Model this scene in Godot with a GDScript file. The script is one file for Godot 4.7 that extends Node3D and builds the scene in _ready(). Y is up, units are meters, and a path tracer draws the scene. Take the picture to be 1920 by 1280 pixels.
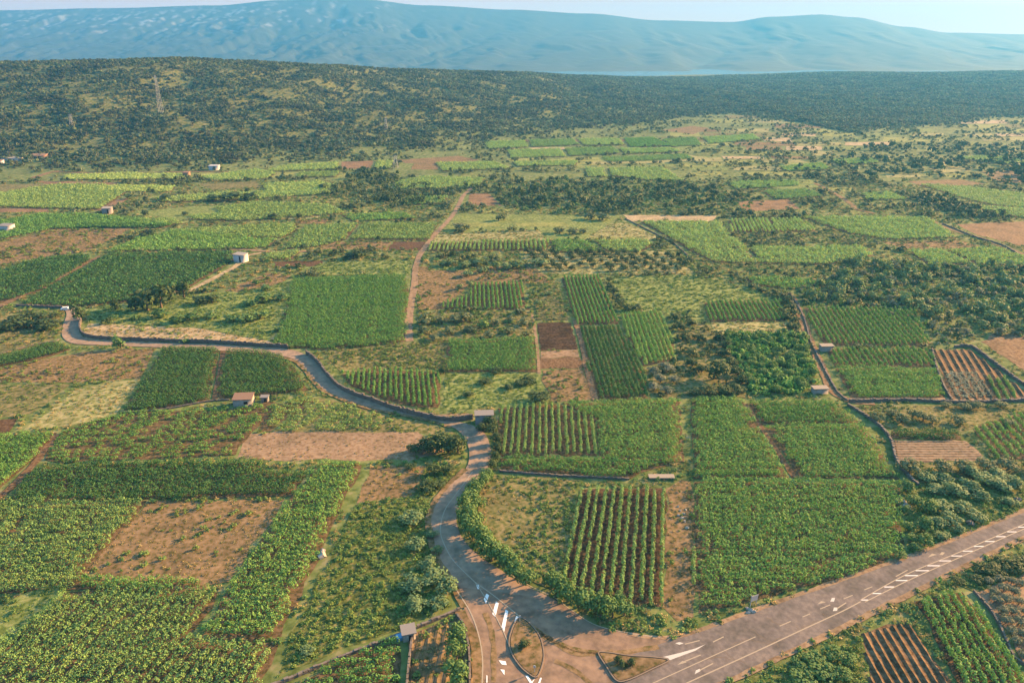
extends Node3D
# A wide plain of vineyards seen from the air: fields, vine rows, roads, walls and scrub are laid out in plan
# metres (x to the right, z towards the viewer), with hills and a far mountain range behind.

var rng := RandomNumberGenerator.new()
var names := {}
var M := {}
var vine_meshes := {}
var seg_meshes := {}
var plant_meshes := {}
var occupied := PackedByteArray()
const OX := -1100.0
const OZ := -1500.0
const OC := 2.0
const OW := 1200
const OH := 740
var hill_noise := FastNoiseLite.new()
var rough_noise := FastNoiseLite.new()
var edge_noise := FastNoiseLite.new()
var layer := 0

# ---------------------------------------------------------------- names and metas
func numbered(parent: Node, called: String) -> String:
	var key := str(parent.get_instance_id()) + called
	var n: int = names.get(key, 0)
	names[key] = n + 1
	return called if n == 0 else "%s_%03d" % [called, n]

func tag(o: Node3D, label: String, category := "", group := "", kind := "") -> Node3D:
	if label: o.set_meta("label", label)
	if category: o.set_meta("category", category)
	if group: o.set_meta("group", group)
	if kind: o.set_meta("kind", kind)
	return o

func thing(called: String, label: String, category: String, at := Vector3.ZERO, turn := 0.0, group := "") -> Node3D:
	var o := Node3D.new()
	o.name = numbered(self, called)
	add_child(o)
	o.position = at
	o.rotation.y = turn
	tag(o, label, category, group)
	return o

func part(called: String, mesh: Mesh, mat: Material, parent: Node = self) -> MeshInstance3D:
	var o := MeshInstance3D.new()
	o.name = numbered(parent, called)
	o.mesh = mesh
	o.material_override = mat
	parent.add_child(o)
	return o

# ---------------------------------------------------------------- materials
func lin(r: float, g: float, b: float) -> Color:
	return Color(r, g, b).linear_to_srgb()

func noise_tex(freq: float, ramp: Array, seed_: int, octaves := 5, kind := FastNoiseLite.TYPE_SIMPLEX_SMOOTH, size := 512) -> NoiseTexture2D:
	var n := FastNoiseLite.new()
	n.noise_type = kind
	n.seed = seed_
	n.frequency = freq
	n.fractal_octaves = octaves
	n.fractal_gain = 0.6
	var t := NoiseTexture2D.new()
	t.width = size
	t.height = size
	t.seamless = true
	t.noise = n
	var g := Gradient.new()
	var offs := PackedFloat32Array()
	var cols := PackedColorArray()
	for r in ramp:
		offs.append(r[0])
		cols.append(lin(r[1], r[2], r[3]))
	g.offsets = offs
	g.colors = cols
	t.color_ramp = g
	return t

func ground_mat(key: String, ramp: Array, tile: float, seed_: int, big: Texture2D, big_tile := 90.0) -> void:
	var m := StandardMaterial3D.new()
	m.resource_name = key
	m.albedo_color = lin(0.5, 0.5, 0.5)
	m.albedo_texture = noise_tex(0.016, ramp, seed_)
	m.uv1_scale = Vector3(1.0 / tile, 1.0 / tile, 1.0)
	m.uv2_scale = Vector3(1.0 / big_tile, 1.0 / big_tile, 1.0)
	m.detail_enabled = true
	m.detail_albedo = big
	m.detail_uv_layer = BaseMaterial3D.DETAIL_UV_2
	m.detail_blend_mode = BaseMaterial3D.BLEND_MODE_MUL
	m.roughness = 0.95
	m.metallic_specular = 0.15
	m.texture_filter = BaseMaterial3D.TEXTURE_FILTER_LINEAR_WITH_MIPMAPS
	M[key] = m

func plain_mat(key: String, r: float, g: float, b: float, rough := 0.9, vcol := false) -> StandardMaterial3D:
	var m := StandardMaterial3D.new()
	m.resource_name = key
	m.albedo_color = lin(r, g, b)
	m.roughness = rough
	m.metallic_specular = 0.25
	m.vertex_color_use_as_albedo = vcol
	M[key] = m
	return m

func leaf_mat(key: String, r: float, g: float, b: float, back := 0.5) -> void:
	var m := plain_mat(key, r, g, b, 0.7, true)
	m.cull_mode = BaseMaterial3D.CULL_DISABLED
	if key.begins_with("vine_") or key in ["leaf_weed", "leaf_grass", "leaf_straw"]:
		m.albedo_texture = M.growth
		m.uv1_triplanar = true
		m.uv1_world_triplanar = true
		m.uv1_scale = Vector3(0.021, 0.021, 0.021)
	m.backlight_enabled = true
	m.backlight = lin(back * 0.85, back, back * 0.3)

# ---------------------------------------------------------------- plan geometry
func P(a: Array) -> PackedVector2Array:
	var p := PackedVector2Array()
	for i in range(0, a.size(), 2):
		p.append(Vector2(a[i], a[i + 1]))
	return p

func rough_edge(p: PackedVector2Array, step: float, amp: float) -> PackedVector2Array:
	var out := PackedVector2Array()
	for i in p.size():
		var a := p[i]
		var b := p[(i + 1) % p.size()]
		var n := clampi(int(a.distance_to(b) / step), 1, 40)
		for k in n:
			var q := a.lerp(b, float(k) / n)
			if amp > 0.0:
				q += Vector2(edge_noise.get_noise_2d(q.x * 6.0, q.y * 6.0), edge_noise.get_noise_2d(q.y * 6.0 + 300.0, q.x * 6.0)) * amp
			out.append(q)
	return out

func sheet(p: PackedVector2Array, y: float) -> ArrayMesh:
	var tri := Geometry2D.triangulate_polygon(p)
	if tri.is_empty():
		# an edge crosses itself: take the cleaned outline instead
		var best := PackedVector2Array()
		for q in Geometry2D.offset_polygon(p, 0.08):
			if q.size() > best.size(): best = q
		p = best
		tri = Geometry2D.triangulate_polygon(p)
		if tri.is_empty(): print("cannot fill ", p)
	var v := PackedVector3Array()
	var uv := PackedVector2Array()
	var nn := PackedVector3Array()
	for q in p:
		v.append(Vector3(q.x, y, q.y))
		uv.append(q)
		nn.append(Vector3.UP)
	var idx := PackedInt32Array()
	for i in range(0, tri.size(), 3):
		var a := p[tri[i]]
		var b := p[tri[i + 1]]
		var c := p[tri[i + 2]]
		if (b - a).cross(c - a) > 0.0:
			idx.append_array([tri[i], tri[i + 1], tri[i + 2]])
		else:
			idx.append_array([tri[i], tri[i + 2], tri[i + 1]])
	return mesh_of(v, idx, nn, uv, PackedColorArray())

func mesh_of(v: PackedVector3Array, idx: PackedInt32Array, nn: PackedVector3Array, uv: PackedVector2Array, col: PackedColorArray) -> ArrayMesh:
	var a := []
	a.resize(Mesh.ARRAY_MAX)
	a[Mesh.ARRAY_VERTEX] = v
	a[Mesh.ARRAY_INDEX] = idx
	if nn.size(): a[Mesh.ARRAY_NORMAL] = nn
	if uv.size():
		a[Mesh.ARRAY_TEX_UV] = uv
		a[Mesh.ARRAY_TEX_UV2] = uv
	if col.size(): a[Mesh.ARRAY_COLOR] = col
	var m := ArrayMesh.new()
	m.add_surface_from_arrays(Mesh.PRIMITIVE_TRIANGLES, a)
	return m

func next_y() -> float:
	layer += 1
	return 0.02 + 0.006 * (layer % 17)

func occupy(p: PackedVector2Array, value := 1) -> void:
	var lo := Vector2(INF, INF)
	var hi := Vector2(-INF, -INF)
	for q in p:
		lo = lo.min(q)
		hi = hi.max(q)
	var r0 := maxi(0, int((lo.y - OZ) / OC))
	var r1 := mini(OH - 1, int((hi.y - OZ) / OC) + 1)
	for r in range(r0, r1 + 1):
		var z := OZ + (r + 0.5) * OC
		var xs := crossings(p, z)
		for k in range(0, xs.size() - 1, 2):
			for c in range(maxi(0, int((xs[k] - OX) / OC)), mini(OW - 1, int((xs[k + 1] - OX) / OC)) + 1):
				occupied[r * OW + c] = value

func is_free(x: float, z: float) -> bool:
	var c := int((x - OX) / OC)
	var r := int((z - OZ) / OC)
	if c < 0 or r < 0 or c >= OW or r >= OH: return true
	return occupied[r * OW + c] == 0

func crossings(p: PackedVector2Array, z: float) -> Array:
	var xs := []
	for i in p.size():
		var a := p[i]
		var b := p[(i + 1) % p.size()]
		if (a.y <= z) != (b.y <= z):
			xs.append(a.x + (z - a.y) / (b.y - a.y) * (b.x - a.x))
	xs.sort()
	return xs

func smooth_line(p: PackedVector2Array, step := 2.0) -> PackedVector2Array:
	var c := Curve2D.new()
	for i in p.size():
		var t := Vector2.ZERO
		if i > 0 and i < p.size() - 1:
			t = (p[i + 1] - p[i - 1]) / 6.0
			var lim := minf(p[i].distance_to(p[i - 1]), p[i].distance_to(p[i + 1])) * 0.35
			if t.length() > lim: t = t.normalized() * lim
		c.add_point(p[i], -t, t)
	c.bake_interval = step
	return c.get_baked_points()

func band(line: PackedVector2Array, width: float, wobble := 0.0) -> PackedVector2Array:
	var l := PackedVector2Array()
	var r := PackedVector2Array()
	for i in line.size():
		var d := (line[mini(i + 1, line.size() - 1)] - line[maxi(i - 1, 0)]).normalized()
		var n := Vector2(-d.y, d.x)
		var w := width * 0.5 * (1.0 + wobble * edge_noise.get_noise_2d(line[i].x * 9.0, line[i].y * 9.0))
		l.append(line[i] + n * w)
		r.append(line[i] - n * w)
	r.reverse()
	l.append_array(r)
	return l

func ribbon(line: PackedVector2Array, width: float, y: float, wobble := 0.0) -> ArrayMesh:
	var v := PackedVector3Array()
	var uv := PackedVector2Array()
	var nn := PackedVector3Array()
	var idx := PackedInt32Array()
	for i in line.size():
		var d := (line[mini(i + 1, line.size() - 1)] - line[maxi(i - 1, 0)]).normalized()
		var n := Vector2(-d.y, d.x)
		for s in [-1.0, 1.0]:
			var w := width * 0.5 * (1.0 + wobble * edge_noise.get_noise_2d(line[i].x * 9.0 + s * 70.0, line[i].y * 9.0))
			var q: Vector2 = line[i] + n * w * s
			v.append(Vector3(q.x, y, q.y))
			uv.append(q)
			nn.append(Vector3.UP)
		if i > 0:
			var k := i * 2
			idx.append_array([k - 2, k, k - 1, k, k + 1, k - 1])
	return mesh_of(v, idx, nn, uv, PackedColorArray())

# ---------------------------------------------------------------- foliage
class Leaves:
	var v := PackedVector3Array()
	var idx := PackedInt32Array()
	var col := PackedColorArray()
	var r: RandomNumberGenerator
	func leaf(c: Vector3, n: Vector3, s: float, t: float) -> void:
		var a := n.cross(Vector3(r.randf() - 0.5, r.randf() - 0.5, r.randf() - 0.5)).normalized() * s
		var b := n.cross(a) * 0.75
		var k := v.size()
		v.append(c - a)
		v.append(c + b)
		v.append(c + a)
		v.append(c - b)
		var w := r.randf()
		var cc := Color(t * (0.82 + 0.4 * w), t, t * (1.12 - 0.4 * w))
		for i in 4: col.append(cc)
		idx.append_array([k, k + 1, k + 2, k, k + 2, k + 3])
	func blob(c: Vector3, rad: Vector3, n: int, s: float, low := -0.35) -> void:
		for i in n:
			var y := r.randf_range(low, 1.0)
			var a := r.randf() * TAU
			var h := sqrt(maxf(0.0, 1.0 - y * y))
			var d := Vector3(cos(a) * h, y, sin(a) * h)
			var f := 0.72 + 0.38 * r.randf()
			var nrm := (d + Vector3(r.randf() - 0.5, r.randf() - 0.3, r.randf() - 0.5) * 1.3).normalized()
			leaf(c + d * rad * f, nrm, s * r.randf_range(0.7, 1.3), r.randf_range(0.72, 1.25))
	func mesh() -> ArrayMesh:
		var a := []
		a.resize(Mesh.ARRAY_MAX)
		a[Mesh.ARRAY_VERTEX] = v
		a[Mesh.ARRAY_INDEX] = idx
		a[Mesh.ARRAY_COLOR] = col
		var m := ArrayMesh.new()
		m.add_surface_from_arrays(Mesh.PRIMITIVE_TRIANGLES, a)
		return m

# a stretch of trained vines lying along x from 0 to length
func vine_mesh(kind: String, length: float, variant: int, far: bool) -> ArrayMesh:
	var key := "%s%.2f_%d_%s" % [kind, length, variant, far]
	if vine_meshes.has(key): return vine_meshes[key]
	var L := Leaves.new()
	L.r = RandomNumberGenerator.new()
	L.r.seed = hash(key)
	var width := 1.5
	var height := 1.9
	var gap := 0.05
	var step := 1.25
	if kind == "r":
		width = 0.95
		height = 1.9
		gap = 0.03
		step = 1.0
	elif kind == "s":
		width = 1.7
		height = 1.2
		gap = 0.34
		step = 1.5
	var per := 60 if not far else 18
	var size := 0.165 if not far else 0.30
	if kind == "r": per = int(per * 0.8)
	var x := step * 0.5
	# the woody cordon that ties the row together
	for q in [[Vector3(0, 0.55, -0.03), Vector3(length, 0.55, -0.03), Vector3(length, 0.62, 0.03), Vector3(0, 0.62, 0.03)]]:
		var k0 := L.v.size()
		for w in q:
			L.v.append(w)
			L.col.append(Color(0.9, 0.6, 0.8))
		L.idx.append_array([k0, k0 + 1, k0 + 2, k0, k0 + 2, k0 + 3])
	while x < length:
		if L.r.randf() >= gap:
			var k := L.r.randf_range(0.7, 1.22)
			var c := Vector3(x + L.r.randf_range(-0.25, 0.25), height * 0.5 * k, L.r.randf_range(-0.2, 0.2))
			L.blob(c, Vector3(step * 0.72, height * 0.52 * k, width * 0.5 * L.r.randf_range(0.75, 1.2)), per, size)
			if L.r.randf() < 0.5:  # a shoot standing out of the canopy
				for j in 3:
					L.leaf(c + Vector3(L.r.randf_range(-0.5, 0.5), height * (0.55 + 0.13 * j) * k, L.r.randf_range(-0.4, 0.4)), Vector3(L.r.randf() - 0.5, 0.6, L.r.randf() - 0.5).normalized(), size * 0.7, 1.25)
		x += step
	var m := L.mesh()
	vine_meshes[key] = m
	return m

const LENGTHS := [2.0, 2.6, 3.4, 4.4, 5.7, 7.4, 9.6, 12.5, 16.0, 20.0, 25.0, 31.0, 38.0, 46.0, 56.0, 68.0, 82.0, 100.0, 122.0, 150.0]

func vineyard(label: String, poly: Array, dir: Array, spacing: float, kind: String, tone: String, soil: String) -> void:
	var p := P(poly)
	occupy(p)
	var mid := Vector2.ZERO
	for q in p: mid += q / p.size()
	var o := thing("vineyard", label, "vineyard")
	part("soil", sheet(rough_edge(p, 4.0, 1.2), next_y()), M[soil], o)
	var d := Vector2(dir[0], dir[1]).normalized()
	var turn := -d.angle()
	var far := mid.y < -330.0
	var local := PackedVector2Array()
	var z0 := INF
	var z1 := -INF
	for q in p:
		var t := q.rotated(-d.angle())
		local.append(t)
		z0 = minf(z0, t.y)
		z1 = maxf(z1, t.y)
	var leaf: Material = M["vine_" + tone]
	var look := "r" if kind.begins_with("r") else "s" if kind == "s" else "d"
	var bufs := [PackedFloat32Array(), PackedFloat32Array(), PackedFloat32Array()]
	var z := z0 + spacing * 0.5
	var row := 0
	while z < z1:
		var xs := crossings(local, z)
		for k in range(0, xs.size() - 1, 2):
			var a: float = xs[k] + 2.4 * pow(rng.randf(), 2.0)
			var b: float = xs[k + 1] - 2.4 * pow(rng.randf(), 2.0)
			if b - a < 1.6: continue
			if kind == "f" or kind == "r2":
				var n := maxi(1, roundi((b - a) / 8.0))
				var sx := (b - a) / n / 8.0
				for i in n:
					var c := Vector2(a + (i + 0.0) * sx * 8.0, z + rng.randf_range(-0.12, 0.12)).rotated(d.angle())
					var flip := rng.randf() < 0.5
					if flip: c += d * sx * 8.0
					var bs := Basis(Vector3.UP, turn + (PI if flip else 0.0)).scaled_local(Vector3(sx, rng.randf_range(0.8, 1.2), spacing / 1.65 if kind == "f" else 1.25))
					put(bufs[rng.randi() % 3], Transform3D(bs, Vector3(c.x, 0.0, c.y)), rng.randf_range(0.82, 1.18))
			else:
				var want := b - a
				var best := 0
				var like := want * rng.randf_range(0.88, 1.13)
				for i in LENGTHS.size():
					if absf(log(LENGTHS[i] / like)) < absf(log(LENGTHS[best] / like)): best = i
				var v := part("vine_row", vine_mesh(look, LENGTHS[best], rng.randi() % (2 if look == "s" else 3), far), leaf, o)
				var c := Vector2(a, z + rng.randf_range(-0.08, 0.08)).rotated(d.angle())
				if rng.randf() < 0.5: c += d * want
				v.transform = Transform3D(Basis(Vector3.UP, turn if c.distance_squared_to(Vector2(a, z).rotated(d.angle())) < want * want * 0.25 else turn + PI).scaled_local(Vector3(want / LENGTHS[best], rng.randf_range(0.92, 1.1), rng.randf_range(0.92, 1.1))), Vector3(c.x, 0.0, c.y))
			row += 1
		z += spacing
	for k in 3:
		if bufs[k].size():
			copies("vine_rows", vine_mesh(look, 8.0, k, true), leaf, bufs[k], o).set_meta("kind", "stuff")

func put(buf: PackedFloat32Array, t: Transform3D, c: float) -> void:
	var b := t.basis
	buf.append_array([b.x.x, b.y.x, b.z.x, t.origin.x, b.x.y, b.y.y, b.z.y, t.origin.y, b.x.z, b.y.z, b.z.z, t.origin.z, c, c, c, 1.0])

func copies(called: String, mesh: Mesh, mat: Material, buf: PackedFloat32Array, parent: Node = self) -> MultiMeshInstance3D:
	var mm := MultiMesh.new()
	mm.transform_format = MultiMesh.TRANSFORM_3D
	mm.use_colors = true
	mm.mesh = mesh
	mm.instance_count = buf.size() / 16
	mm.buffer = buf
	var o := MultiMeshInstance3D.new()
	o.name = numbered(parent, called)
	o.multimesh = mm
	o.material_override = mat
	parent.add_child(o)
	return o

# crowns of unit size: about 1 m across and 1 m tall, standing on y = 0
func crown(kind: String, variant: int) -> ArrayMesh:
	var key := kind + str(variant)
	if plant_meshes.has(key): return plant_meshes[key]
	var L := Leaves.new()
	L.r = RandomNumberGenerator.new()
	L.r.seed = hash(key)
	if kind == "near":
		for i in 9:
			var a := L.r.randf() * TAU
			var q := 0.30 * sqrt(L.r.randf())
			var c := Vector3(cos(a) * q, L.r.randf_range(0.32, 0.72), sin(a) * q)
			L.blob(c, Vector3(0.26, 0.26, 0.26) * L.r.randf_range(0.75, 1.15), 75, 0.05, -0.7)
	elif kind == "mid":
		for i in 6:
			var a := L.r.randf() * TAU
			var q := 0.28 * sqrt(L.r.randf())
			L.blob(Vector3(cos(a) * q, L.r.randf_range(0.3, 0.7), sin(a) * q), Vector3(0.27, 0.28, 0.27) * L.r.randf_range(0.75, 1.15), 32, 0.085, -0.7)
	elif kind == "far":
		for i in 4:
			var a := L.r.randf() * TAU
			var q := 0.25 * sqrt(L.r.randf())
			L.blob(Vector3(cos(a) * q, L.r.randf_range(0.3, 0.65), sin(a) * q), Vector3(0.28, 0.32, 0.28) * L.r.randf_range(0.75, 1.15), 12, 0.14, -0.6)
	elif kind == "weed":
		for i in 5:
			var a := L.r.randf() * TAU
			var q := 0.35 * sqrt(L.r.randf())
			L.blob(Vector3(cos(a) * q, 0.25, sin(a) * q), Vector3(0.24, 0.42, 0.24), 9, 0.13, 0.0)
	elif kind == "grass":
		for i in 22:
			var a := L.r.randf() * TAU
			var q := 0.45 * sqrt(L.r.randf())
			L.leaf(Vector3(cos(a) * q, L.r.randf_range(0.1, 0.5), sin(a) * q), Vector3(L.r.randf() - 0.5, 0.25, L.r.randf() - 0.5).normalized(), L.r.randf_range(0.1, 0.2), L.r.randf_range(0.75, 1.3))
	plant_meshes[key] = L.mesh()
	return plant_meshes[key]

func trunk_mesh() -> ArrayMesh:
	if plant_meshes.has("trunk"): return plant_meshes["trunk"]
	var st := SurfaceTool.new()
	st.begin(Mesh.PRIMITIVE_TRIANGLES)
	limb(st, Vector3(0, 0, 0), Vector3(0.02, 0.34, 0.01), 0.05, 0.035)
	for i in 4:
		var a := i * 1.7
		limb(st, Vector3(0.02, 0.3, 0.01), Vector3(cos(a) * 0.24, 0.62, sin(a) * 0.24), 0.028, 0.01)
	st.generate_normals()
	plant_meshes["trunk"] = st.commit()
	return plant_meshes["trunk"]

func limb(st: SurfaceTool, a: Vector3, b: Vector3, ra: float, rb: float, sides := 6) -> void:
	var d := (b - a).normalized()
	var x := d.cross(Vector3(0.3, 0.2, 0.9)).normalized()
	var y := d.cross(x)
	for i in sides:
		var p := TAU * i / sides
		var q := TAU * (i + 1) / sides
		var u := x * cos(p) + y * sin(p)
		var w := x * cos(q) + y * sin(q)
		for t in [a + u * ra, b + u * rb, b + w * rb, a + u * ra, b + w * rb, a + w * ra]:
			st.add_vertex(t)

const LEAF_OF := {"bush": "leaf_mid", "bush2": "leaf_hazy", "bushd": "leaf_dark", "tree": "leaf_mid", "treed": "leaf_dark", "olive": "leaf_olive", "grey": "leaf_grey"}

var plant_protos := {}
func plant(called: String, label: String, category: String, group: String, kind: String, x: float, z: float, w: float, h: float) -> void:
	var lod := "near" if z > -260.0 else "mid" if z > -520.0 else "far"
	var key := called + kind + lod + str(rng.randi() % 3)
	var at := Transform3D(Basis(Vector3.UP, rng.randf() * TAU).scaled_local(Vector3(w, h, w * rng.randf_range(0.9, 1.1))), Vector3(x, hill(x, z), z))
	var o: Node3D
	if plant_protos.has(key):
		o = plant_protos[key].duplicate()
		o.name = numbered(self, called)
		add_child(o)
	elif lod != "far":
		o = Node3D.new()
		o.name = numbered(self, called)
		add_child(o)
		part("trunk", trunk_mesh(), M.bark, o)
		part("crown", crown(lod, rng.randi() % 3), M[LEAF_OF[kind]], o)
		plant_protos[key] = o
	else:
		o = part(called, crown(lod, rng.randi() % 3), M[LEAF_OF[kind]], self)
		plant_protos[key] = o
	o.transform = at
	tag(o, label, category, group)

func plants(called: String, label: String, category: String, group: String, kind: String, list: Array) -> void:
	for i in range(0, list.size(), 4):
		plant(called, label, category, group, kind, list[i], list[i + 1], list[i + 2], list[i + 3])

func random_plants(called: String, label: String, category: String, group: String, kind: String, poly: Array, count: int, small: float, big: float) -> void:
	var p := P(poly)
	for s in scattered(p, count, small * 0.55):
		var w := rng.randf_range(small, big)
		plant(called, label, category, group, kind, s.x, s.y, w, w * rng.randf_range(0.65, 0.95))

func scattered(p: PackedVector2Array, count: int, apart: float) -> PackedVector2Array:
	var lo := Vector2(INF, INF)
	var hi := Vector2(-INF, -INF)
	for q in p:
		lo = lo.min(q)
		hi = hi.max(q)
	var out := PackedVector2Array()
	var tries := 0
	while out.size() < count and tries < count * 12:
		tries += 1
		var q := Vector2(rng.randf_range(lo.x, hi.x), rng.randf_range(lo.y, hi.y))
		if not Geometry2D.is_point_in_polygon(q, p): continue
		if apart > 0.0:
			var clash := false
			for s in out:
				if s.distance_squared_to(q) < apart * apart:
					clash = true
					break
			if clash: continue
		out.append(q)
	return out

func area_of(p: PackedVector2Array) -> float:
	var s := 0.0
	for i in p.size(): s += p[i].cross(p[(i + 1) % p.size()])
	return absf(s) * 0.5

# tufts and weeds that nobody could count, one object per field
func cover(called: String, label: String, p: PackedVector2Array, density: float, small: float, big: float, shape: String, leaf: String, clump := 0.0) -> void:
	var n := mini(int(area_of(p) * density), 9000)
	var buf := PackedFloat32Array()
	for q in scattered(p, n, 0.0):
		if clump > 0.0 and rough_noise.get_noise_2d(q.x * 5.0, q.y * 5.0) < rng.randf_range(-0.3, 0.3) + clump - 0.2: continue
		var s := rng.randf_range(small, big)
		put(buf, Transform3D(Basis(Vector3.UP, rng.randf() * TAU).scaled_local(Vector3(s, s * rng.randf_range(0.5, 0.85), s)), Vector3(q.x, 0.0, q.y)), rng.randf_range(0.75, 1.2))
	if buf.size() == 0: return
	var o := copies(called, crown(shape, 0), M[leaf], buf)
	tag(o, label, "ground cover", "", "stuff")

func mass(label: String, poly: Array, density: float, small: float, big: float, leaf: String) -> void:
	var p := P(poly)
	var n := int(area_of(p) * density)
	var buf := PackedFloat32Array()
	for q in scattered(p, n, 0.0):
		if rough_noise.get_noise_2d(q.x * 7.0, q.y * 7.0) < -0.25: continue
		var s := rng.randf_range(small, big)
		put(buf, Transform3D(Basis(Vector3.UP, rng.randf() * TAU).scaled_local(Vector3(s, s * rng.randf_range(0.5, 0.85), s)), Vector3(q.x, 0.0, q.y)), rng.randf_range(0.75, 1.2))
	tag(copies("thicket_undergrowth", crown("far", rng.randi() % 3), M[leaf], buf), label, "undergrowth", "", "stuff")

# ridges thrown up by the plough, each a low mound along the field
func furrows(owner_: Node3D, poly: Array, dir: Array, gap: float, high: float, mat: String) -> void:
	var p := P(poly)
	var d := Vector2(dir[0], dir[1]).normalized()
	var local := PackedVector2Array()
	var z0 := INF
	var z1 := -INF
	for q in p:
		var t := q.rotated(-d.angle())
		local.append(t)
		z0 = minf(z0, t.y)
		z1 = maxf(z1, t.y)
	var z := z0 + gap * 0.5
	while z < z1:
		var xs := crossings(local, z)
		for k in range(0, xs.size() - 1, 2):
			if xs[k + 1] - xs[k] < 2.0: continue
			var v := PackedVector3Array()
			var uv := PackedVector2Array()
			var idx := PackedInt32Array()
			var n := clampi(int((xs[k + 1] - xs[k]) / 2.0), 1, 40)
			for i in n + 1:
				var x: float = lerpf(xs[k] + 0.3, xs[k + 1] - 0.3, float(i) / n)
				var hh := high * rng.randf_range(0.6, 1.2)
				for e in [[-0.42, 0.0], [0.0, hh], [0.42, 0.0]]:
					var q := Vector2(x, z + e[0] * gap * 0.8 + rng.randf_range(-0.05, 0.05)).rotated(d.angle())
					v.append(Vector3(q.x, 0.13 + e[1], q.y))
					uv.append(q)
				if i > 0:
					var b := i * 3
					idx.append_array([b - 3, b - 2, b, b, b - 2, b + 1, b - 2, b - 1, b + 1, b + 1, b - 1, b + 2])
			part("furrow_ridge", mesh_of(v, idx, PackedVector3Array(), uv, PackedColorArray()), M["soil_" + mat], owner_)
		z += gap

func field(called: String, label: String, poly: Array, mat: String, ploughed := [], group := "") -> void:
	var p := P(poly)
	if group == "": occupy(p)
	var mid := Vector2.ZERO
	for q in p: mid += q / p.size()
	var o := part(called, sheet(rough_edge(p, 4.0, 2.0), next_y()), M["soil_" + mat])
	tag(o, label, "field", group, "structure")
	if ploughed: furrows(o, poly, [ploughed[0], ploughed[1]], ploughed[2], ploughed[3], mat)
	if mid.y < -480.0: return
	var near := mid.y > -260.0
	var f := 1.0 if near else 0.45
	var g := 1.0 if near else 1.5
	var where := "on the " + label
	match mat:
		"weeds":
			cover("undergrowth", "rank green weeds growing " + where, p, 0.35 * f, 0.7 * g, 1.7 * g, "weed", "leaf_grass")
			cover("grass", "green grass tufts " + where, p, 0.9 * f, 0.6 * g, 1.4 * g, "grass", "leaf_grass")
		"grass":
			cover("grass", "green grass " + where, p, 0.5 * f, 0.6 * g, 1.4 * g, "grass", "leaf_grass")
			cover("undergrowth", "scattered weeds " + where, p, 0.06 * f, 0.8 * g, 1.8 * g, "weed", "leaf_mid", 0.35)
		"olive":
			cover("grass", "grass and weeds " + where, p, 0.35 * f, 0.6 * g, 1.3 * g, "grass", "leaf_grass", 0.15)
			cover("undergrowth", "low weeds " + where, p, 0.08 * f, 0.7 * g, 1.6 * g, "weed", "leaf_mid", 0.3)
		"olivetan":
			cover("grass", "dry grass " + where, p, 0.25 * f, 0.6 * g, 1.2 * g, "grass", "leaf_straw")
			cover("undergrowth", "patches of weeds " + where, p, 0.6 * f, 0.7 * g, 1.6 * g, "weed", "leaf_grass", 0.15)
		"tan":
			cover("grass", "dry tufts " + where, p, 0.3 * f, 0.5 * g, 1.1 * g, "grass", "leaf_straw")
			cover("undergrowth", "green tufts " + where, p, 0.16 * f, 0.8 * g, 2.2 * g, "weed", "leaf_grass", 0.2)
		"pale", "straw":
			cover("grass", "pale grass " + where, p, 0.3 * f, 0.5 * g, 1.1 * g, "grass", "leaf_straw")
			cover("undergrowth", "green patches " + where, p, 0.3 * f, 0.6 * g, 1.3 * g, "grass", "leaf_grass", 0.15)
		"pink":
			cover("grass", "stubble " + where, p, 0.2 * f, 0.4 * g, 0.8 * g, "grass", "leaf_straw")

# ---------------------------------------------------------------- walls, tracks
func wall(label: String, line: Array, height: float, thick: float) -> void:
	var l := smooth_line(P(line), 1.1)
	var o := thing("stone_wall", label, "wall")
	var st := SurfaceTool.new()
	st.begin(Mesh.PRIMITIVE_TRIANGLES)
	for i in l.size() - 1:
		var d := (l[i + 1] - l[i])
		var turn := -d.angle()
		var c := (l[i] + l[i + 1]) * 0.5
		var y := 0.0
		var k := 0
		while y < height * 0.95:
			var hh := height / 3.0 * rng.randf_range(0.8, 1.2)
			stone(st, Transform3D(Basis(Vector3.UP, turn + rng.randf_range(-0.12, 0.12)), Vector3(c.x, y + hh * 0.5 - 0.03, c.y)), Vector3(d.length() * rng.randf_range(0.95, 1.15), hh * 1.08, thick * rng.randf_range(0.8, 1.15)))
			y += hh
	st.generate_normals()
	var m := part("stones", st.commit(), M.stone, o)
	m.set_meta("kind", "stuff")
	occupy(band(l, 3.0))

func stone(st: SurfaceTool, t: Transform3D, s: Vector3) -> void:
	var tint := rng.randf_range(0.75, 1.2)
	st.set_color(Color(tint, tint * rng.randf_range(0.94, 1.0), tint * rng.randf_range(0.86, 1.0)))
	st.set_smooth_group(-1)
	var c := []
	for i in 8:
		var q := Vector3(-0.5 if i & 1 == 0 else 0.5, -0.5 if i & 2 == 0 else 0.5, -0.5 if i & 4 == 0 else 0.5)
		var shrink := rng.randf_range(0.86, 1.04)
		c.append(t * (q * s * shrink))
	for f in [[0, 2, 3, 1], [4, 5, 7, 6], [0, 4, 6, 2], [1, 3, 7, 5], [2, 6, 7, 3], [0, 1, 5, 4]]:
		for k in [0, 2, 1, 0, 3, 2]:
			st.add_vertex(c[f[k]])

func track(label: String, line: Array, width: float, mat: String) -> void:
	var l := smooth_line(P(line))
	var o := part("dirt_track", ribbon(l, width, 0.15 + 0.005 * (layer % 5), 0.35), M["soil_" + mat])
	layer += 1
	tag(o, label, "track", "", "structure")
	occupy(band(l, width + 1.0))

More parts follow.
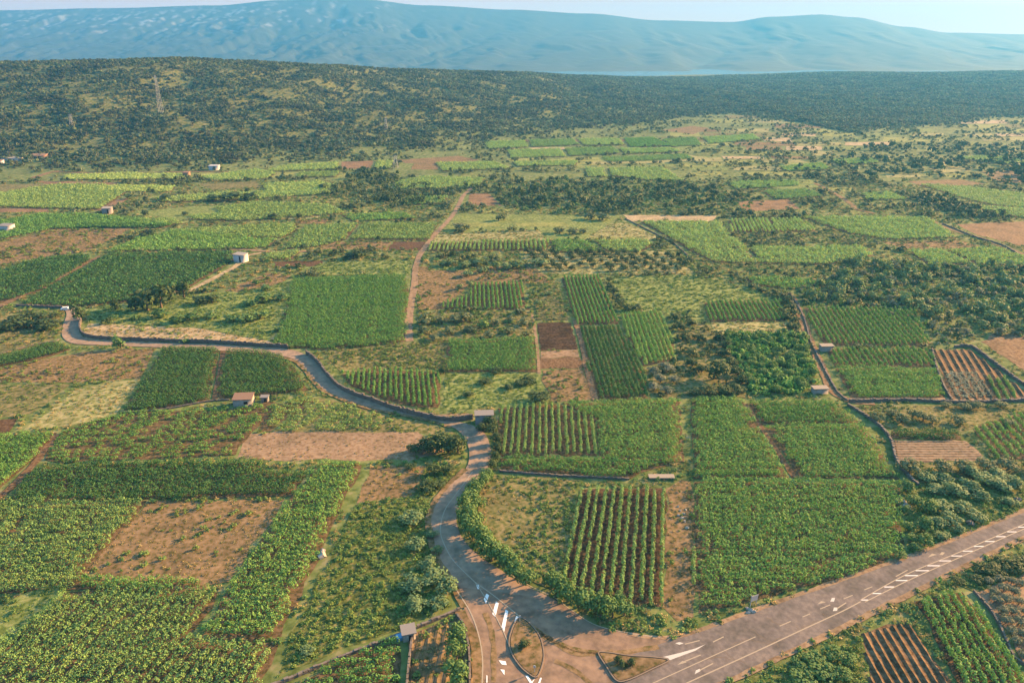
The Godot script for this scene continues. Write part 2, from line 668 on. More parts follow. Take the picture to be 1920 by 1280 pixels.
# ---------------------------------------------------------------- relief
func table(t: Array, x: float) -> float:
	if x <= t[0]: return t[1]
	for i in range(2, t.size(), 2):
		if x <= t[i]:
			var f: float = (x - t[i - 2]) / (t[i] - t[i - 2])
			f = f * f * (3.0 - 2.0 * f)
			return lerpf(t[i - 1], t[i + 1], f)
	return t[t.size() - 1]

func hill(x: float, z: float) -> float:
	if z > -640.0: return 0.0
	var foot := table(FOOT, x)
	if z > foot: return 0.0
	var crest := table(CREST_Z, x)
	var top := table(CREST_H, x)
	var t := (foot - z) / (foot - crest)
	if t <= 1.0:
		var bump := hill_noise.get_noise_2d(x, z) * 9.0 * t * (1.0 - t) * 4.0
		return maxf(0.0, top * (0.35 * t + 0.65 * t * t * (3.0 - 2.0 * t)) + bump)
	return maxf(-6.0, top * (1.0 - pow((crest - z) / 900.0, 1.5)) + minf(0.0, (crest - z) * -0.002))

const FOOT := [-1200, -724.4, -499, -724.4, -343, -724.4, -178, -778.5, -117.3, -823.3, -39.9, -940.3, 28.6, -1011.4, 108.4, -1101.1, 391.8, -1369, 457.1, -1207.5, 474, -1051, 584.6, -1124, 875.1, -1303.7, 1500, -1403.7]
const CREST_Z := [-1029.9, -1200, -783.5, -1200, -707.3, -1210, -629.9, -1220, -543, -1250, -457.6, -1320, -343.3, -1400, -222.2, -1550, -69.7, -1700, 0, -1800, 196.6, -2050, 370.2, -2250, 571.1, -2450, 783.6, -2600, 1138, -2600, 1422.9, -2600, 1706.1, -2600, 2201.5, -2600]
const CREST_H := [-1029.9, 83.8, -783.5, 88.3, -707.3, 89.7, -629.9, 91.2, -543, 94, -457.6, 88.3, -343.3, 80.2, -222.2, 68.7, -69.7, 60.8, 0, 55.9, 196.6, 39.8, 370.2, 27.7, 571.1, 20.8, 783.6, 22.3, 1138, 32.4, 1422.9, 30.7, 1706.1, 35.7, 2201.5, 42.4]
const RANGE := [-5624.6, 358.6, -4273.8, 403.4, -3380.1, 419.6, -2487.5, 439.9, -1905.3, 480.2, -1593.2, 500.3, -1240.4, 484.2, -710.7, 439.9, 0, 407.5, 624.2, 379, 1252.4, 325.9, 1835.2, 313.6, 2187.9, 354.5, 2587.2, 370.9, 2858.4, 350.5, 3319.8, 276.6, 3688.8, 231.1, 4321.8, 218.7, 5830.8, 152]

# ---------------------------------------------------------------- small builders
func box(st: SurfaceTool, c: Vector3, s: Vector3, t := Transform3D()) -> void:
	st.set_smooth_group(-1)
	var q := []
	for i in 8:
		q.append(t * (c + s * Vector3(-0.5 if i & 1 == 0 else 0.5, -0.5 if i & 2 == 0 else 0.5, -0.5 if i & 4 == 0 else 0.5)))
	for f in [[0, 2, 3, 1], [4, 5, 7, 6], [0, 4, 6, 2], [1, 3, 7, 5], [2, 6, 7, 3], [0, 1, 5, 4]]:
		for k in [0, 2, 1, 0, 3, 2]:
			st.add_vertex(q[f[k]])

func begin() -> SurfaceTool:
	var st := SurfaceTool.new()
	st.begin(Mesh.PRIMITIVE_TRIANGLES)
	return st

func done(st: SurfaceTool) -> ArrayMesh:
	st.generate_normals()
	return st.commit()

func block(called: String, c: Vector3, s: Vector3, mat: Material, parent: Node, turn := Vector3.ZERO) -> MeshInstance3D:
	var st := begin()
	box(st, Vector3.ZERO, s)
	var o := part(called, done(st), mat, parent)
	o.position = c
	o.rotation = turn
	return o

# a small field house: front faces +z; slope lowers the front edge of its roof slab
func hut(called: String, label: String, at: Vector3, turn: float, s: Vector3, wall_mat: Material, roof_mat: Material, slope: float, opening: String) -> Node3D:
	var o := thing(called, label, "hut", at, turn)
	var st := begin()
	var y0 := s.y
	var y1 := s.y + slope
	var w := s.x * 0.5
	var d := s.z * 0.5
	# walls with a sloping top
	var c := [Vector3(-w, -0.2, d), Vector3(w, -0.2, d), Vector3(w, -0.2, -d), Vector3(-w, -0.2, -d), Vector3(-w, y0, d), Vector3(w, y0, d), Vector3(w, y1, -d), Vector3(-w, y1, -d)]
	for f in [[0, 1, 5, 4], [1, 2, 6, 5], [2, 3, 7, 6], [3, 0, 4, 7], [4, 5, 6, 7]]:
		for k in [0, 2, 1, 0, 3, 2]: st.add_vertex(c[f[k]])
	part("wall", done(st), wall_mat, o)
	block("roof", Vector3(0, (y0 + y1) * 0.5 + 0.09, 0), Vector3(s.x + 0.5, 0.18, s.z + 0.5), roof_mat, o, Vector3(atan2(slope, s.z), 0, 0))
	if opening == "window":
		var n := block("window", Vector3(w * 0.35, s.y * 0.55, d + 0.02), Vector3(1.3, 0.9, 0.05), M.dark, o)
		block("frame", Vector3(0, -0.5, 0.03), Vector3(1.5, 0.12, 0.12), M.plaster, n)
	elif opening == "door":
		var n := block("door", Vector3(w * 0.3, s.y * 0.42, d + 0.02), Vector3(0.95, s.y * 0.84, 0.06), M.dark, o)
		block("frame", Vector3(0, s.y * 0.43, 0.02), Vector3(1.2, 0.12, 0.1), M.plaster, n)
	return o

func polygon_block(p: PackedVector2Array, y0: float, y1: float) -> ArrayMesh:
	var st := begin()
	var tri := Geometry2D.triangulate_polygon(p)
	for i in range(0, tri.size(), 3):
		var a := p[tri[i]]
		var b := p[tri[i + 1]]
		var c := p[tri[i + 2]]
		if (b - a).cross(c - a) < 0.0:
			var s := b
			b = c
			c = s
		st.set_smooth_group(-1)
		for q in [a, b, c]: st.add_vertex(Vector3(q.x, y1, q.y))
	for i in p.size():
		var a := p[i]
		var b := p[(i + 1) % p.size()]
		for q in [Vector3(a.x, y0, a.y), Vector3(b.x, y1, b.y), Vector3(b.x, y0, b.y), Vector3(a.x, y0, a.y), Vector3(a.x, y1, a.y), Vector3(b.x, y1, b.y)]:
			st.add_vertex(q)
	return done(st)

func island(label: String, pts: Array) -> void:
	var c := Curve2D.new()
	var p := P(pts)
	for i in p.size() + 1:
		var q := p[i % p.size()]
		var t := (p[(i + 1) % p.size()] - p[(i - 1 + p.size()) % p.size()]) / 7.0
		c.add_point(q, -t, t)
	c.bake_interval = 0.6
	var l := c.get_baked_points()
	l.remove_at(l.size() - 1)
	var o := thing("traffic_island", label, "traffic island")
	var inner := Geometry2D.offset_polygon(l, -0.3)[0]
	part("earth", sheet(inner, 0.36), M.soil_tan, o)
	var st := begin()
	for i in l.size():
		var a := l[i]
		var b := l[(i + 1) % l.size()]
		var d := (b - a).normalized()
		var m := (a + b) * 0.5 + Vector2(0, 0)
		box(st, Vector3(0, 0.26, 0), Vector3(a.distance_to(b) * 1.04, 0.3, 0.24), Transform3D(Basis(Vector3.UP, -d.angle()), Vector3(m.x, 0, m.y)))
	part("kerb", done(st), M.kerb, o)
	cover("grass", "dry grass on the " + label, inner, 0.8, 0.3, 0.6, "grass", "leaf_straw")

func marking(pts: Array, mat := "paint", parent: Node = self) -> void:
	layer += 1
	part("road_marking", sheet(P(pts), 0.215 + 0.002 * (layer % 3)), M[mat], parent)

func line_marking(pts: Array, width: float, mat: String, parent: Node) -> void:
	layer += 1
	part("road_marking", ribbon(smooth_line(P(pts), 1.5), width, 0.222 + 0.002 * (layer % 3)), M[mat], parent)

func pole_sign(label: String, at: Vector3, h: float, turn: float, w: float, hh: float) -> void:
	var o := thing("road_sign", label, "road sign", at, turn)
	var c := CylinderMesh.new()
	c.top_radius = 0.06
	c.bottom_radius = 0.06
	c.height = h
	c.radial_segments = 8
	part("post", c, M.steel, o).position = Vector3(0, h * 0.5, 0)
	block("panel", Vector3(0, h - hh * 0.5, 0.09), Vector3(w, hh, 0.05), M.steel, o)

func pylon(label: String, at: Vector3, h: float, w: float) -> void:
	var o := thing("power_pylon", label, "pylon", at)
	var st := begin()
	for s in [[-1, -1], [1, -1], [1, 1], [-1, 1]]:
		limb(st, Vector3(s[0] * w * 0.5, -1.0, s[1] * w * 0.5), Vector3(s[0] * w * 0.12, h, s[1] * w * 0.12), 0.16, 0.12, 4)
	var n := 7
	for k in n:
		var f := float(k) / n
		var g := float(k + 1) / n
		var a := w * lerpf(0.5, 0.12, f)
		var b := w * lerpf(0.5, 0.12, g)
		limb(st, Vector3(-a, h * f, a), Vector3(b, h * g, b), 0.07, 0.07, 4)
		limb(st, Vector3(a, h * f, a), Vector3(-b, h * g, b), 0.07, 0.07, 4)
	part("mast", done(st), M.steel, o)
	for k in 2:
		block("crossarm", Vector3(0, h * (0.82 + 0.12 * k), 0), Vector3(w * 1.1, 0.25, 0.25), M.steel, o)

func boulders(label: String, group: String, list: Array, mat: Material) -> void:
	for i in range(0, list.size(), 3):
		var st := begin()
		var s: float = list[i + 2]
		for k in 3:
			stone(st, Transform3D(Basis.from_euler(Vector3(rng.randf(), rng.randf() * 6.0, rng.randf())), Vector3(rng.randf_range(-0.3, 0.3) * s, s * 0.3, rng.randf_range(-0.3, 0.3) * s)), Vector3(s, s * 0.7, s * 0.8))
		var o := part("boulder", done(st), mat)
		o.position = Vector3(list[i], 0, list[i + 1])
		tag(o, label, "rock", group)

# ---------------------------------------------------------------- the scene
func _ready() -> void:
	rng.seed = 4177
	var cam := Camera3D.new()
	cam.name = "camera"
	add_child(cam)
	cam.position = Vector3(0, 110, 0)
	cam.rotation_degrees = Vector3(-21.8376, 0, 0)
	cam.fov = 50.0
	cam.near = 1.0
	cam.far = 30000.0
	cam.current = true

	var env := Environment.new()
	env.background_mode = Environment.BG_SKY
	var sky := Sky.new()
	var ps := ProceduralSkyMaterial.new()
	ps.sky_top_color = lin(0.15, 0.38, 0.62)
	ps.sky_horizon_color = lin(0.54, 0.27, 0.16)
	ps.sky_curve = 0.13
	ps.ground_bottom_color = lin(0.10, 0.13, 0.10)
	ps.ground_horizon_color = lin(0.45, 0.6, 0.68)
	ps.sun_angle_max = 75.0
	ps.sun_curve = 0.36
	sky.sky_material = ps
	env.sky = sky
	env.background_energy_multiplier = 0.42
	env.tonemap_mode = Environment.TONE_MAPPER_LINEAR
	env.tonemap_exposure = 5.7
	env.volumetric_fog_enabled = true
	env.volumetric_fog_albedo = lin(0.095, 0.455, 0.95)
	env.volumetric_fog_density = 0.000106
	env.volumetric_fog_anisotropy = 0.22
	env.sdfgi_enabled = true
	env.ssao_enabled = true
	env.ssil_enabled = true
	var we := WorldEnvironment.new()
	we.name = "world_environment"
	we.environment = env
	add_child(we)
	var sun := DirectionalLight3D.new()
	sun.name = "sun"
	add_child(sun)
	var el := deg_to_rad(19.0)
	var az := deg_to_rad(26.0)
	var to := Vector3(-cos(az) * cos(el), -sin(el), sin(az) * cos(el))
	sun.basis = Basis.looking_at(to, Vector3.UP)
	sun.light_color = lin(1.0, 0.57, 0.25)
	sun.light_energy = 1.6
	sun.light_angular_distance = 0.5
	sun.shadow_enabled = true

	hill_noise.seed = 5
	hill_noise.frequency = 0.006
	hill_noise.fractal_octaves = 4
	rough_noise.seed = 9
	rough_noise.frequency = 0.004
	edge_noise.seed = 3
	edge_noise.frequency = 0.02
	occupied.resize(OW * OH)
	make_materials()
	build_land()
	build_roads()
	build_fields()
	build_vineyards()
	build_walls()
	build_objects()
	build_plants()
	build_scrub()

func crack(list: Array, parent: Node) -> void:
	var p := P(list)
	var line := PackedVector2Array()
	for i in p.size() - 1:
		for k in 7:
			line.append(p[i].lerp(p[i + 1], k / 7.0) + Vector2(rng.randf_range(-0.25, 0.25), rng.randf_range(-0.25, 0.25)))
	layer += 1
	part("crack", ribbon(line, 0.12, 0.208 + 0.001 * (layer % 3), 0.9), M.bark, parent)

func make_materials() -> void:
	var big := noise_tex(0.012, [[0.2, 0.66, 0.68, 0.66], [0.5, 0.9, 0.9, 0.9], [0.8, 1.0, 0.98, 0.94]], 71, 4)
	M.growth = noise_tex(0.014, [[0.2, 0.66, 0.78, 0.72], [0.42, 0.86, 0.93, 0.86], [0.6, 1.0, 1.0, 0.95], [0.8, 1.0, 0.93, 0.72]], 33, 5)
	ground_mat("soil_lime", [[0.25, 0.24, 0.29, 0.08], [0.5, 0.36, 0.40, 0.12], [0.8, 0.46, 0.46, 0.17]], 22.0, 22, big)
	ground_mat("land", [[0.22, 0.114, 0.167, 0.046], [0.45, 0.202, 0.270, 0.084], [0.65, 0.282, 0.319, 0.119], [0.88, 0.422, 0.392, 0.209]], 46.0, 1, big, 330.0)
	ground_mat("hill_soil", [[0.25, 0.07, 0.08, 0.035], [0.5, 0.14, 0.125, 0.06], [0.75, 0.34, 0.24, 0.14]], 60.0, 2, big, 400.0)
	ground_mat("soil_tan", [[0.22, 0.152, 0.136, 0.046], [0.42, 0.285, 0.204, 0.101], [0.6, 0.351, 0.242, 0.129], [0.85, 0.437, 0.310, 0.175]], 17.0, 3, big)
	ground_mat("soil_pink", [[0.25, 0.292, 0.199, 0.119], [0.5, 0.420, 0.294, 0.184], [0.8, 0.492, 0.361, 0.230]], 15.0, 4, big)
	ground_mat("soil_red", [[0.25, 0.228, 0.143, 0.076], [0.5, 0.342, 0.219, 0.122], [0.8, 0.427, 0.306, 0.178]], 15.0, 5, big)
	ground_mat("soil_dark", [[0.25, 0.10, 0.062, 0.034], [0.5, 0.16, 0.10, 0.055], [0.8, 0.23, 0.15, 0.09]], 12.0, 6, big)
	ground_mat("soil_darktan", [[0.25, 0.15, 0.095, 0.05], [0.5, 0.24, 0.155, 0.085], [0.8, 0.34, 0.23, 0.13]], 12.0, 7, big)
	ground_mat("soil_pale", [[0.25, 0.256, 0.283, 0.095], [0.5, 0.431, 0.425, 0.179], [0.8, 0.581, 0.515, 0.274]], 24.0, 8, big)
	ground_mat("soil_straw", [[0.25, 0.396, 0.312, 0.156], [0.5, 0.576, 0.456, 0.264], [0.8, 0.720, 0.564, 0.360]], 20.0, 10, big)
	ground_mat("soil_grass", [[0.25, 0.138, 0.207, 0.047], [0.5, 0.267, 0.345, 0.104], [0.8, 0.435, 0.460, 0.186]], 22.0, 11, big)
	ground_mat("soil_weeds", [[0.25, 0.099, 0.138, 0.035], [0.55, 0.209, 0.242, 0.072], [0.85, 0.396, 0.341, 0.143]], 18.0, 12, big)
	ground_mat("soil_olive", [[0.25, 0.13, 0.155, 0.05], [0.5, 0.26, 0.25, 0.10], [0.8, 0.41, 0.33, 0.17]], 22.0, 13, big)
	ground_mat("soil_olivetan", [[0.25, 0.129, 0.160, 0.048], [0.5, 0.258, 0.250, 0.095], [0.8, 0.386, 0.320, 0.162]], 18.0, 14, big)
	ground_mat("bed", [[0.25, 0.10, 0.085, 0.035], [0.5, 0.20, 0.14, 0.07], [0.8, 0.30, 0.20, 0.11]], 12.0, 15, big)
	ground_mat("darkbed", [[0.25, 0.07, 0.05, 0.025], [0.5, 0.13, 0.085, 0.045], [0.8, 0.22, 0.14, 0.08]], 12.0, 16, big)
	ground_mat("asphalt", [[0.2, 0.226, 0.197, 0.178], [0.5, 0.272, 0.237, 0.215], [0.8, 0.325, 0.277, 0.246]], 14.0, 17, big, 60.0)
	ground_mat("road_asphalt", [[0.2, 0.370, 0.284, 0.212], [0.5, 0.443, 0.333, 0.244], [0.8, 0.532, 0.387, 0.275]], 20.0, 20, big, 45.0)
	ground_mat("dusty_asphalt", [[0.2, 0.304, 0.217, 0.158], [0.5, 0.381, 0.272, 0.193], [0.8, 0.457, 0.321, 0.223]], 26.0, 18, big, 45.0)
	plain_mat("rock_face", 0.75, 0.75, 0.75, 0.95, true)
	plain_mat("paint", 0.593, 0.593, 0.578, 0.7)
	plain_mat("faded_paint", 0.36, 0.35, 0.32, 0.8)
	plain_mat("worn_paint", 0.25, 0.215, 0.16, 0.8)
	plain_mat("kerb", 0.16, 0.125, 0.09, 0.9)
	plain_mat("stone", 0.131, 0.115, 0.099, 0.95, true)
	plain_mat("pale_stone", 0.328, 0.301, 0.263, 0.95, true)
	plain_mat("concrete", 0.167, 0.158, 0.149, 0.95)
	plain_mat("pale_concrete", 0.225, 0.194, 0.153, 0.95)
	plain_mat("plaster", 0.226, 0.206, 0.181, 0.9)
	plain_mat("white_wall", 0.336, 0.330, 0.323, 0.85)
	plain_mat("roof_tile", 0.197, 0.123, 0.082, 0.9)
	plain_mat("dark", 0.02, 0.02, 0.022, 0.6)
	plain_mat("steel", 0.289, 0.304, 0.312, 0.5)
	plain_mat("rubber", 0.03, 0.03, 0.03, 0.9)
	plain_mat("car_paint", 0.608, 0.608, 0.608, 0.35)
	plain_mat("tarpaulin", 0.12, 0.25, 0.40, 0.6)
	plain_mat("bark", 0.12, 0.09, 0.06, 0.95)
	var w := plain_mat("sea", 0.05, 0.13, 0.17, 0.15)
	leaf_mat("vine_dark", 0.066, 0.154, 0.053)
	leaf_mat("vine_mid", 0.123, 0.259, 0.071)
	leaf_mat("vine_mid2", 0.168, 0.310, 0.087)
	leaf_mat("vine_bright", 0.173, 0.288, 0.099)
	leaf_mat("vine_pale", 0.223, 0.333, 0.114)
	leaf_mat("vine_lime", 0.307, 0.419, 0.146)
	leaf_mat("leaf_mid", 0.097, 0.175, 0.057)
	leaf_mat("leaf_dark", 0.055, 0.088, 0.034, 0.35)
	leaf_mat("leaf_hazy", 0.134, 0.203, 0.091)
	leaf_mat("leaf_olive", 0.125, 0.156, 0.081)
	leaf_mat("leaf_grey", 0.156, 0.174, 0.120)
	leaf_mat("leaf_weed", 0.134, 0.215, 0.066)
	leaf_mat("leaf_straw", 0.29, 0.225, 0.105)
	leaf_mat("leaf_pale", 0.22, 0.25, 0.19)
	leaf_mat("leaf_hill", 0.078, 0.092, 0.05, 0.35)
	leaf_mat("leaf_grass", 0.135, 0.205, 0.058)

func steps(from: float, to: float, step: float) -> Array:
	var a := []
	var x := from
	while x < to:
		a.append(x)
		x += step
	return a

func height_sheet(xs: Array, zs: Array, height: Callable, colour = null) -> ArrayMesh:
	var col := PackedColorArray()
	var v := PackedVector3Array()
	var uv := PackedVector2Array()
	var idx := PackedInt32Array()
	for z in zs:
		for x in xs:
			v.append(Vector3(x, (height as Callable).call(x, z), z))
			uv.append(Vector2(x, z))
			if colour != null: col.append(colour.call(x, z))
	var w := xs.size()
	for r in zs.size() - 1:
		for c in w - 1:
			var k := r * w + c
			idx.append_array([k, k + w, k + 1, k + 1, k + w, k + w + 1])
	var nn := PackedVector3Array()
	nn.resize(v.size())
	for i in range(0, idx.size(), 3):
		var n := (v[idx[i + 2]] - v[idx[i]]).cross(v[idx[i + 1]] - v[idx[i]])
		if n.y < 0.0: n = -n
		for k in 3: nn[idx[i + k]] += n
	for i in nn.size(): nn[i] = nn[i].normalized()
	return mesh_of(v, idx, nn, uv, col)

func mountain_height(x: float, z: float) -> float:
	var top := table(RANGE, x)
	var t := clampf((-3900.0 - z) / 2800.0, 0.0, 1.0)
	if z < -6700.0: t = 1.0 - (-6700.0 - z) / 2500.0
	var bend := x + 260.0 * rough_noise.get_noise_2d(x * 0.2, z * 0.2) + (z + 6700.0) * 0.25
	var gully := absf(rough_noise.get_noise_2d(bend * 0.16, z * 0.02)) + 0.45 * absf(rough_noise.get_noise_2d(bend * 0.55 + 900.0, z * 0.05)) + clampf((600.0 - x) / 2500.0, 0.0, 0.6) * absf(rough_noise.get_noise_2d(bend * 1.7 + 300.0, z * 0.25))
	return top * (0.25 * t + 0.75 * pow(t, 1.7)) - gully * 150.0 * t * (1.0 - t) * 2.4

# bare rock and scree show pale in streaks that run down the slope
func mountain_colour(x: float, z: float) -> Color:
	var left := clampf((-300.0 - x) / 2200.0, 0.0, 1.0)
	var lean := x + (z + 6700.0) * 0.3
	var n := 0.8 * rough_noise.get_noise_2d(lean * 1.6, z * 0.4 + 50.0) + 0.9 * rough_noise.get_noise_2d(lean * 6.0, z * 1.5)
	var band := clampf(1.3 - absf(z + 6200.0) / 480.0, 0.0, 1.0)
	var r := smoothstep(0.20, 0.5, n * (0.35 + 0.7 * left)) * band * 0.8
	var b := 1.0 + 0.2 * rough_noise.get_noise_2d(x * 1.3 + 400.0, z * 1.3)
	return Color(0.05 * b, 0.06 * b, 0.045 * b).lerp(Color(0.42, 0.41, 0.39), r * 0.8)

# the hills are stonier and browner than the plain
func land_colour(x: float, z: float) -> Color:
	var t := clampf(hill(x, z) / 12.0, 0.0, 1.0)
	return Color(1.0, 1.0, 1.0).lerp(Color(1.1, 0.86, 0.85), t)

func build_land() -> void:
	var xs := [-6800, -5000, -4000, -3000] + steps(-2400.0, 2600.0, 22.0) + [2600, 3200, 4500, 6800]
	var zs := [400, 0, -300, -640] + steps(-660.0, -3600.0 - 1.0, 22.0)
	zs = [400.0, 0.0, -300.0, -640.0]
	var z := -662.0
	while z > -3500.0:
		zs.append(z)
		z -= 24.0 if z > -2000.0 else 50.0
	zs += [-3700.0, -4600.0, -6800.0, -7500.0]
	var land := part("ground", height_sheet(xs, zs, hill, land_colour), M.land)
	(M.land as StandardMaterial3D).vertex_color_use_as_albedo = true
	tag(land, "open dry ground of the plain running up into scrub covered hills", "ground", "", "structure")
	var sea := part("water", sheet(P([-6700, -3300, 6700, -3300, 6700, -4300, -6700, -4300]), 0.6), M.sea)
	tag(sea, "strip of pale sea between the hills and the mountains", "water", "", "structure")
	var mx := steps(-6600.0, 6601.0, 28.0)
	var mz := []
	z = -3900.0
	while z > -7000.0:
		mz.append(z)
		z -= 40.0
	mz += [-7400.0, -7900.0]
	var mo := part("mountains", height_sheet(mx, mz, mountain_height, mountain_colour), M.rock_face)
	tag(mo, "long hazy blue mountain range across the water with pale rock scars", "mountains", "", "structure")

func build_scrub() -> void:
	# scrub of the hills: far off, one mass
	var bufs := [PackedFloat32Array(), PackedFloat32Array(), PackedFloat32Array()]
	var made := 0
	for i in 380000:
		var z := -640.0 - 2100.0 * rng.randf()
		var x := rng.randf_range(-0.80, 0.80) * (-z + 60.0)
		var foot := table(FOOT, x)
		if z > foot + 40.0 * rough_noise.get_noise_2d(x * 6.0, 40.0) + rng.randf_range(-70.0, 10.0): continue
		var crest := table(CREST_Z, x)
		if z < crest - 120.0: continue
		var right := clampf((x + 100.0) / 600.0, 0.0, 1.0)
		var n := 0.75 * rough_noise.get_noise_2d(x * 3.0, z * 3.0) + 0.8 * rough_noise.get_noise_2d(x * 17.0, z * 17.0)
		if n < lerpf(-0.04, -0.5, right) + rng.randf_range(-0.3, 0.3): continue
		var far := clampf((-z - 700.0) / 1900.0, 0.0, 1.0)
		var s := rng.randf_range(2.4, 6.0) * lerpf(1.0, 1.25, far)
		var b := Basis(Vector3.UP, rng.randf() * TAU).scaled_local(Vector3(s, s * rng.randf_range(0.6, 0.95), s))
		put(bufs[i % 3], Transform3D(b, Vector3(x, hill(x, z) - 0.3, z)), rng.randf_range(0.7, 1.25) * (1.0 + 0.9 * rough_noise.get_noise_2d(x * 2.2 + 77.0, z * 5.0)))
		made += 1
	for k in 3:
		var o := copies("hill_scrub", crown("far", k), M[["leaf_dark", "leaf_hill", "leaf_olive"][k]], bufs[k])
		tag(o, ["dense dark evergreen scrub covering the hills", "dark low trees scattered through the hill scrub", "grey green shrubs mixed into the hill scrub"][k], "scrub", "", "stuff")
	print("hill scrub ", made)
	# loose bushes along the field edges of the plain
	var loose := [PackedFloat32Array(), PackedFloat32Array()]
	for i in 36000:
		var z := -250.0 - 1150.0 * pow(rng.randf(), 1.0)
		var x := rng.randf_range(-0.80, 0.80) * (-z + 60.0)
		if z < table(FOOT, x) + 5.0: continue
		if not is_free(x, z) or not is_free(x + 2.0, z): continue
		if rough_noise.get_noise_2d(x * 2.6, z * 4.0) + 0.5 * rough_noise.get_noise_2d(x * 11.0, z * 15.0) < 0.02 + rng.randf_range(-0.2, 0.25): continue
		var s := rng.randf_range(1.6, 5.0) * (1.0 if z > -500.0 else 1.3)
		put(loose[i % 2], Transform3D(Basis(Vector3.UP, rng.randf() * TAU).scaled_local(Vector3(s, s * rng.randf_range(0.5, 0.85), s)), Vector3(x, 0.0, z)), rng.randf_range(0.7, 1.25))
	for k in 2:
		var o := copies("field_edge_scrub", crown("far", k), M[["leaf_dark", "leaf_olive"][k]], loose[k])
		tag(o, ["dark wild scrub along the field edges of the plain", "grey green wild scrub along the field edges of the plain"][k], "scrub", "", "stuff")
	print("loose scrub ", loose[0].size() / 8)
	var gr := [PackedFloat32Array(), PackedFloat32Array()]
	for i in 70000:
		var z := -100.0 - 560.0 * pow(rng.randf(), 1.3)
		var x := rng.randf_range(-0.80, 0.80) * (-z + 40.0)
		if not is_free(x, z): continue
		var s := rng.randf_range(0.7, 1.8) * (1.0 if z > -300.0 else 1.6)
		put(gr[i % 2], Transform3D(Basis(Vector3.UP, rng.randf() * TAU).scaled_local(Vector3(s, s * rng.randf_range(0.5, 0.85), s)), Vector3(x, 0.0, z)), rng.randf_range(0.7, 1.25))
	for k in 2:
		var o := copies("wild_grass", crown(["weed", "grass"][k], 0), M[["leaf_weed", "leaf_straw"][k]], gr[k])
		tag(o, ["green weeds on the strips between fields", "dry grass on the strips between fields"][k], "grass", "", "stuff")

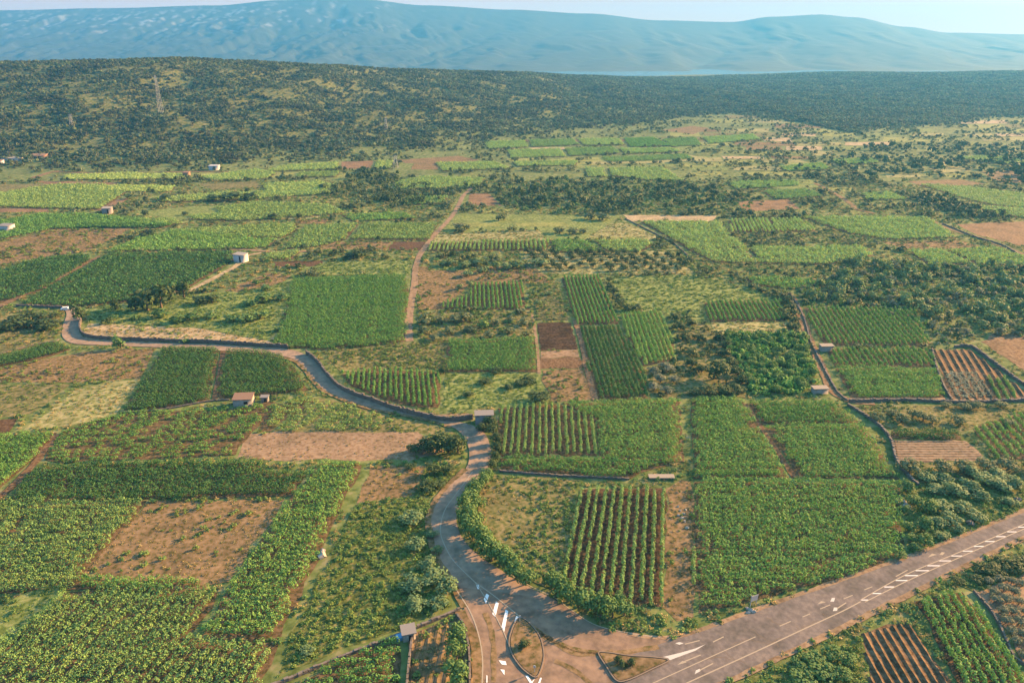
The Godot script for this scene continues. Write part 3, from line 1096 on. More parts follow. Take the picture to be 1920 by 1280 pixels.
func build_fields() -> void:
	field("fallow_field", "large brown fallow square with scattered tufts at the lower left", [-95.3, -162.3, -59.3, -163, -61.2, -148.5, -62.9, -130.8, -67, -129.7, -84.1, -131.1, -96.6, -132.9], "tan")
	field("grass_field", "light green grass wedge at the left edge above the bottom vineyard", [-113, -119.7, -108.3, -122.8, -106.2, -126.5, -97.6, -129.7, -99.2, -118.9, -101.1, -111.7, -104.7, -107.6], "grass")
	field("stubble_field", "pinkish pale stubble patch left of the big dark bush", [-81.5, -198.3, -59.4, -200, -29.3, -198.9, -19.5, -186.5, -29.9, -182.9, -55.3, -182.9, -80, -183.5], "pink")
	field("field", "weedy roadside ground above the stubble patch", [-65.1, -223.4, -45.2, -212.8, -30.6, -206.9, -19.9, -201, -14.9, -195.3, -29.5, -198.6, -59.4, -200, -75.5, -198.6], "olive")
	field("fallow_field", "tan fallow field at the left edge with dark furrow line below", [-201.5, -247.9, -189.6, -247.9, -168.4, -263.3, -140.9, -267.7, -133.8, -239.4, -156.6, -234.9, -181.4, -235.4, -191.9, -234], "tan")
	field("grass_field", "grey green grassland at the left edge under the tan fallow", [-191.6, -233.6, -155.5, -233.6, -155.8, -222.2, -155.1, -211.3, -164.9, -209.9, -174.7, -209.1], "olive")
	field("meadow", "pale yellowish meadow left of the slanting dark vineyard", [-151.4, -200.6, -151.8, -229.7, -133.4, -238.5, -138.4, -266, -131.3, -225.5, -128.7, -211.3, -135.8, -203.8], "pale")
	field("fallow_field", "small brown field corner at the left edge above the ditch", [-174.2, -208.4, -158.5, -208.4, -155.3, -198.6, -167.4, -198.6], "dark")
	field("meadow", "strip of dry grass inside the road loop at the left", [-182.6, -295.5, -130.4, -288.4, -99.1, -274.5, -88.6, -267.7, -120, -272.8, -172.4, -274.5, -178.3, -283.4], "straw")
	field("fallow_field", "brown rough pasture beside the curving road in the middle", [-74.5, -265.5, -55.5, -271.6, -26.7, -274.5, -24.8, -247, -51.2, -247, -62, -242.2], "olivetan")
	field("field", "weedy ground right of the lens shaped vineyard", [-24.1, -243.2, 9.3, -243.6, 12.5, -220.6, 4.4, -217.4, -23, -213.6], "grass")
	field("ploughed_field", "dark brown freshly ploughed rectangle in the middle of the plain", [11, -295.5, 25.3, -296.1, 25.8, -266, 10.9, -264.9], "dark", [1.000, 0.000, 1.6, 0.22])
	field("ploughed_field", "pale band of loose earth across the ploughed strip", [11.1, -264.4, 25.8, -265.5, 26.2, -258.5, 11, -257.5], "pink")
	field("ploughed_field", "brown harrowed bed below the pale band of earth", [11, -257, 26.4, -258, 26.3, -247.9, 10.6, -247], "darktan")
	field("stubble_field", "light brown stubble at the foot of the ploughed strip", [10.8, -246, 26.4, -247.5, 27.3, -221, 12.9, -220.6], "tan")
	field("field", "olive terraces of brown soil left of the crisp rows", [10.5, -345.3, 22.6, -349.7, 24.4, -299.5, 10.7, -299.5], "olivetan", [1.000, 0.000, 3.4, 0.45])
	field("fallow_field", "brown rough ground with small trees below the small square vineyard", [-43.1, -309.9, 9.6, -309.9, 9.8, -279.2, -36.6, -274.5], "olivetan")
	field("field", "dry brushy ground around the small square vineyard", [-51.4, -383.3, 11.6, -383.3, 21.5, -354.1, 6.7, -354.1, -21.3, -349.7, -31.4, -313.5, -43, -313.5], "tan")
	field("fallow_field", "brown weedy field between the road hedge and the tall upright rows", [-8.1, -174.4, 18.3, -172.2, 13.2, -140.4, 9.3, -127.7, 4.7, -130.8, -3.7, -140.4, -9.1, -148.5, -11, -159.7], "olivetan")
	field("fallow_field", "brown dry patch at the top of the weedy plot left of the road", [-40, -178.8, -24.3, -180.3, -24.6, -172.2, -26.8, -164.5, -40.8, -161.8], "tan")
	field("grass_field", "rank green weedy plot between the narrow vineyard strip and the road", [-40.7, -161.3, -26.7, -164, -24.2, -180, -15.2, -180, -16.3, -174.9, -21.6, -162.1, -21.3, -150.6, -15.5, -132, -12.7, -124.1, -21.8, -117.3, -33.7, -111.5, -44.6, -104.2, -44.5, -115.2, -42.9, -133.3, -41.5, -150.6], "weeds")
	field("fallow_field", "brown garden plot with three bushes beside the junction", [-20.3, -115.2, -10.9, -120.9, -7.9, -109.6, -7.1, -97.2, -19.1, -97.2], "tan", [-0.047, 0.999, 1.6, 0.16])
	field("dirt_track", "brown stony lane right of the tall upright rows", [46.8, -172.2, 49.3, -172.2, 38.1, -119.7, 33.3, -118.8, 32.1, -122.8, 41.7, -167], "tan")
	field("meadow", "yellowish strip of dry grass under the small slanting rows", [85.8, -296.8, 124.5, -296.8, 121.4, -285.3, 85.1, -282.8], "pale")
	field("meadow", "grassy brown gap in the middle of the slanting rows vineyard", [151.5, -297.5, 154.8, -297.5, 148.2, -274.5, 144.8, -274.5], "olive")
	field("ploughed_field", "brown striped vegetable plot with pale plants at the right", [165.4, -265.5, 180, -266, 179.3, -247.9, 176.5, -226.3, 176.9, -220.6, 147.7, -220.6], "darktan", [-0.321, 0.947, 2.6, 0.42])
	field("fallow_field", "orange brown bare field at the right edge above the vegetable plot", [190, -274.5, 202.7, -285.3, 221.9, -274.5, 190.7, -229.7, 188.3, -248.9], "red")
	field("ploughed_field", "brown ploughed rectangle with fine furrows in the walled garden at the right", [115.3, -194, 136.9, -194, 136.6, -182.9, 110.3, -181.1], "pink", [1.000, 0.000, 1.4, 0.15])
	field("field", "brown garden ground of the olive shrubs at the right", [112.9, -216.7, 170.3, -218.2, 182.2, -217.4, 143.9, -202.7, 138.7, -198.6, 117.2, -200.6], "olivetan")
	field("field", "earth strip under the row of round olives at the right", [110.9, -180.6, 137, -182.3, 156.5, -180.6, 150.7, -172.2, 107.6, -170.9], "olivetan")
	field("grass_field", "rough green ground between the olives and the main road", [107.2, -170.1, 150.7, -172.2, 146.2, -165.8, 131.2, -158, 98.5, -142.7, 92.9, -140.4], "weeds")
	field("ploughed_field", "brown bed of thin crop rows below the main road", [70.8, -115.5, 81.5, -118.8, 81.8, -104.4, 80.3, -97.2, 65, -97.2], "darktan", [-0.031, 1.000, 1.7, 0.34])
	field("grass_field", "green grass below the main road at the bottom right", [44, -103.8, 68.4, -114.1, 70.6, -115.2, 65, -97.2, 42, -97.2], "weeds")
	field("field", "pinkish ground with round grey shrubs at the lower right edge", [100.9, -127.4, 116.1, -134.7, 125.8, -136.6, 98.4, -97.2, 97.1, -103.2, 101.4, -118.9], "pink")
	field("grass_field", "grassy verge between the main road and the grey shrubs", [99, -130.3, 111.2, -136.6, 133.4, -147.4, 125.8, -136.6, 112, -132, 101.1, -127.7], "weeds")
	field("fallow_field", "tan fallow slope at the left edge in the middle distance", [-328.5, -432.1, -311.7, -436, -299.7, -471.3, -251.4, -475.9, -248.9, -456.5, -248.2, -414.6, -269.4, -399.5, -279.5, -386.4, -291.3, -378.1], "tan")
	field("meadow", "pale green streak across the tan fallow slope", [-291.4, -432.1, -281, -456.5, -268.9, -462.3, -268.1, -445.4, -274.2, -421.9], "pale")
	field("ploughed_field", "dark brown wedge under the tan fallow slope", [-313.1, -409.9, -298.6, -415.8, -279, -419.5, -282.6, -405.2, -287.3, -398.4, -302.2, -394], "darktan")
	field("ploughed_field", "orange brown strip of bare earth far left", [-402.9, -540, -379.2, -540, -342.5, -538, -334.7, -524.8, -369.4, -524.8, -392.4, -524.8], "red")
	field("fallow_field", "orange patch of earth far left beside a small grey house", [-303.8, -530.4, -312.1, -572.9, -302.8, -579.5, -299.6, -564.3, -299.2, -530.4], "red")
	field("fallow_field", "thin orange strip under the pale road at the hill foot", [-428.3, -659.6, -345.6, -651.2, -339.9, -635.1, -404.3, -643], "red")
	field("ploughed_field", "dark brown ploughed square beside the bend of the track", [-72.5, -438.6, -52.2, -438.6, -53.2, -418.2, -73.2, -418.2], "dark")
	field("fallow_field", "pale earth strip left of the dark brown plough square", [-115.9, -438.6, -73.5, -438.6, -73.9, -420.7, -114.4, -420.7], "tan")
	field("meadow", "pale meadow above the narrow band of upright rows", [-48.8, -456.5, 17.3, -468.3, 21.7, -442.6, -48.1, -436], "pale")
	field("ploughed_field", "dark narrow plough strip right of the white walled house", [-132.7, -394, -105.4, -395.1, -104.3, -384.3, -128.3, -383.3], "dark")
	field("meadow", "wide light meadow left of the dirt track", [-114.2, -378.1, -100.2, -391.8, -56, -396.2, -54, -367.2, -89.4, -369.2], "grass")
	field("fallow_field", "bare brownish scrap below the light vineyard corner", [-140.6, -341, -129.2, -371.1, -114.9, -368.2, -115.8, -354.1, -132, -338.5], "tan")
	field("stubble_field", "pale stubble strip in front of the wooded hollow", [79.5, -515.7, 145.3, -513.9, 137.8, -495.1, 79.5, -495.1], "straw")
	field("meadow", "straw coloured meadow left of the diagonal stone wall", [67, -488.5, 77.3, -490.1, 93.7, -450.9, 83.4, -441.3, 44.6, -444], "pale")
	field("field", "grassy ground of the olive grove in the middle", [6.2, -414.6, 49.5, -413.4, 90.4, -417, 96, -371.1, 52.9, -367.2, 11.2, -371.1], "pale")
	field("fallow_field", "orange patch at the edge of the wooded hollow", [-34.7, -597.7, -19.6, -600.1, -7.2, -547.9, -33.7, -549.9], "red")
	field("fallow_field", "tan patch under the left hill right of the vineyard strip", [-178, -778.5, -146, -786.3, -140.1, -734.7, -167.4, -724.4], "red")
	field("stubble_field", "small tan field under the hill beside the poles", [-101, -763.4, -74.1, -767.1, -72.8, -724.4, -98.8, -724.4], "tan")
	field("fallow_field", "green and tan field left of the lane wall at the right", [225.9, -438.6, 275.9, -442.6, 282, -424.4, 232, -419.5], "tan")
	field("fallow_field", "orange bare field at the right edge behind the lane", [298.8, -486.9, 379.1, -500.1, 321.2, -417, 305.8, -426.9, 295.2, -456.5], "red")
	field("fallow_field", "reddish scrub field right of the wooded hollow", [172.8, -564.3, 217.7, -575.1, 211.9, -536.1, 170.4, -528.5], "red")
	field("meadow", "pale field strip among the woods at the far right", [412.6, -738.1, 457.9, -752.4, 448.3, -717.7, 405.1, -704.7], "pale")
	field("meadow", "tan clearing in the woods at the far right edge", [449.5, -711.2, 542.5, -734.7, 488.2, -656.8, 429.2, -645.8], "tan")
	field("grass_field", "green meadow in the middle plain left of the stone lane", [-38.2, -521.1, 52.7, -512.2, 77.4, -513.9, 64.6, -486.9, 44.6, -444, 23.1, -444, 18.1, -471.3, -44.5, -462.3], "grass")
	field("grass_field", "light green rough meadow right of the crisp rows", [49.6, -363.4, 94.8, -368.2, 119.8, -341, 121, -328.7, 87.1, -324, 82.7, -286.5, 69.7, -299.5, 67.4, -312.1, 48.8, -307.8], "grass")
	field("grass_field", "scrubby green ground under the dark grove edge", [72, -299.5, 84.3, -292.9, 87.3, -274.5, 84.9, -247.9, 79.6, -223.4, 47.7, -222.2, 48.2, -247, 62.3, -254.9], "olive")
	field("grass_field", "green rough ground around the clump of trees at the left", [-193.5, -313.5, -160.6, -332.7, -139.7, -338.5, -113.1, -358.7, -101.1, -299.5, -99.1, -274.5, -130.9, -289.7, -183.6, -297.5], "grass")
	field("field", "dry scrub ground inside the left road end", [-237, -299.5, -226.6, -305, -203.1, -309.2, -188.3, -286.5, -185.3, -274.5, -197.5, -260.1, -207.7, -257], "olivetan")
	field("fallow_field", "brown strip in the far plain left of the lime green vineyard", [-124.1, -790.3, -58.7, -823.3, -33.9, -790.3, -54.9, -767.1, -109.7, -767.1], "tan")
	field("meadow", "pale strip in the far plain below the lime green vineyard", [78.3, -782.4, 195.5, -832, 212.8, -806.5, 159.8, -770.9, 81.5, -759.7], "pale")
	field("grass_field", "green strip beside the far lane at the right", [222.8, -656.8, 270.9, -671.1, 264.4, -629.8, 225.5, -609.7], "grass")
	field("fallow_field", "tan scrap between the far right woods", [350.8, -656.8, 404.6, -668.2, 413.6, -643, 352.8, -624.7], "tan")
	field("fallow_field", "brownish meadow far off in the middle right", [215.5, -1093.7, 276, -1156, 292.3, -1124, 248.7, -1037.5], "tan")
	field("grass_field", "green meadow in the left middle distance behind the tan fallow slope", [-273.9, -530.4, -225, -549.9, -205.1, -517.5, -228.2, -500.1, -262.5, -510.4], "grass")
	field("fallow_field", "tan meadow patch behind the green fields at the left", [-274.2, -643, -227.5, -656.8, -214.2, -629.8, -249.5, -614.6], "olive")
	field("grass_field", "wide green meadow left of the rolling vineyard", [-446.1, -643, -403.6, -645.8, -393.5, -640.4, -418.2, -600.1, -442.8, -597.7], "olive")
	field("fallow_field", "reddish bare patch behind the meadow in the middle", [22.1, -500.1, 55.5, -503.5, 57.8, -490.1, 28.4, -480.5], "tan")
	field("field", "narrow field strip far off on the plain", [377.1, -1346.5, 471.2, -1349.3, 442.3, -1279.3, 355.2, -1285.2], "olive", [], "narrow field strips far off on the plain")
	field("field", "narrow field strip far off on the plain", [336, -1264.3, 384.4, -1256.4, 365.4, -1201.7, 319.1, -1209.8], "lime", [], "narrow field strips far off on the plain")
	field("field", "narrow field strip far off on the plain", [391, -1264.3, 480, -1257.6, 459.8, -1201.7, 375.3, -1210.3], "pale", [], "narrow field strips far off on the plain")
	field("field", "narrow field strip far off on the plain", [493.3, -1264.3, 513.1, -1265.8, 496.3, -1201.7, 479.1, -1204.6], "tan", [], "narrow field strips far off on the plain")
	field("field", "narrow field strip far off on the plain", [409.6, -1189, 481.9, -1186.1, 460.2, -1123, 391.4, -1125.3], "tan", [], "narrow field strips far off on the plain")
	field("field", "narrow field strip far off on the plain", [490.9, -1189, 570.7, -1184, 540.1, -1123, 464.2, -1127.8], "grass", [], "narrow field strips far off on the plain")
	field("field", "narrow field strip far off on the plain", [247.5, -1113.3, 304, -1109.3, 296.3, -1071, 242, -1076.2], "tan", [], "narrow field strips far off on the plain")
	field("field", "narrow field strip far off on the plain", [314.6, -1113.3, 378.8, -1114.4, 362.8, -1071, 302.1, -1074], "pale", [], "narrow field strips far off on the plain")
	field("field", "narrow field strip far off on the plain", [387.5, -1113.3, 437.8, -1114.3, 420.2, -1071, 372.7, -1072.8], "pale", [], "narrow field strips far off on the plain")
	field("field", "narrow field strip far off on the plain", [444.6, -1113.3, 503, -1110.3, 486.8, -1071, 428.5, -1069], "lime", [], "narrow field strips far off on the plain")
	field("field", "narrow field strip far off on the plain", [567.3, -1113.3, 619.1, -1120.9, 599.1, -1071, 555.1, -1075.3], "grass", [], "narrow field strips far off on the plain")
	field("field", "narrow field strip far off on the plain", [220.2, -1058.7, 262.3, -1063.5, 252.8, -1015.3, 213, -1012.8], "lime", [], "narrow field strips far off on the plain")
	field("field", "narrow field strip far off on the plain", [268.9, -1058.7, 316.5, -1057, 305.7, -1015.3, 260.4, -1019.2], "olive", [], "narrow field strips far off on the plain")
	field("field", "narrow field strip far off on the plain", [326.6, -1058.7, 371.5, -1061.8, 361.6, -1015.3, 318.7, -1012.7], "olive", [], "narrow field strips far off on the plain")
	field("field", "narrow field strip far off on the plain", [378.7, -1058.7, 424.9, -1056.2, 407.7, -1015.3, 362.4, -1015.1], "straw", [], "narrow field strips far off on the plain")
	field("field", "narrow field strip far off on the plain", [433, -1058.7, 483.6, -1059.1, 462.4, -1015.3, 416.3, -1021.2], "lime", [], "narrow field strips far off on the plain")
	field("field", "narrow field strip far off on the plain", [492.1, -1058.7, 550.1, -1054.7, 536.4, -1015.3, 479.1, -1016.2], "grass", [], "narrow field strips far off on the plain")
	field("field", "narrow field strip far off on the plain", [562.4, -1058.7, 603.5, -1056.1, 578.7, -1015.3, 540.3, -1020.3], "pale", [], "narrow field strips far off on the plain")
	field("field", "narrow field strip far off on the plain", [200.8, -1003.5, 280.7, -1005.3, 264.2, -954.8, 189.1, -957.9], "olive", [], "narrow field strips far off on the plain")
	field("field", "narrow field strip far off on the plain", [287.4, -1003.5, 327.3, -1004.8, 315.2, -954.8, 278.6, -958.4], "tan", [], "narrow field strips far off on the plain")
	field("field", "narrow field strip far off on the plain", [332.2, -1003.5, 368.1, -1000.7, 355.3, -954.8, 321.1, -957.9], "straw", [], "narrow field strips far off on the plain")
	field("field", "narrow field strip far off on the plain", [454.3, -1003.5, 489.8, -1007.5, 466, -954.8, 433.9, -954.8], "grass", [], "narrow field strips far off on the plain")
	field("field", "narrow field strip far off on the plain", [494, -1003.5, 570.1, -997.7, 545, -954.8, 470.7, -957.4], "lime", [], "narrow field strips far off on the plain")
	field("field", "narrow field strip far off on the plain", [191.2, -948.3, 273.3, -949.5, 264.4, -912.7, 185.9, -914], "lime", [], "narrow field strips far off on the plain")
	field("field", "narrow field strip far off on the plain", [278.7, -948.3, 354.1, -949.3, 345.1, -912.7, 272.7, -912.5], "tan", [], "narrow field strips far off on the plain")
	field("field", "narrow field strip far off on the plain", [359.9, -948.3, 414.9, -947.5, 397.5, -912.7, 345.2, -915.5], "pale", [], "narrow field strips far off on the plain")
	field("field", "narrow field strip far off on the plain", [420, -948.3, 480.7, -952.4, 460.9, -912.7, 405.7, -916.2], "straw", [], "narrow field strips far off on the plain")
	field("field", "narrow field strip far off on the plain", [197.7, -908.3, 276.8, -904.4, 266.9, -869.9, 189.5, -868.3], "grass", [], "narrow field strips far off on the plain")
	field("field", "narrow field strip far off on the plain", [281.5, -908.3, 323.6, -905.2, 314.4, -869.9, 273.6, -872], "tan", [], "narrow field strips far off on the plain")
	field("field", "narrow field strip far off on the plain", [331.2, -908.3, 375.1, -909.5, 359.6, -869.9, 318.6, -871.9], "straw", [], "narrow field strips far off on the plain")
	field("field", "narrow field strip far off on the plain", [378.3, -908.3, 418.4, -908, 407.5, -869.9, 370.7, -874.4], "grass", [], "narrow field strips far off on the plain")
	field("field", "narrow field strip far off on the plain", [265.8, -861, 336.9, -858.1, 322.2, -826.9, 253.5, -829.9], "lime", [], "narrow field strips far off on the plain")
	field("field", "narrow field strip far off on the plain", [344.9, -861, 370.9, -862.7, 354.5, -826.9, 329.6, -825.6], "pale", [], "narrow field strips far off on the plain")
	field("field", "narrow field strip far off on the plain", [197.9, -820.9, 224.6, -821, 219, -798.8, 193.6, -801.1], "grass", [], "narrow field strips far off on the plain")
	field("field", "narrow field strip far off on the plain", [230.6, -820.9, 275.7, -819, 270.5, -798.8, 226.7, -801.2], "straw", [], "narrow field strips far off on the plain")
	field("field", "narrow field strip far off on the plain", [281.5, -820.9, 324.2, -819.3, 321.8, -798.8, 280.1, -800.3], "tan", [], "narrow field strips far off on the plain")
	field("field", "narrow field strip far off on the plain", [217.4, -793.8, 258.9, -791.3, 254.3, -775, 212.7, -774], "lime", [], "narrow field strips far off on the plain")
	field("field", "narrow field strip far off on the plain", [262.1, -793.8, 307, -792, 305.6, -775, 261.1, -775.1], "pale", [], "narrow field strips far off on the plain")
	field("field", "narrow field strip far off on the plain", [723.2, -1244.3, 814.8, -1253.8, 782.4, -1194.2, 697.7, -1189.8], "straw", [], "narrow field strips far off on the plain")
	field("field", "narrow field strip far off on the plain", [815.8, -1244.3, 890, -1253.8, 854.1, -1194.2, 786.3, -1189.8], "lime", [], "narrow field strips far off on the plain")
	field("field", "narrow field strip far off on the plain", [691.3, -1172.7, 758.6, -1181.2, 730.4, -1127.9, 668.4, -1124], "lime", [], "narrow field strips far off on the plain")
	field("field", "narrow field strip far off on the plain", [759.9, -1172.7, 846.4, -1181.2, 814.4, -1127.9, 734.3, -1124], "olive", [], "narrow field strips far off on the plain")
	field("field", "narrow field strip far off on the plain", [678.3, -1108.7, 726.1, -1116.3, 700.7, -1068.4, 657, -1064.9], "lime", [], "narrow field strips far off on the plain")
	field("field", "narrow field strip far off on the plain", [727.6, -1108.7, 816.5, -1116.3, 787.3, -1068.4, 704.4, -1064.9], "lime", [], "narrow field strips far off on the plain")
	field("field", "narrow field strip far off on the plain", [622.1, -1051, 669.7, -1057.9, 647.7, -1014.6, 603.9, -1011.4], "pale", [], "narrow field strips far off on the plain")
	field("field", "narrow field strip far off on the plain", [671.4, -1051, 754.2, -1057.9, 728.9, -1014.6, 651.4, -1011.4], "straw", [], "narrow field strips far off on the plain")
	field("field", "narrow field strip far off on the plain", [620.7, -998.9, 688.4, -1005.1, 666.7, -965.8, 603.4, -962.9], "pale", [], "narrow field strips far off on the plain")
	field("field", "narrow field strip far off on the plain", [690, -998.9, 738, -1005.1, 714.4, -965.8, 670.3, -962.9], "pale", [], "narrow field strips far off on the plain")
	field("field", "narrow field strip far off on the plain", [-298.8, -704.7, -257.5, -707.9, -253.8, -683, -293.8, -680], "lime", [], "narrow field strips far off on the plain")
	field("field", "narrow field strip far off on the plain", [-251.3, -704.7, -197.6, -707.9, -195.9, -683, -247.9, -680], "lime", [], "narrow field strips far off on the plain")
	field("field", "narrow field strip far off on the plain", [-191.6, -704.7, -154.9, -707.9, -154.7, -683, -190.2, -680], "lime", [], "narrow field strips far off on the plain")
	field("field", "narrow field strip far off on the plain", [-382.9, -629.8, -336.9, -632.4, -331.3, -612.2, -375.9, -609.7], "lime", [], "narrow field strips far off on the plain")
	field("field", "narrow field strip far off on the plain", [-331.1, -629.8, -298.5, -632.4, -294, -612.2, -325.6, -609.7], "tan", [], "narrow field strips far off on the plain")
	field("field", "narrow field strip far off on the plain", [-264.7, -577.3, -225.8, -579.5, -223.7, -562.2, -261.5, -560.1], "tan", [], "narrow field strips far off on the plain")
	field("field", "narrow field strip far off on the plain", [-220.8, -577.3, -189.9, -579.5, -188.7, -562.2, -218.8, -560.1], "grass", [], "narrow field strips far off on the plain")
	field("field", "narrow field strip far off on the plain", [-209.6, -551.9, -180.4, -553.9, -179.6, -538, -208, -536.1], "lime", [], "narrow field strips far off on the plain")
	field("field", "narrow field strip far off on the plain", [-175.8, -551.9, -138.8, -553.9, -139.1, -538, -175, -536.1], "grass", [], "narrow field strips far off on the plain")
	field("field", "narrow field strip far off on the plain", [-139.4, -528.5, -97.6, -530.4, -98.9, -515.7, -139.6, -513.9], "lime", [], "narrow field strips far off on the plain")
	field("field", "narrow field strip far off on the plain", [-203.8, -513.9, -165.8, -515.7, -165.3, -501.8, -202.4, -500.1], "lime", [], "narrow field strips far off on the plain")
	field("field", "narrow field strip far off on the plain", [-161.5, -513.9, -134, -515.7, -134.3, -501.8, -161.1, -500.1], "pale", [], "narrow field strips far off on the plain")
	field("field", "narrow field strip far off on the plain", [-147.2, -500.1, -126.1, -501.8, -126.7, -488.5, -147.2, -486.9], "tan", [], "narrow field strips far off on the plain")
	field("field", "narrow field strip far off on the plain", [-122.1, -500.1, -87.6, -501.8, -89.1, -488.5, -122.7, -486.9], "grass", [], "narrow field strips far off on the plain")
	field("field", "narrow field strip far off on the plain", [-5.8, -806.5, 35.7, -810.6, 37.2, -780.5, -2.8, -778.5], "lime", [], "narrow field strips far off on the plain")
	field("field", "narrow field strip far off on the plain", [51.6, -806.5, 100.7, -810.6, 100, -780.5, 52.7, -778.5], "lime", [], "narrow field strips far off on the plain")
	field("field", "narrow field strip far off on the plain", [111.8, -806.5, 154.2, -810.6, 151.6, -780.5, 110.9, -778.5], "lime", [], "narrow field strips far off on the plain")
	field("field", "narrow field strip far off on the plain", [175.5, -806.5, 226, -810.6, 220.8, -780.5, 172.5, -778.5], "pale", [], "narrow field strips far off on the plain")
	field("field", "narrow field strip far off on the plain", [55.1, -770.9, 96.3, -774.7, 95.8, -747, 56, -745.2], "lime", [], "narrow field strips far off on the plain")
	field("field", "narrow field strip far off on the plain", [117, -770.9, 165.8, -774.7, 162.9, -747, 115.9, -745.2], "grass", [], "narrow field strips far off on the plain")
	field("field", "narrow field strip far off on the plain", [176.3, -770.9, 236, -774.7, 230.7, -747, 173.4, -745.2], "lime", [], "narrow field strips far off on the plain")
	field("field", "narrow field strip far off on the plain", [246, -770.9, 307.8, -774.7, 300, -747, 240.9, -745.2], "lime", [], "narrow field strips far off on the plain")
	field("field", "narrow field strip far off on the plain", [176.2, -745.2, 214.3, -748.8, 209.9, -722.7, 173.4, -721.1], "grass", [], "narrow field strips far off on the plain")
	field("field", "narrow field strip far off on the plain", [219.9, -745.2, 269.3, -748.8, 263.1, -722.7, 215.8, -721.1], "pale", [], "narrow field strips far off on the plain")
	field("field", "narrow field strip far off on the plain", [168.6, -711.2, 200, -714.4, 196.2, -690.6, 166.1, -689], "lime", [], "narrow field strips far off on the plain")
	field("field", "narrow field strip far off on the plain", [219.4, -711.2, 266.7, -714.4, 260.8, -690.6, 215.4, -689], "lime", [], "narrow field strips far off on the plain")
	field("field", "narrow field strip far off on the plain", [351.5, -698.4, 385.1, -701.5, 375.7, -678.5, 343.8, -677], "pale", [], "narrow field strips far off on the plain")
	field("field", "narrow field strip far off on the plain", [401.2, -698.4, 435.2, -701.5, 424.1, -678.5, 392.1, -677], "lime", [], "narrow field strips far off on the plain")
	field("field", "narrow field strip far off on the plain", [262.3, -624.7, 289.4, -627.3, 283.5, -608.5, 257.7, -607.3], "lime", [], "narrow field strips far off on the plain")
	field("field", "narrow field strip far off on the plain", [-166.9, -572.9, -134.5, -575.1, -129, -559.1, -160.9, -558], "lime", [], "narrow field strips far off on the plain")
	field("field", "narrow field strip far off on the plain", [-23.5, -536.1, 18.2, -538, 19.7, -523.9, -21.1, -523], "lime", [], "narrow field strips far off on the plain")
	field("field", "narrow field strip far off on the plain", [-36.1, -490.1, -9.7, -491.8, -7.7, -479.7, -33.6, -479], "lime", [], "narrow field strips far off on the plain")
	field("field", "narrow field strip far off on the plain", [1.7, -490.1, 36.2, -491.8, 37.2, -479.7, 3.5, -479], "lime", [], "narrow field strips far off on the plain")
	field("field", "narrow field strip far off on the plain", [46.7, -449.5, 79.4, -450.9, 79.4, -440.6, 47.5, -439.9], "lime", [], "narrow field strips far off on the plain")
	field("field", "narrow field strip far off on the plain", [-46.2, -383.3, -20.4, -384.3, -18.6, -376.6, -44, -376.1], "grass", [], "narrow field strips far off on the plain")
	field("field", "narrow field strip far off on the plain", [-102.1, -375.1, -82.3, -376.1, -79.5, -368.7, -99, -368.2], "lime", [], "narrow field strips far off on the plain")
	field("field", "narrow field strip far off on the plain", [-37.9, -974.6, -2.4, -980.6, 1, -954.3, -33.7, -951.5], "lime", [], "narrow field strips far off on the plain")
	field("field", "narrow field strip far off on the plain", [12.5, -974.6, 87.5, -980.6, 88.6, -954.3, 15.6, -951.5], "tan", [], "narrow field strips far off on the plain")
	field("field", "narrow field strip far off on the plain", [97, -974.6, 167, -980.6, 166.1, -954.3, 98.1, -951.5], "tan", [], "narrow field strips far off on the plain")
	field("field", "narrow field strip far off on the plain", [184.8, -974.6, 228, -980.6, 225.6, -954.3, 184, -951.5], "tan", [], "narrow field strips far off on the plain")
	field("field", "narrow field strip far off on the plain", [-28.5, -892.9, 5.2, -897.9, 8.2, -875.7, -24.8, -873.3], "pale", [], "narrow field strips far off on the plain")
	field("field", "narrow field strip far off on the plain", [20.1, -892.9, 72.4, -897.9, 73.8, -875.7, 22.8, -873.3], "straw", [], "narrow field strips far off on the plain")
	field("field", "narrow field strip far off on the plain", [81.3, -892.9, 118.3, -897.9, 118.6, -875.7, 82.7, -873.3], "tan", [], "narrow field strips far off on the plain")
	field("field", "narrow field strip far off on the plain", [133.7, -892.9, 178, -897.9, 176.9, -875.7, 134, -873.3], "pale", [], "narrow field strips far off on the plain")
	field("field", "narrow field strip far off on the plain", [-5.7, -794.3, 27.8, -798.3, 30, -780.5, -2.8, -778.5], "straw", [], "narrow field strips far off on the plain")
	field("field", "narrow field strip far off on the plain", [39.8, -794.3, 86.5, -798.3, 87.5, -780.5, 41.8, -778.5], "lime", [], "narrow field strips far off on the plain")
	track("rutted dirt track climbing the middle of the plain", [-41.4, -274.5, -44.2, -292.9, -47.4, -328.7, -48.7, -349.7, -51.7, -378.1, -52.9, -405.2, -51.6, -426.9, -49.1, -456.5, -41.8, -517.5, -39.2, -586.2, -33.9, -624.7], 3.3, "pink")
	track("orange dirt track between the two dark vineyards at the left", [-237, -306.4, -235.5, -318.7, -234.4, -341, -234.2, -373.1, -234.6, -396.2, -233.4, -405.2], 3.6, "red")
	track("pale path below the white walled house", [-158, -340.2, -153.6, -361.5, -150.3, -383.3, -151.3, -405.2, -145, -412.2], 3.2, "straw")
	track("level dirt path behind the white walled house", [-176.2, -417, -159.9, -419.5, -136.5, -414.6, -112.3, -417], 3, "pink")
	track("brown path between the two dark vineyards in the road bend", [-113.7, -266.6, -106.5, -243.2, -100.5, -222.2], 2, "darktan")
	track("narrow brown path beside the narrowing vineyard panel", [77.8, -218.6, 77.9, -201, 78, -186.5, 77.9, -173.3], 1.6, "darktan")
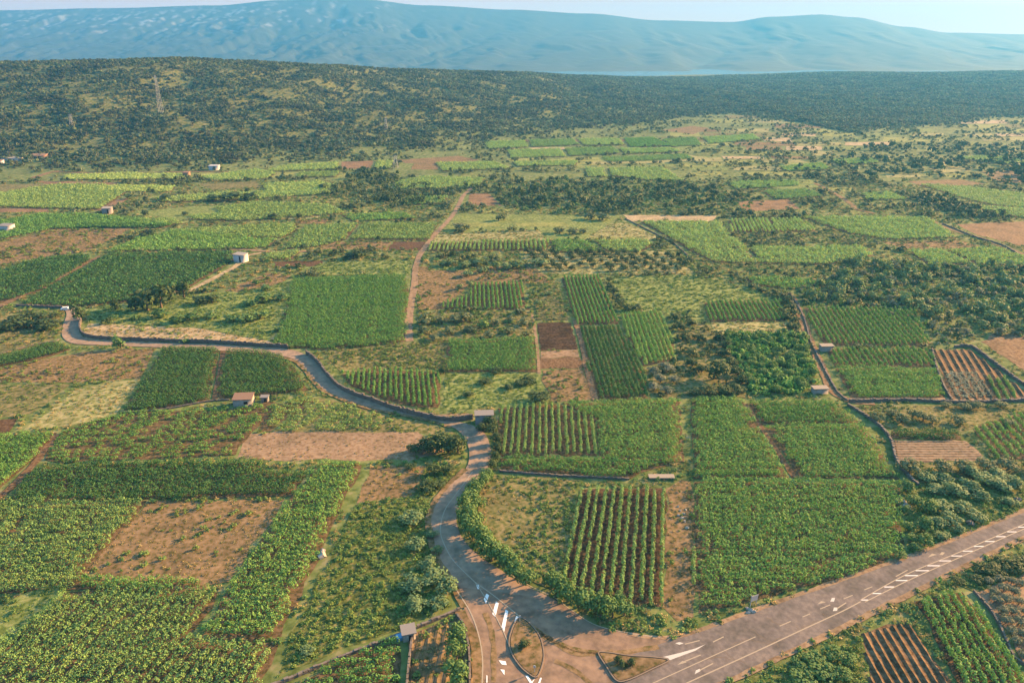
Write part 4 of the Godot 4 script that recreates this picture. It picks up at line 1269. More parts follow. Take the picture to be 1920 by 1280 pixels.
	track("earth lane between walls left of the slanting rows", [133.1, -328.7, 126.6, -299.5, 120.7, -274.5, 114.9, -247.9, 111.1, -229.7, 113.1, -221.4, 121, -219], 3.4, "red")
	track("bare level path joining the lane to the right edge", [113.1, -221.4, 133.3, -222.2, 156.2, -221.4, 186.1, -223], 2.4, "pink")
	track("orange path along the right of the ploughed strip", [27.4, -299.5, 28, -274.5, 27.7, -247.9, 28.3, -220.6], 2.2, "red")
	track("pale path along the left of the ploughed strip", [9, -306.4, 9.9, -274.5, 9.9, -243.2], 1.2, "pink")
	track("light farm road in the far right middle distance", [266, -648.5, 262.9, -593.1, 257.1, -549.9, 253.1, -536.1, 259.9, -521.1], 4, "tan")
	track("grey farm lane at the far right beside the orange field", [292, -375.1, 293.2, -407.5, 293, -442.6, 287.6, -468.3, 287.1, -500.1, 283.2, -506.9], 5, "tan")
	track("slanting ditch path at the left edge", [-139.9, -197.6, -136.5, -181.7, -135.1, -170.6, -135.4, -164.5, -137, -158.5], 2.2, "darktan")
	track("pale road at the foot of the left hill", [-441.8, -711.2, -384.9, -704.7, -311.6, -711.2, -270.7, -711.2], 5, "tan")
	track("earth ramp of the house yard at the hill foot", [-437.1, -674, -440.6, -704.7, -437.9, -717.7], 6, "red")
	track("small path across the very dark vineyard", [-192.6, -347, -191.8, -354.1, -191, -360.6], 2.2, "tan")

func build_vineyards() -> void:
	vineyard("bright leafy vineyard filling the bottom left corner, rows running diagonally towards its lower right", [-100.7, -101.9, -104.1, -108.3, -99.2, -118.9, -97.4, -127.4, -83.1, -129.1, -64, -128, -63.8, -122.8, -64.9, -114.5, -56.8, -112.8, -46.7, -112.8, -47, -102.9, -46.8, -97.2, -97.5, -97.2], [-0.137, 0.991], 1.90, "d", "bright", "bed")
	vineyard("bushy vineyard at the left edge beside the large brown fallow square", [-141.2, -160.6, -133.1, -160.9, -95.9, -162.1, -95.3, -151.7, -96.8, -133.8, -96.3, -128.5, -104.4, -127.4, -117.6, -126.4], [0.997, -0.082], 1.90, "d", "bright", "bed")
	vineyard("short green vine strip closing the lower side of the fallow square", [-97.8, -132.2, -67.1, -130.1, -65.6, -128.4, -96.2, -128.4], [0.999, 0.040], 1.90, "d", "mid", "bed")
	vineyard("long narrow vineyard strip running up between the fallow square and the weedy plot", [-55.1, -181.1, -42.1, -180, -43.9, -160.9, -45, -139.4, -46.3, -121.7, -46.6, -113.3, -62.9, -114.1, -62.6, -121.2, -62.2, -129.4, -59.9, -148.5, -58.4, -164], [0.999, 0.039], 1.90, "d", "mid2", "bed")
	vineyard("dark green oblong vineyard above the fallow square, bare brown at its upper right corner", [-133.4, -178.8, -109.5, -180.8, -73, -180.8, -67.7, -176, -56.9, -174.4, -58.5, -164.5, -96.5, -162.8, -131.4, -161.6, -133.6, -168.3], [1.000, -0.019], 1.70, "d", "dark", "bed")
	vineyard("vineyard at the left edge cut off by a dark slanting ditch", [-166.7, -197.6, -157.1, -197.9, -140.5, -198.3, -137.8, -182.9, -137.7, -168, -139.7, -158.5], [-0.018, 1.000], 1.90, "d", "mid", "bed")
	vineyard("thin patchy vineyard with brown earth showing, below the flat roofed stone hut", [-139.2, -198.6, -134.9, -205.2, -126.1, -211.3, -91.2, -215.1, -81.4, -220.6, -76.9, -217.4, -80.4, -198.6, -80.9, -185.9, -101.3, -182.9, -132.5, -181.1, -134.8, -182.9], [0.996, -0.092], 2.20, "s", "mid", "bed")
	vineyard("overgrown pale vines between the stone hut and the pale stubble patch", [-79.2, -217.4, -68.8, -223.4, -49.2, -215.5, -37.2, -206.2, -43, -200.6, -79, -199.3], [0.993, 0.114], 2.20, "s", "pale", "bed")
	vineyard("dark vineyard with slanting left edge, left of the brown path under the bending road", [-137.4, -266, -114.9, -266, -102, -220.6, -115.4, -214.4, -127, -212.5], [1.000, 0.000], 1.70, "d", "dark", "bed")
	vineyard("rounded dark vineyard inside the bend of the road, above the stone hut", [-111.2, -263.3, -99.8, -263.3, -89.2, -259.1, -80.4, -247.9, -70.7, -228.8, -83.7, -225.1, -99.1, -222.2, -104.4, -234], [1.000, 0.000], 1.70, "d", "dark", "bed")
	vineyard("small dark vineyard wedge at the left edge under the pale wall", [-208.4, -258, -196.1, -258, -184.3, -272.8, -173.2, -266, -179.2, -257, -190.2, -248.9, -198.2, -243.2], [0.837, -0.548], 1.70, "d", "dark", "bed")
	vineyard("lens shaped vineyard of upright rows along the outer side of the curving road", [-62.5, -242.2, -50.5, -246.5, -26, -243.2, -24, -215.1, -35.4, -217.4, -45.8, -223.8, -56, -231.9], [0.156, 0.988], 1.90, "r", "mid", "bed")
	vineyard("thickly leaved vineyard square left of the brown ploughed strip", [-26.3, -274.5, 9.8, -276.8, 9.4, -244.6, -24.2, -244.6], [1.000, 0.000], 1.90, "d", "mid", "bed")
	vineyard("vineyard of crisp dark and light rows right of the olive terraces", [25.4, -363.4, 45.1, -365.3, 45.8, -294.2, 28, -292.9], [0.017, 1.000], 1.90, "r", "mid", "bed")
	vineyard("long dark vineyard right of the ploughed strip, below the crisp rows", [28.9, -289.7, 45.4, -291.6, 47.8, -257, 47.2, -222.2, 29.1, -221.4, 28.3, -250.4], [0.018, 1.000], 1.70, "d", "dark", "bed")
	vineyard("lighter vineyard between the long dark vineyard and the scrub slope", [48.3, -306.4, 67, -309.9, 65.1, -274.5, 62, -255.4, 48.9, -248.9, 47.4, -274.5], [-0.043, 0.999], 1.90, "d", "mid2", "bed")
	vineyard("small square vineyard of upright rows with a wing on its left", [-19.8, -351.4, 4.8, -354.1, 6.1, -317.2, 9.7, -312.8, -31.9, -313.5, -31.9, -324, -20.3, -331.9], [0.048, 0.999], 2.10, "r", "mid", "bed")
	vineyard("large dark vineyard left of the rutted dirt track", [-112.2, -358.7, -88.2, -363.4, -55.4, -365.3, -50.8, -341, -42.4, -274.5, -57.1, -268.8, -75.5, -266, -94.8, -268.8, -99.9, -299.5], [1.000, -0.024], 1.80, "d", "mid", "bed")
	vineyard("very dark wide vineyard below the white walled field house", [-232.7, -408.7, -162.4, -413.4, -154.4, -395.1, -157.3, -371.1, -160.3, -344.4, -166.4, -328.7, -196.7, -317.2, -227.7, -318.7], [0.981, -0.192], 2.00, "f", "dark", "bed")
	vineyard("dark vineyard at the left edge left of the orange track", [-284.4, -368.2, -270.9, -373.1, -265.5, -399.5, -242.8, -407.5, -234.6, -396.2, -230.2, -342.7, -237.5, -321.7, -241.7, -306.4], [0.703, -0.712], 2.00, "f", "dark", "bed")
	vineyard("vineyard of thin pale upright rows on brown earth right of the grey tank", [-4, -215.1, 16, -218.2, 26.2, -206.2, 24.8, -185, -3.5, -184.1], [-0.042, 0.999], 2.05, "r", "bright", "bed")
	vineyard("dense vineyard right of the thin pale rows, topped by a straight hedge edge", [17.1, -218.6, 56.4, -220.6, 49, -181.1, 25.2, -183.5, 26.8, -205.5], [1.000, 0.000], 1.90, "d", "mid2", "bed")
	vineyard("low vineyard band under the thin pale rows, above the pale slab", [-3.5, -183.2, 24.8, -182.6, 48.7, -180.3, 39.9, -178.3, 32.3, -173, 13.3, -174.9, -3.5, -177.7], [0.999, 0.047], 1.90, "d", "mid", "bed")
	vineyard("tall vineyard panel between two brown paths, right of the centre", [60.1, -221.4, 77.3, -221.8, 76.2, -173.3, 50.2, -173], [1.000, 0.000], 1.80, "d", "mid2", "bed")
	vineyard("short vineyard panel below the flat pale roof, between paths", [79.4, -219, 106.4, -218.2, 110.8, -204.8, 78.8, -203.8], [1.000, 0.000], 1.80, "d", "mid", "bed")
	vineyard("vineyard panel narrowing upward, left of the curved stone wall", [79.3, -202.4, 110.8, -203.4, 108.3, -188, 106.6, -172.5, 79, -173.3], [1.000, 0.000], 1.80, "d", "mid2", "bed")
	vineyard("largest bright vineyard of long level rows beside the main road", [49.9, -171.7, 106, -170.6, 91.6, -140.4, 76.5, -132.6, 60.5, -128, 47.5, -123.1, 39.4, -121.5, 44.1, -144.3], [0.999, 0.036], 1.85, "d", "mid2", "bed")
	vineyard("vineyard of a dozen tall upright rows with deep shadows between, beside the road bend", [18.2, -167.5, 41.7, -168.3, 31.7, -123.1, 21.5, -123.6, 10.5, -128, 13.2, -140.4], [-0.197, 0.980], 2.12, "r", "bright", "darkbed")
	vineyard("single line of vines along the left side of the largest bright vineyard", [45.5, -153.9, 46.7, -153.9, 41, -128, 39.6, -128], [-0.218, 0.976], 2.60, "r", "bright", "bed")
	vineyard("vineyard of slanting rows with a bare gap in its middle, below the thorny scrub", [133.3, -315.7, 182.6, -313.5, 166.3, -268.8, 124.9, -269.9, 128, -291.6], [-0.176, 0.984], 2.10, "r", "mid", "bed")
	vineyard("band of slanting rows under the vineyard with a bare gap", [124.2, -267.1, 164.8, -265.5, 157.1, -248.4, 120.1, -248.9], [-0.163, 0.987], 2.10, "r", "mid", "bed")
	vineyard("closely leaved vineyard under the slanting rows, ending at the pale wall", [119.7, -247.5, 156, -246, 146.6, -221.8, 115.1, -223], [1.000, 0.000], 1.80, "d", "mid2", "bed")
	vineyard("small slanting row vineyard above the yellowish strip, left of the walled lane", [89.2, -322.5, 126.3, -326.4, 117.8, -297.5, 85.9, -297.5], [-0.098, 0.995], 2.10, "r", "mid", "bed")
	vineyard("vineyard of wide slanting rows at the right edge beside the ploughed rectangle", [143.5, -202, 161.4, -209.9, 182.2, -217.4, 160.6, -186.5, 147.7, -183.5, 140, -182.9], [-0.179, 0.984], 2.60, "r", "mid2", "bed")
	vineyard("little green strip of vines along the top of the ploughed rectangle", [117.2, -200, 137.9, -198.6, 135.9, -194.6, 115.6, -195.3], [0.999, 0.048], 1.80, "d", "dark", "bed")
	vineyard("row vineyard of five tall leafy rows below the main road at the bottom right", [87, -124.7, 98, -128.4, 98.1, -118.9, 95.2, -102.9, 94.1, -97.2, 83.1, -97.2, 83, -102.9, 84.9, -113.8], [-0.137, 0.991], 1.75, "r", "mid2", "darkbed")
	vineyard("corner vineyard of level rows at the bottom edge under the pale wall", [-41, -101.9, -28.5, -111.8, -21.8, -113.5, -21.2, -102.9, -20.8, -97.2, -44, -97.2], [0.998, -0.070], 2.20, "d", "mid", "bed")
	vineyard("pair of green crop rows in the brown vegetable plot at the right", [169.3, -238.5, 177.9, -239.4, 169.7, -220.6, 163.4, -220.2], [-0.355, 0.935], 2.60, "r", "mid", "bed")
	vineyard("pale green vineyard behind the fallow field at the left edge", [-371.9, -495.1, -350, -495.1, -338, -517.5, -303.1, -517.5, -262.9, -503.5, -223.1, -483.7, -249.7, -475.9, -298.9, -472.8, -316, -442.6, -324.9, -426.9], [0.991, -0.133], 2.20, "f", "mid", "bed")
	vineyard("thin dark vine band above the tan fallow field", [-291.8, -488.5, -226, -482.1, -231.4, -474.3, -287.5, -474.3], [1.000, 0.026], 2.20, "f", "dark", "bed")
	vineyard("green vineyard block far left, behind the orange strip of earth", [-439.5, -593.1, -418.2, -600.1, -393.5, -640.4, -354.1, -640.4, -315.9, -600.1, -302.1, -532.3, -380.5, -541.9, -402.9, -540], [0.955, -0.298], 2.40, "f", "pale", "bed")
	vineyard("vineyard right above the very dark one, left of the white walled house", [-235.2, -413.4, -233.4, -445.4, -218.3, -468.3, -158.9, -445.4, -144.8, -442.6, -145.4, -423.2, -174.6, -417], [0.999, -0.049], 2.20, "f", "mid2", "bed")
	vineyard("level vineyard strip behind the white walled house", [-224.6, -466.8, -177.4, -480.5, -145.4, -486.9, -140, -468.3, -143.1, -448.1, -159.8, -448.1], [0.999, -0.040], 2.20, "f", "pale", "bed")
	vineyard("dotted vineyard rectangle with a dark seam across it, left of the track top", [-100.5, -486.9, -49.6, -486.9, -50.6, -441.3, -100.7, -444], [1.000, 0.000], 2.60, "r2", "pale", "bed")
	vineyard("narrow band of upright rows right of the dark brown plough square", [-49.8, -415.8, -48.6, -434.7, 23, -441.3, 20.3, -417], [0.015, 1.000], 2.60, "r2", "pale", "bed")
	vineyard("vineyard wedge left of the dotted rectangle", [-137.3, -479, -103.4, -486.9, -102.7, -442.6, -116.6, -424.4, -134.8, -419.5, -137.1, -448.1], [0.972, -0.236], 2.20, "f", "pale", "bed")
	vineyard("small vineyard right of the white walled house", [-141.3, -412.2, -122.5, -414.6, -123.9, -397.3, -139.9, -396.2], [1.000, 0.000], 2.20, "f", "pale", "bed")
	vineyard("light vineyard strip at the foot of the left hill", [-233.3, -748.8, -179.1, -770.9, -168.9, -724.4, -235, -711.2], [0.969, -0.248], 2.80, "f", "lime", "bed")
	vineyard("small bright vineyard square under the left hill beside two poles", [-142, -782.4, -123.5, -778.5, -117.5, -727.8, -136.3, -731.2], [1.000, 0.000], 2.80, "f", "lime", "bed")
	vineyard("bright vineyard left of the wooded hollow in the middle of the plain", [-102.9, -654, -78.7, -683, -24.2, -671.1, -27.1, -624.7, -100.2, -614.6], [0.976, -0.217], 2.80, "f", "lime", "bed")
	vineyard("bright vineyard strip along the pale road at the foot of the left hill", [-415.8, -686, -368.1, -701.5, -304.7, -692.1, -295.1, -665.3, -401.4, -662.4], [0.998, -0.055], 2.80, "f", "lime", "bed")
	vineyard("vineyard strip right of the pale road end at the foot of the hill", [-288.9, -680, -249.5, -724.4, -221.9, -701.5, -221.6, -668.2, -265.4, -656.8], [0.896, -0.445], 2.80, "f", "lime", "bed")
	vineyard("long light vineyard in the left middle distance behind bushes", [-283.7, -577.3, -235.3, -600.1, -193.1, -604.9, -160.4, -614.6, -139.4, -600.1, -200.3, -572.9, -269.7, -560.1], [0.960, -0.282], 2.60, "f", "lime", "bed")
	vineyard("rolling light vineyard left of the wooded hollow", [-217.6, -640.4, -170.6, -656.8, -144.7, -624.7, -158.9, -590.8, -197.5, -590.8], [0.981, -0.193], 2.60, "f", "lime", "bed")
	vineyard("green vineyard field left of the scrub line in the middle distance", [-221.2, -540, -196.1, -560.1, -136.6, -549.9, -118.5, -521.1, -149.1, -506.9, -203.1, -512.2], [0.996, -0.090], 2.40, "f", "pale", "bed")
	vineyard("two light vineyard patches behind the wooded hollow, left patch", [71.1, -734.7, 90.2, -731.2, 88.1, -680, 68.6, -680], [1.000, 0.000], 2.80, "f", "lime", "bed")
	vineyard("wide light vineyard patch behind the wooded hollow, beside the bushes", [94.8, -734.7, 150.1, -734.7, 154.1, -656.8, 119.5, -662.4, 91.8, -686], [0.994, 0.109], 2.80, "f", "lime", "bed")
	vineyard("far lime vineyard block at the left end of the belt before the right ridge", [-37, -951.5, 17, -962.9, 19.1, -897.9, -28.1, -878.1], [0.917, -0.399], 3.20, "f", "lime", "bed")
	vineyard("far pale green vineyard block, second from the left in the belt before the right ridge", [21.9, -968.7, 79.7, -980.6, 83.3, -918.7, 22.9, -897.9], [0.961, -0.277], 3.20, "f", "pale", "bed")
	vineyard("far lime vineyard block, third from the left in the belt before the right ridge", [84.5, -980.6, 139.4, -986.6, 138, -918.7, 86.8, -913.4], [0.995, -0.103], 3.20, "f", "lime", "bed")
	vineyard("far green vineyard block at the right end of the belt before the right ridge", [145, -986.6, 187.6, -998.9, 194.5, -908.2, 141.4, -897.9], [0.978, -0.210], 3.20, "f", "mid2", "bed")
	vineyard("far lime vineyard block in the front row of the belt before the right ridge, left", [-6.1, -863.8, 56.4, -883, 59.3, -814.8, -2.3, -802.4], [0.959, -0.284], 3.20, "f", "lime", "bed")
	vineyard("far pale vineyard block in the front row of the belt before the right ridge, middle", [61.4, -883, 121.1, -897.9, 122.7, -840.9, 63, -819.1], [0.955, -0.297], 3.20, "f", "pale", "bed")
	vineyard("far lime vineyard block in the front row of the belt before the right ridge, right", [125.4, -883, 190.4, -887.9, 194.5, -854.5, 126.2, -836.4], [0.964, -0.268], 3.20, "f", "lime", "bed")
	vineyard("light vineyard along the pale stubble strip, right of the centre", [87.7, -491.8, 142.1, -491.8, 137.5, -456.5, 139.7, -423.2, 103.5, -417, 99.4, -442.6], [1.000, 0.000], 2.40, "f", "lime", "bed")
	vineyard("light green vineyard below the straw meadow, above the olive grove", [50.9, -438.6, 83.1, -441.3, 86.3, -432.1, 74.1, -412.2, 54.9, -414.6], [1.000, 0.000], 2.40, "f", "lime", "bed")
	vineyard("dotted vineyard right of the wall in the right middle distance, left half", [149, -498.4, 175.5, -500.1, 169.5, -462.3, 140.7, -460.9], [-0.181, 0.984], 2.60, "r2", "lime", "bed")
	vineyard("dotted vineyard right of the wall in the right middle distance, right half", [177, -500.1, 199.4, -501.8, 197, -465.3, 170.9, -462.3], [-0.116, 0.993], 2.60, "r2", "lime", "bed")
	vineyard("wide vineyard in front of the orange field at the right", [203.5, -506.9, 290.7, -506.9, 278.9, -448.1, 231.1, -442.6, 216.7, -456.5, 210.4, -474.3], [0.993, 0.117], 2.40, "f", "lime", "bed")
	vineyard("long light vineyard above the scrub at the right, left half", [139.3, -421.9, 209, -425.7, 206.6, -405.2, 189.4, -396.2, 138.4, -400.6], [1.000, 0.000], 2.40, "f", "lime", "bed")
	vineyard("vineyard strip along the dark wall below the light vineyards", [103.3, -415.8, 137.7, -420.7, 136.8, -399.5, 186.6, -394, 171.8, -386.4, 112, -391.8], [0.997, 0.080], 2.40, "f", "lime", "bed")
	vineyard("light vineyard below the dark wall at the right edge, left of a dark seam", [230.8, -415.8, 252, -417, 253.4, -387.5, 227.7, -386.4], [1.000, 0.000], 2.40, "f", "lime", "bed")
	vineyard("light vineyard below the dark wall at the right edge, right of a dark seam", [253.2, -417, 286.8, -421.9, 297.7, -383.3, 278.2, -384.3, 254.5, -387.5], [0.995, 0.099], 2.40, "f", "lime", "bed")
	vineyard("oval vineyard ringed by bushes in the thorny scrub", [120.4, -360.6, 135.4, -364.4, 153.5, -354.1, 147.8, -342.7, 134, -344.4, 118.5, -349.7], [0.992, 0.126], 2.20, "f", "mid2", "bed")
	vineyard("small bright vineyard rectangle in the grey scrub at the far right", [283, -597.7, 310.5, -602.5, 310.4, -572.9, 276, -568.6], [1.000, 0.000], 2.60, "f", "lime", "bed")
	vineyard("lime green field belt at the far right behind the dark grove", [352.7, -640.4, 382.9, -629.8, 432.8, -577.3, 400.2, -530.4, 371.3, -540, 356.3, -568.6], [0.436, 0.900], 2.80, "f", "lime", "bed")
	vineyard("thin bright vineyard in the dark woods at the far right", [265.7, -741.6, 320.9, -767.1, 311.9, -724.4, 263.1, -711.2], [0.964, -0.267], 3.20, "f", "lime", "bed")
	vineyard("bright clearing with vines under the far right wood edge", [477.5, -806.5, 522.1, -823.3, 565.1, -767.1, 544.9, -738.1, 493.8, -767.1], [0.870, 0.493], 3.20, "f", "lime", "bed")
	vineyard("far lime green vineyard right of the broad lime vineyard, upper one", [251.8, -998.9, 332.8, -1037.5, 319.7, -974.6, 243.6, -929.4], [0.926, -0.377], 3.20, "f", "lime", "bed")
	vineyard("far green vineyard touching the right tip of the broad lime vineyard", [192.9, -974.6, 243.4, -998.9, 231.8, -918.7, 192.4, -897.9], [0.915, -0.403], 3.20, "f", "pale", "bed")
	vineyard("light vineyard strip in front of the reddish scrub field at the right", [189.7, -648.5, 253.3, -662.4, 249.4, -635.1, 187.1, -614.6], [0.969, -0.247], 2.80, "f", "lime", "bed")
	vineyard("lime vineyard strip at the right edge below the lime green belt", [338.6, -551.9, 376.7, -536.1, 396.3, -524.8, 379.1, -500.1, 345, -510.4], [0.843, 0.538], 2.80, "f", "lime", "bed")
	vineyard("thin green vineyard strip below the broad lime vineyard", [94.9, -806.5, 195.5, -832, 193.7, -798.3, 99.7, -774.7], [0.970, -0.241], 3.00, "f", "pale", "bed")
	vineyard("short green vineyard behind the far dark trees at the right", [338.6, -790.3, 387.4, -798.3, 378.6, -767.1, 328.6, -752.4], [0.988, -0.154], 3.00, "f", "lime", "bed")
	vineyard("narrow vineyard strip left of the two light patches behind the wooded hollow", [0, -774.7, 69.9, -782.4, 64.3, -748.8, 5.3, -741.6], [0.994, -0.111], 3.00, "f", "lime", "bed")
	vineyard("light vineyard strip above the bright vineyard left of the wooded hollow", [-79.6, -767.1, -16.6, -774.7, -1, -731.2, -66.4, -711.2], [0.986, -0.167], 2.80, "f", "lime", "bed")
	vineyard("small light vineyard under the tan patch at the hill foot", [-202.6, -704.7, -163.5, -711.2, -161.6, -680, -199.1, -674], [0.985, -0.170], 2.80, "f", "pale", "bed")
	vineyard("light vineyard strip under the green vineyard field in the left middle distance", [-230.2, -513.9, -208.9, -517.5, -155.5, -503.5, -189.6, -495.1, -220.8, -500.1], [0.999, 0.052], 2.40, "f", "pale", "bed")
	vineyard("vineyard strip above the dotted rectangle, beside bushes", [-120.8, -513.9, -76.5, -521.1, -64.6, -501.8, -109.1, -493.4], [0.985, -0.175], 2.40, "f", "mid2", "bed")
	vineyard("green vineyard left of the upper dirt track end", [-84, -577.3, -51.2, -586.2, -50.7, -556, -84.1, -547.9], [0.969, -0.247], 2.60, "f", "pale", "bed")
	vineyard("vineyard strip below the pale meadow, right of the narrow upright rows", [23.6, -439.9, 44.3, -441.3, 52.5, -412.2, 24.7, -412.2], [1.000, 0.000], 2.40, "f", "mid2", "bed")
	vineyard("vineyard strip between the tan slope and the bushes in the left middle distance", [-261.3, -500.1, -233.3, -503.5, -220.8, -486.9, -247.7, -480.5], [0.994, -0.107], 2.40, "f", "pale", "bed")
	vineyard("small vineyard on the far left behind the green block", [-379.9, -624.7, -344.5, -635.1, -287.1, -629.8, -280.9, -604.9, -316, -604.9, -362.6, -609.7], [1.000, 0.000], 2.60, "f", "lime", "bed")
	vineyard("lime vineyard in front of the straight far farm road", [206.3, -604.9, 249.5, -614.6, 247.6, -581.7, 204.5, -572.9], [0.982, -0.187], 2.80, "f", "pale", "bed")

func build_walls() -> void:
	wall("dry stone wall along the outer edge of the curving road, below the lens shaped vineyard", [-79.7, -261.2, -73.5, -252.9, -66, -239.4, -58.1, -228.4, -46.4, -219.8, -37.5, -213.6, -27, -208.4, -20, -206.2, -12.6, -207.7], 1.7, 0.6)
	wall("low stone wall along the far side of the straight road at the left", [-187.7, -299.5, -181.1, -286.5, -173.3, -278.6, -160, -275.7, -141.9, -273.9, -119.8, -272.2, -101.8, -269.4, -88.4, -267.1], 1.6, 0.5)
	wall("curved stone wall between the narrowing vineyard and the olive garden", [111.4, -217.4, 113.9, -209.1, 115.2, -201, 114, -192.7, 110.5, -182.9, 109.6, -174.9, 109.9, -169.1], 0.9, 0.6)
	wall("pale stone wall running level to the right edge above the olive garden", [112.8, -219.8, 132.5, -220.6, 151.2, -219, 171.8, -220.6, 184.9, -221.4], 1, 0.7)
	wall("stone wall on the left edge of the brown vegetable plot", [165, -265.5, 156.9, -247, 150.4, -229.7, 147.9, -220.6], 0.9, 0.5)
	wall("dark stone wall curving between the orange field and the vegetable plot", [175, -267.7, 181.8, -267.7, 180.9, -249.9, 180, -237.6, 180.8, -215.5], 1.1, 0.7)
	wall("stone wall along the left of the lane beside the slanting rows", [133.9, -335.2, 130.6, -313.5, 125.8, -292.9, 120.7, -274.5, 115.5, -247.9, 112.1, -227.6, 112.8, -220.6], 0.6, 0.5)
	wall("pale concrete retaining wall right of the five tall leafy rows", [100.6, -127.7, 100.7, -122.8, 100.1, -118.2, 98.4, -112.4, 97.7, -108.3, 101.1, -105.4], 0.7, 0.4)
	wall("long low stone wall climbing from the bottom edge to the junction", [-44.9, -101.9, -35, -108, -25.6, -113.3, -22.4, -115.2], 0.7, 0.5)
	wall("short continuation of the low stone wall beside the garden plot", [-19.4, -117, -15.5, -119.4, -11, -122.2], 0.7, 0.5)
	wall("upright side wall dividing the corner vineyard from the garden plot", [-20, -114.9, -19.8, -108.3, -19.4, -100.7], 1.2, 0.4)
	wall("retaining wall of the road verge beside the three garden trees", [-11.6, -120.3, -10, -117.3, -9, -113.8, -8.2, -108.3, -7.5, -97.2], 1.1, 0.4)
	wall("dark field wall along the lower edge of the very dark vineyard", [-227.7, -317.9, -214.6, -316.4, -204.5, -315], 1, 0.6)
	wall("dark stone wall along the lane at the far right", [290.2, -486.9, 290.4, -449.5, 294.7, -429.5, 290.2, -402.9, 289.2, -371.1], 0.8, 0.6)
	wall("diagonal wall beside the straw meadow in the middle distance", [78.5, -503.5, 85.2, -480.5, 93.7, -450.9, 98, -436, 100.3, -405.2], 0.6, 0.5)
	wall("pale boundary wall leading to the white car at the left edge", [-205.6, -253.9, -198.2, -261.2, -191.1, -269.9, -185, -273.9, -184.1, -276.2], 0.5, 0.5)
	wall("stone edging between the dark vineyards and the patchy vineyard", [-126.8, -212.1, -115.2, -214, -101.9, -220.2, -95.2, -221.4], 0.5, 0.5)
	wall("stone wall along the lower edge of the low vineyard band", [-3.6, -176.6, 13.3, -174.1, 32.2, -172.5], 0.6, 0.5)

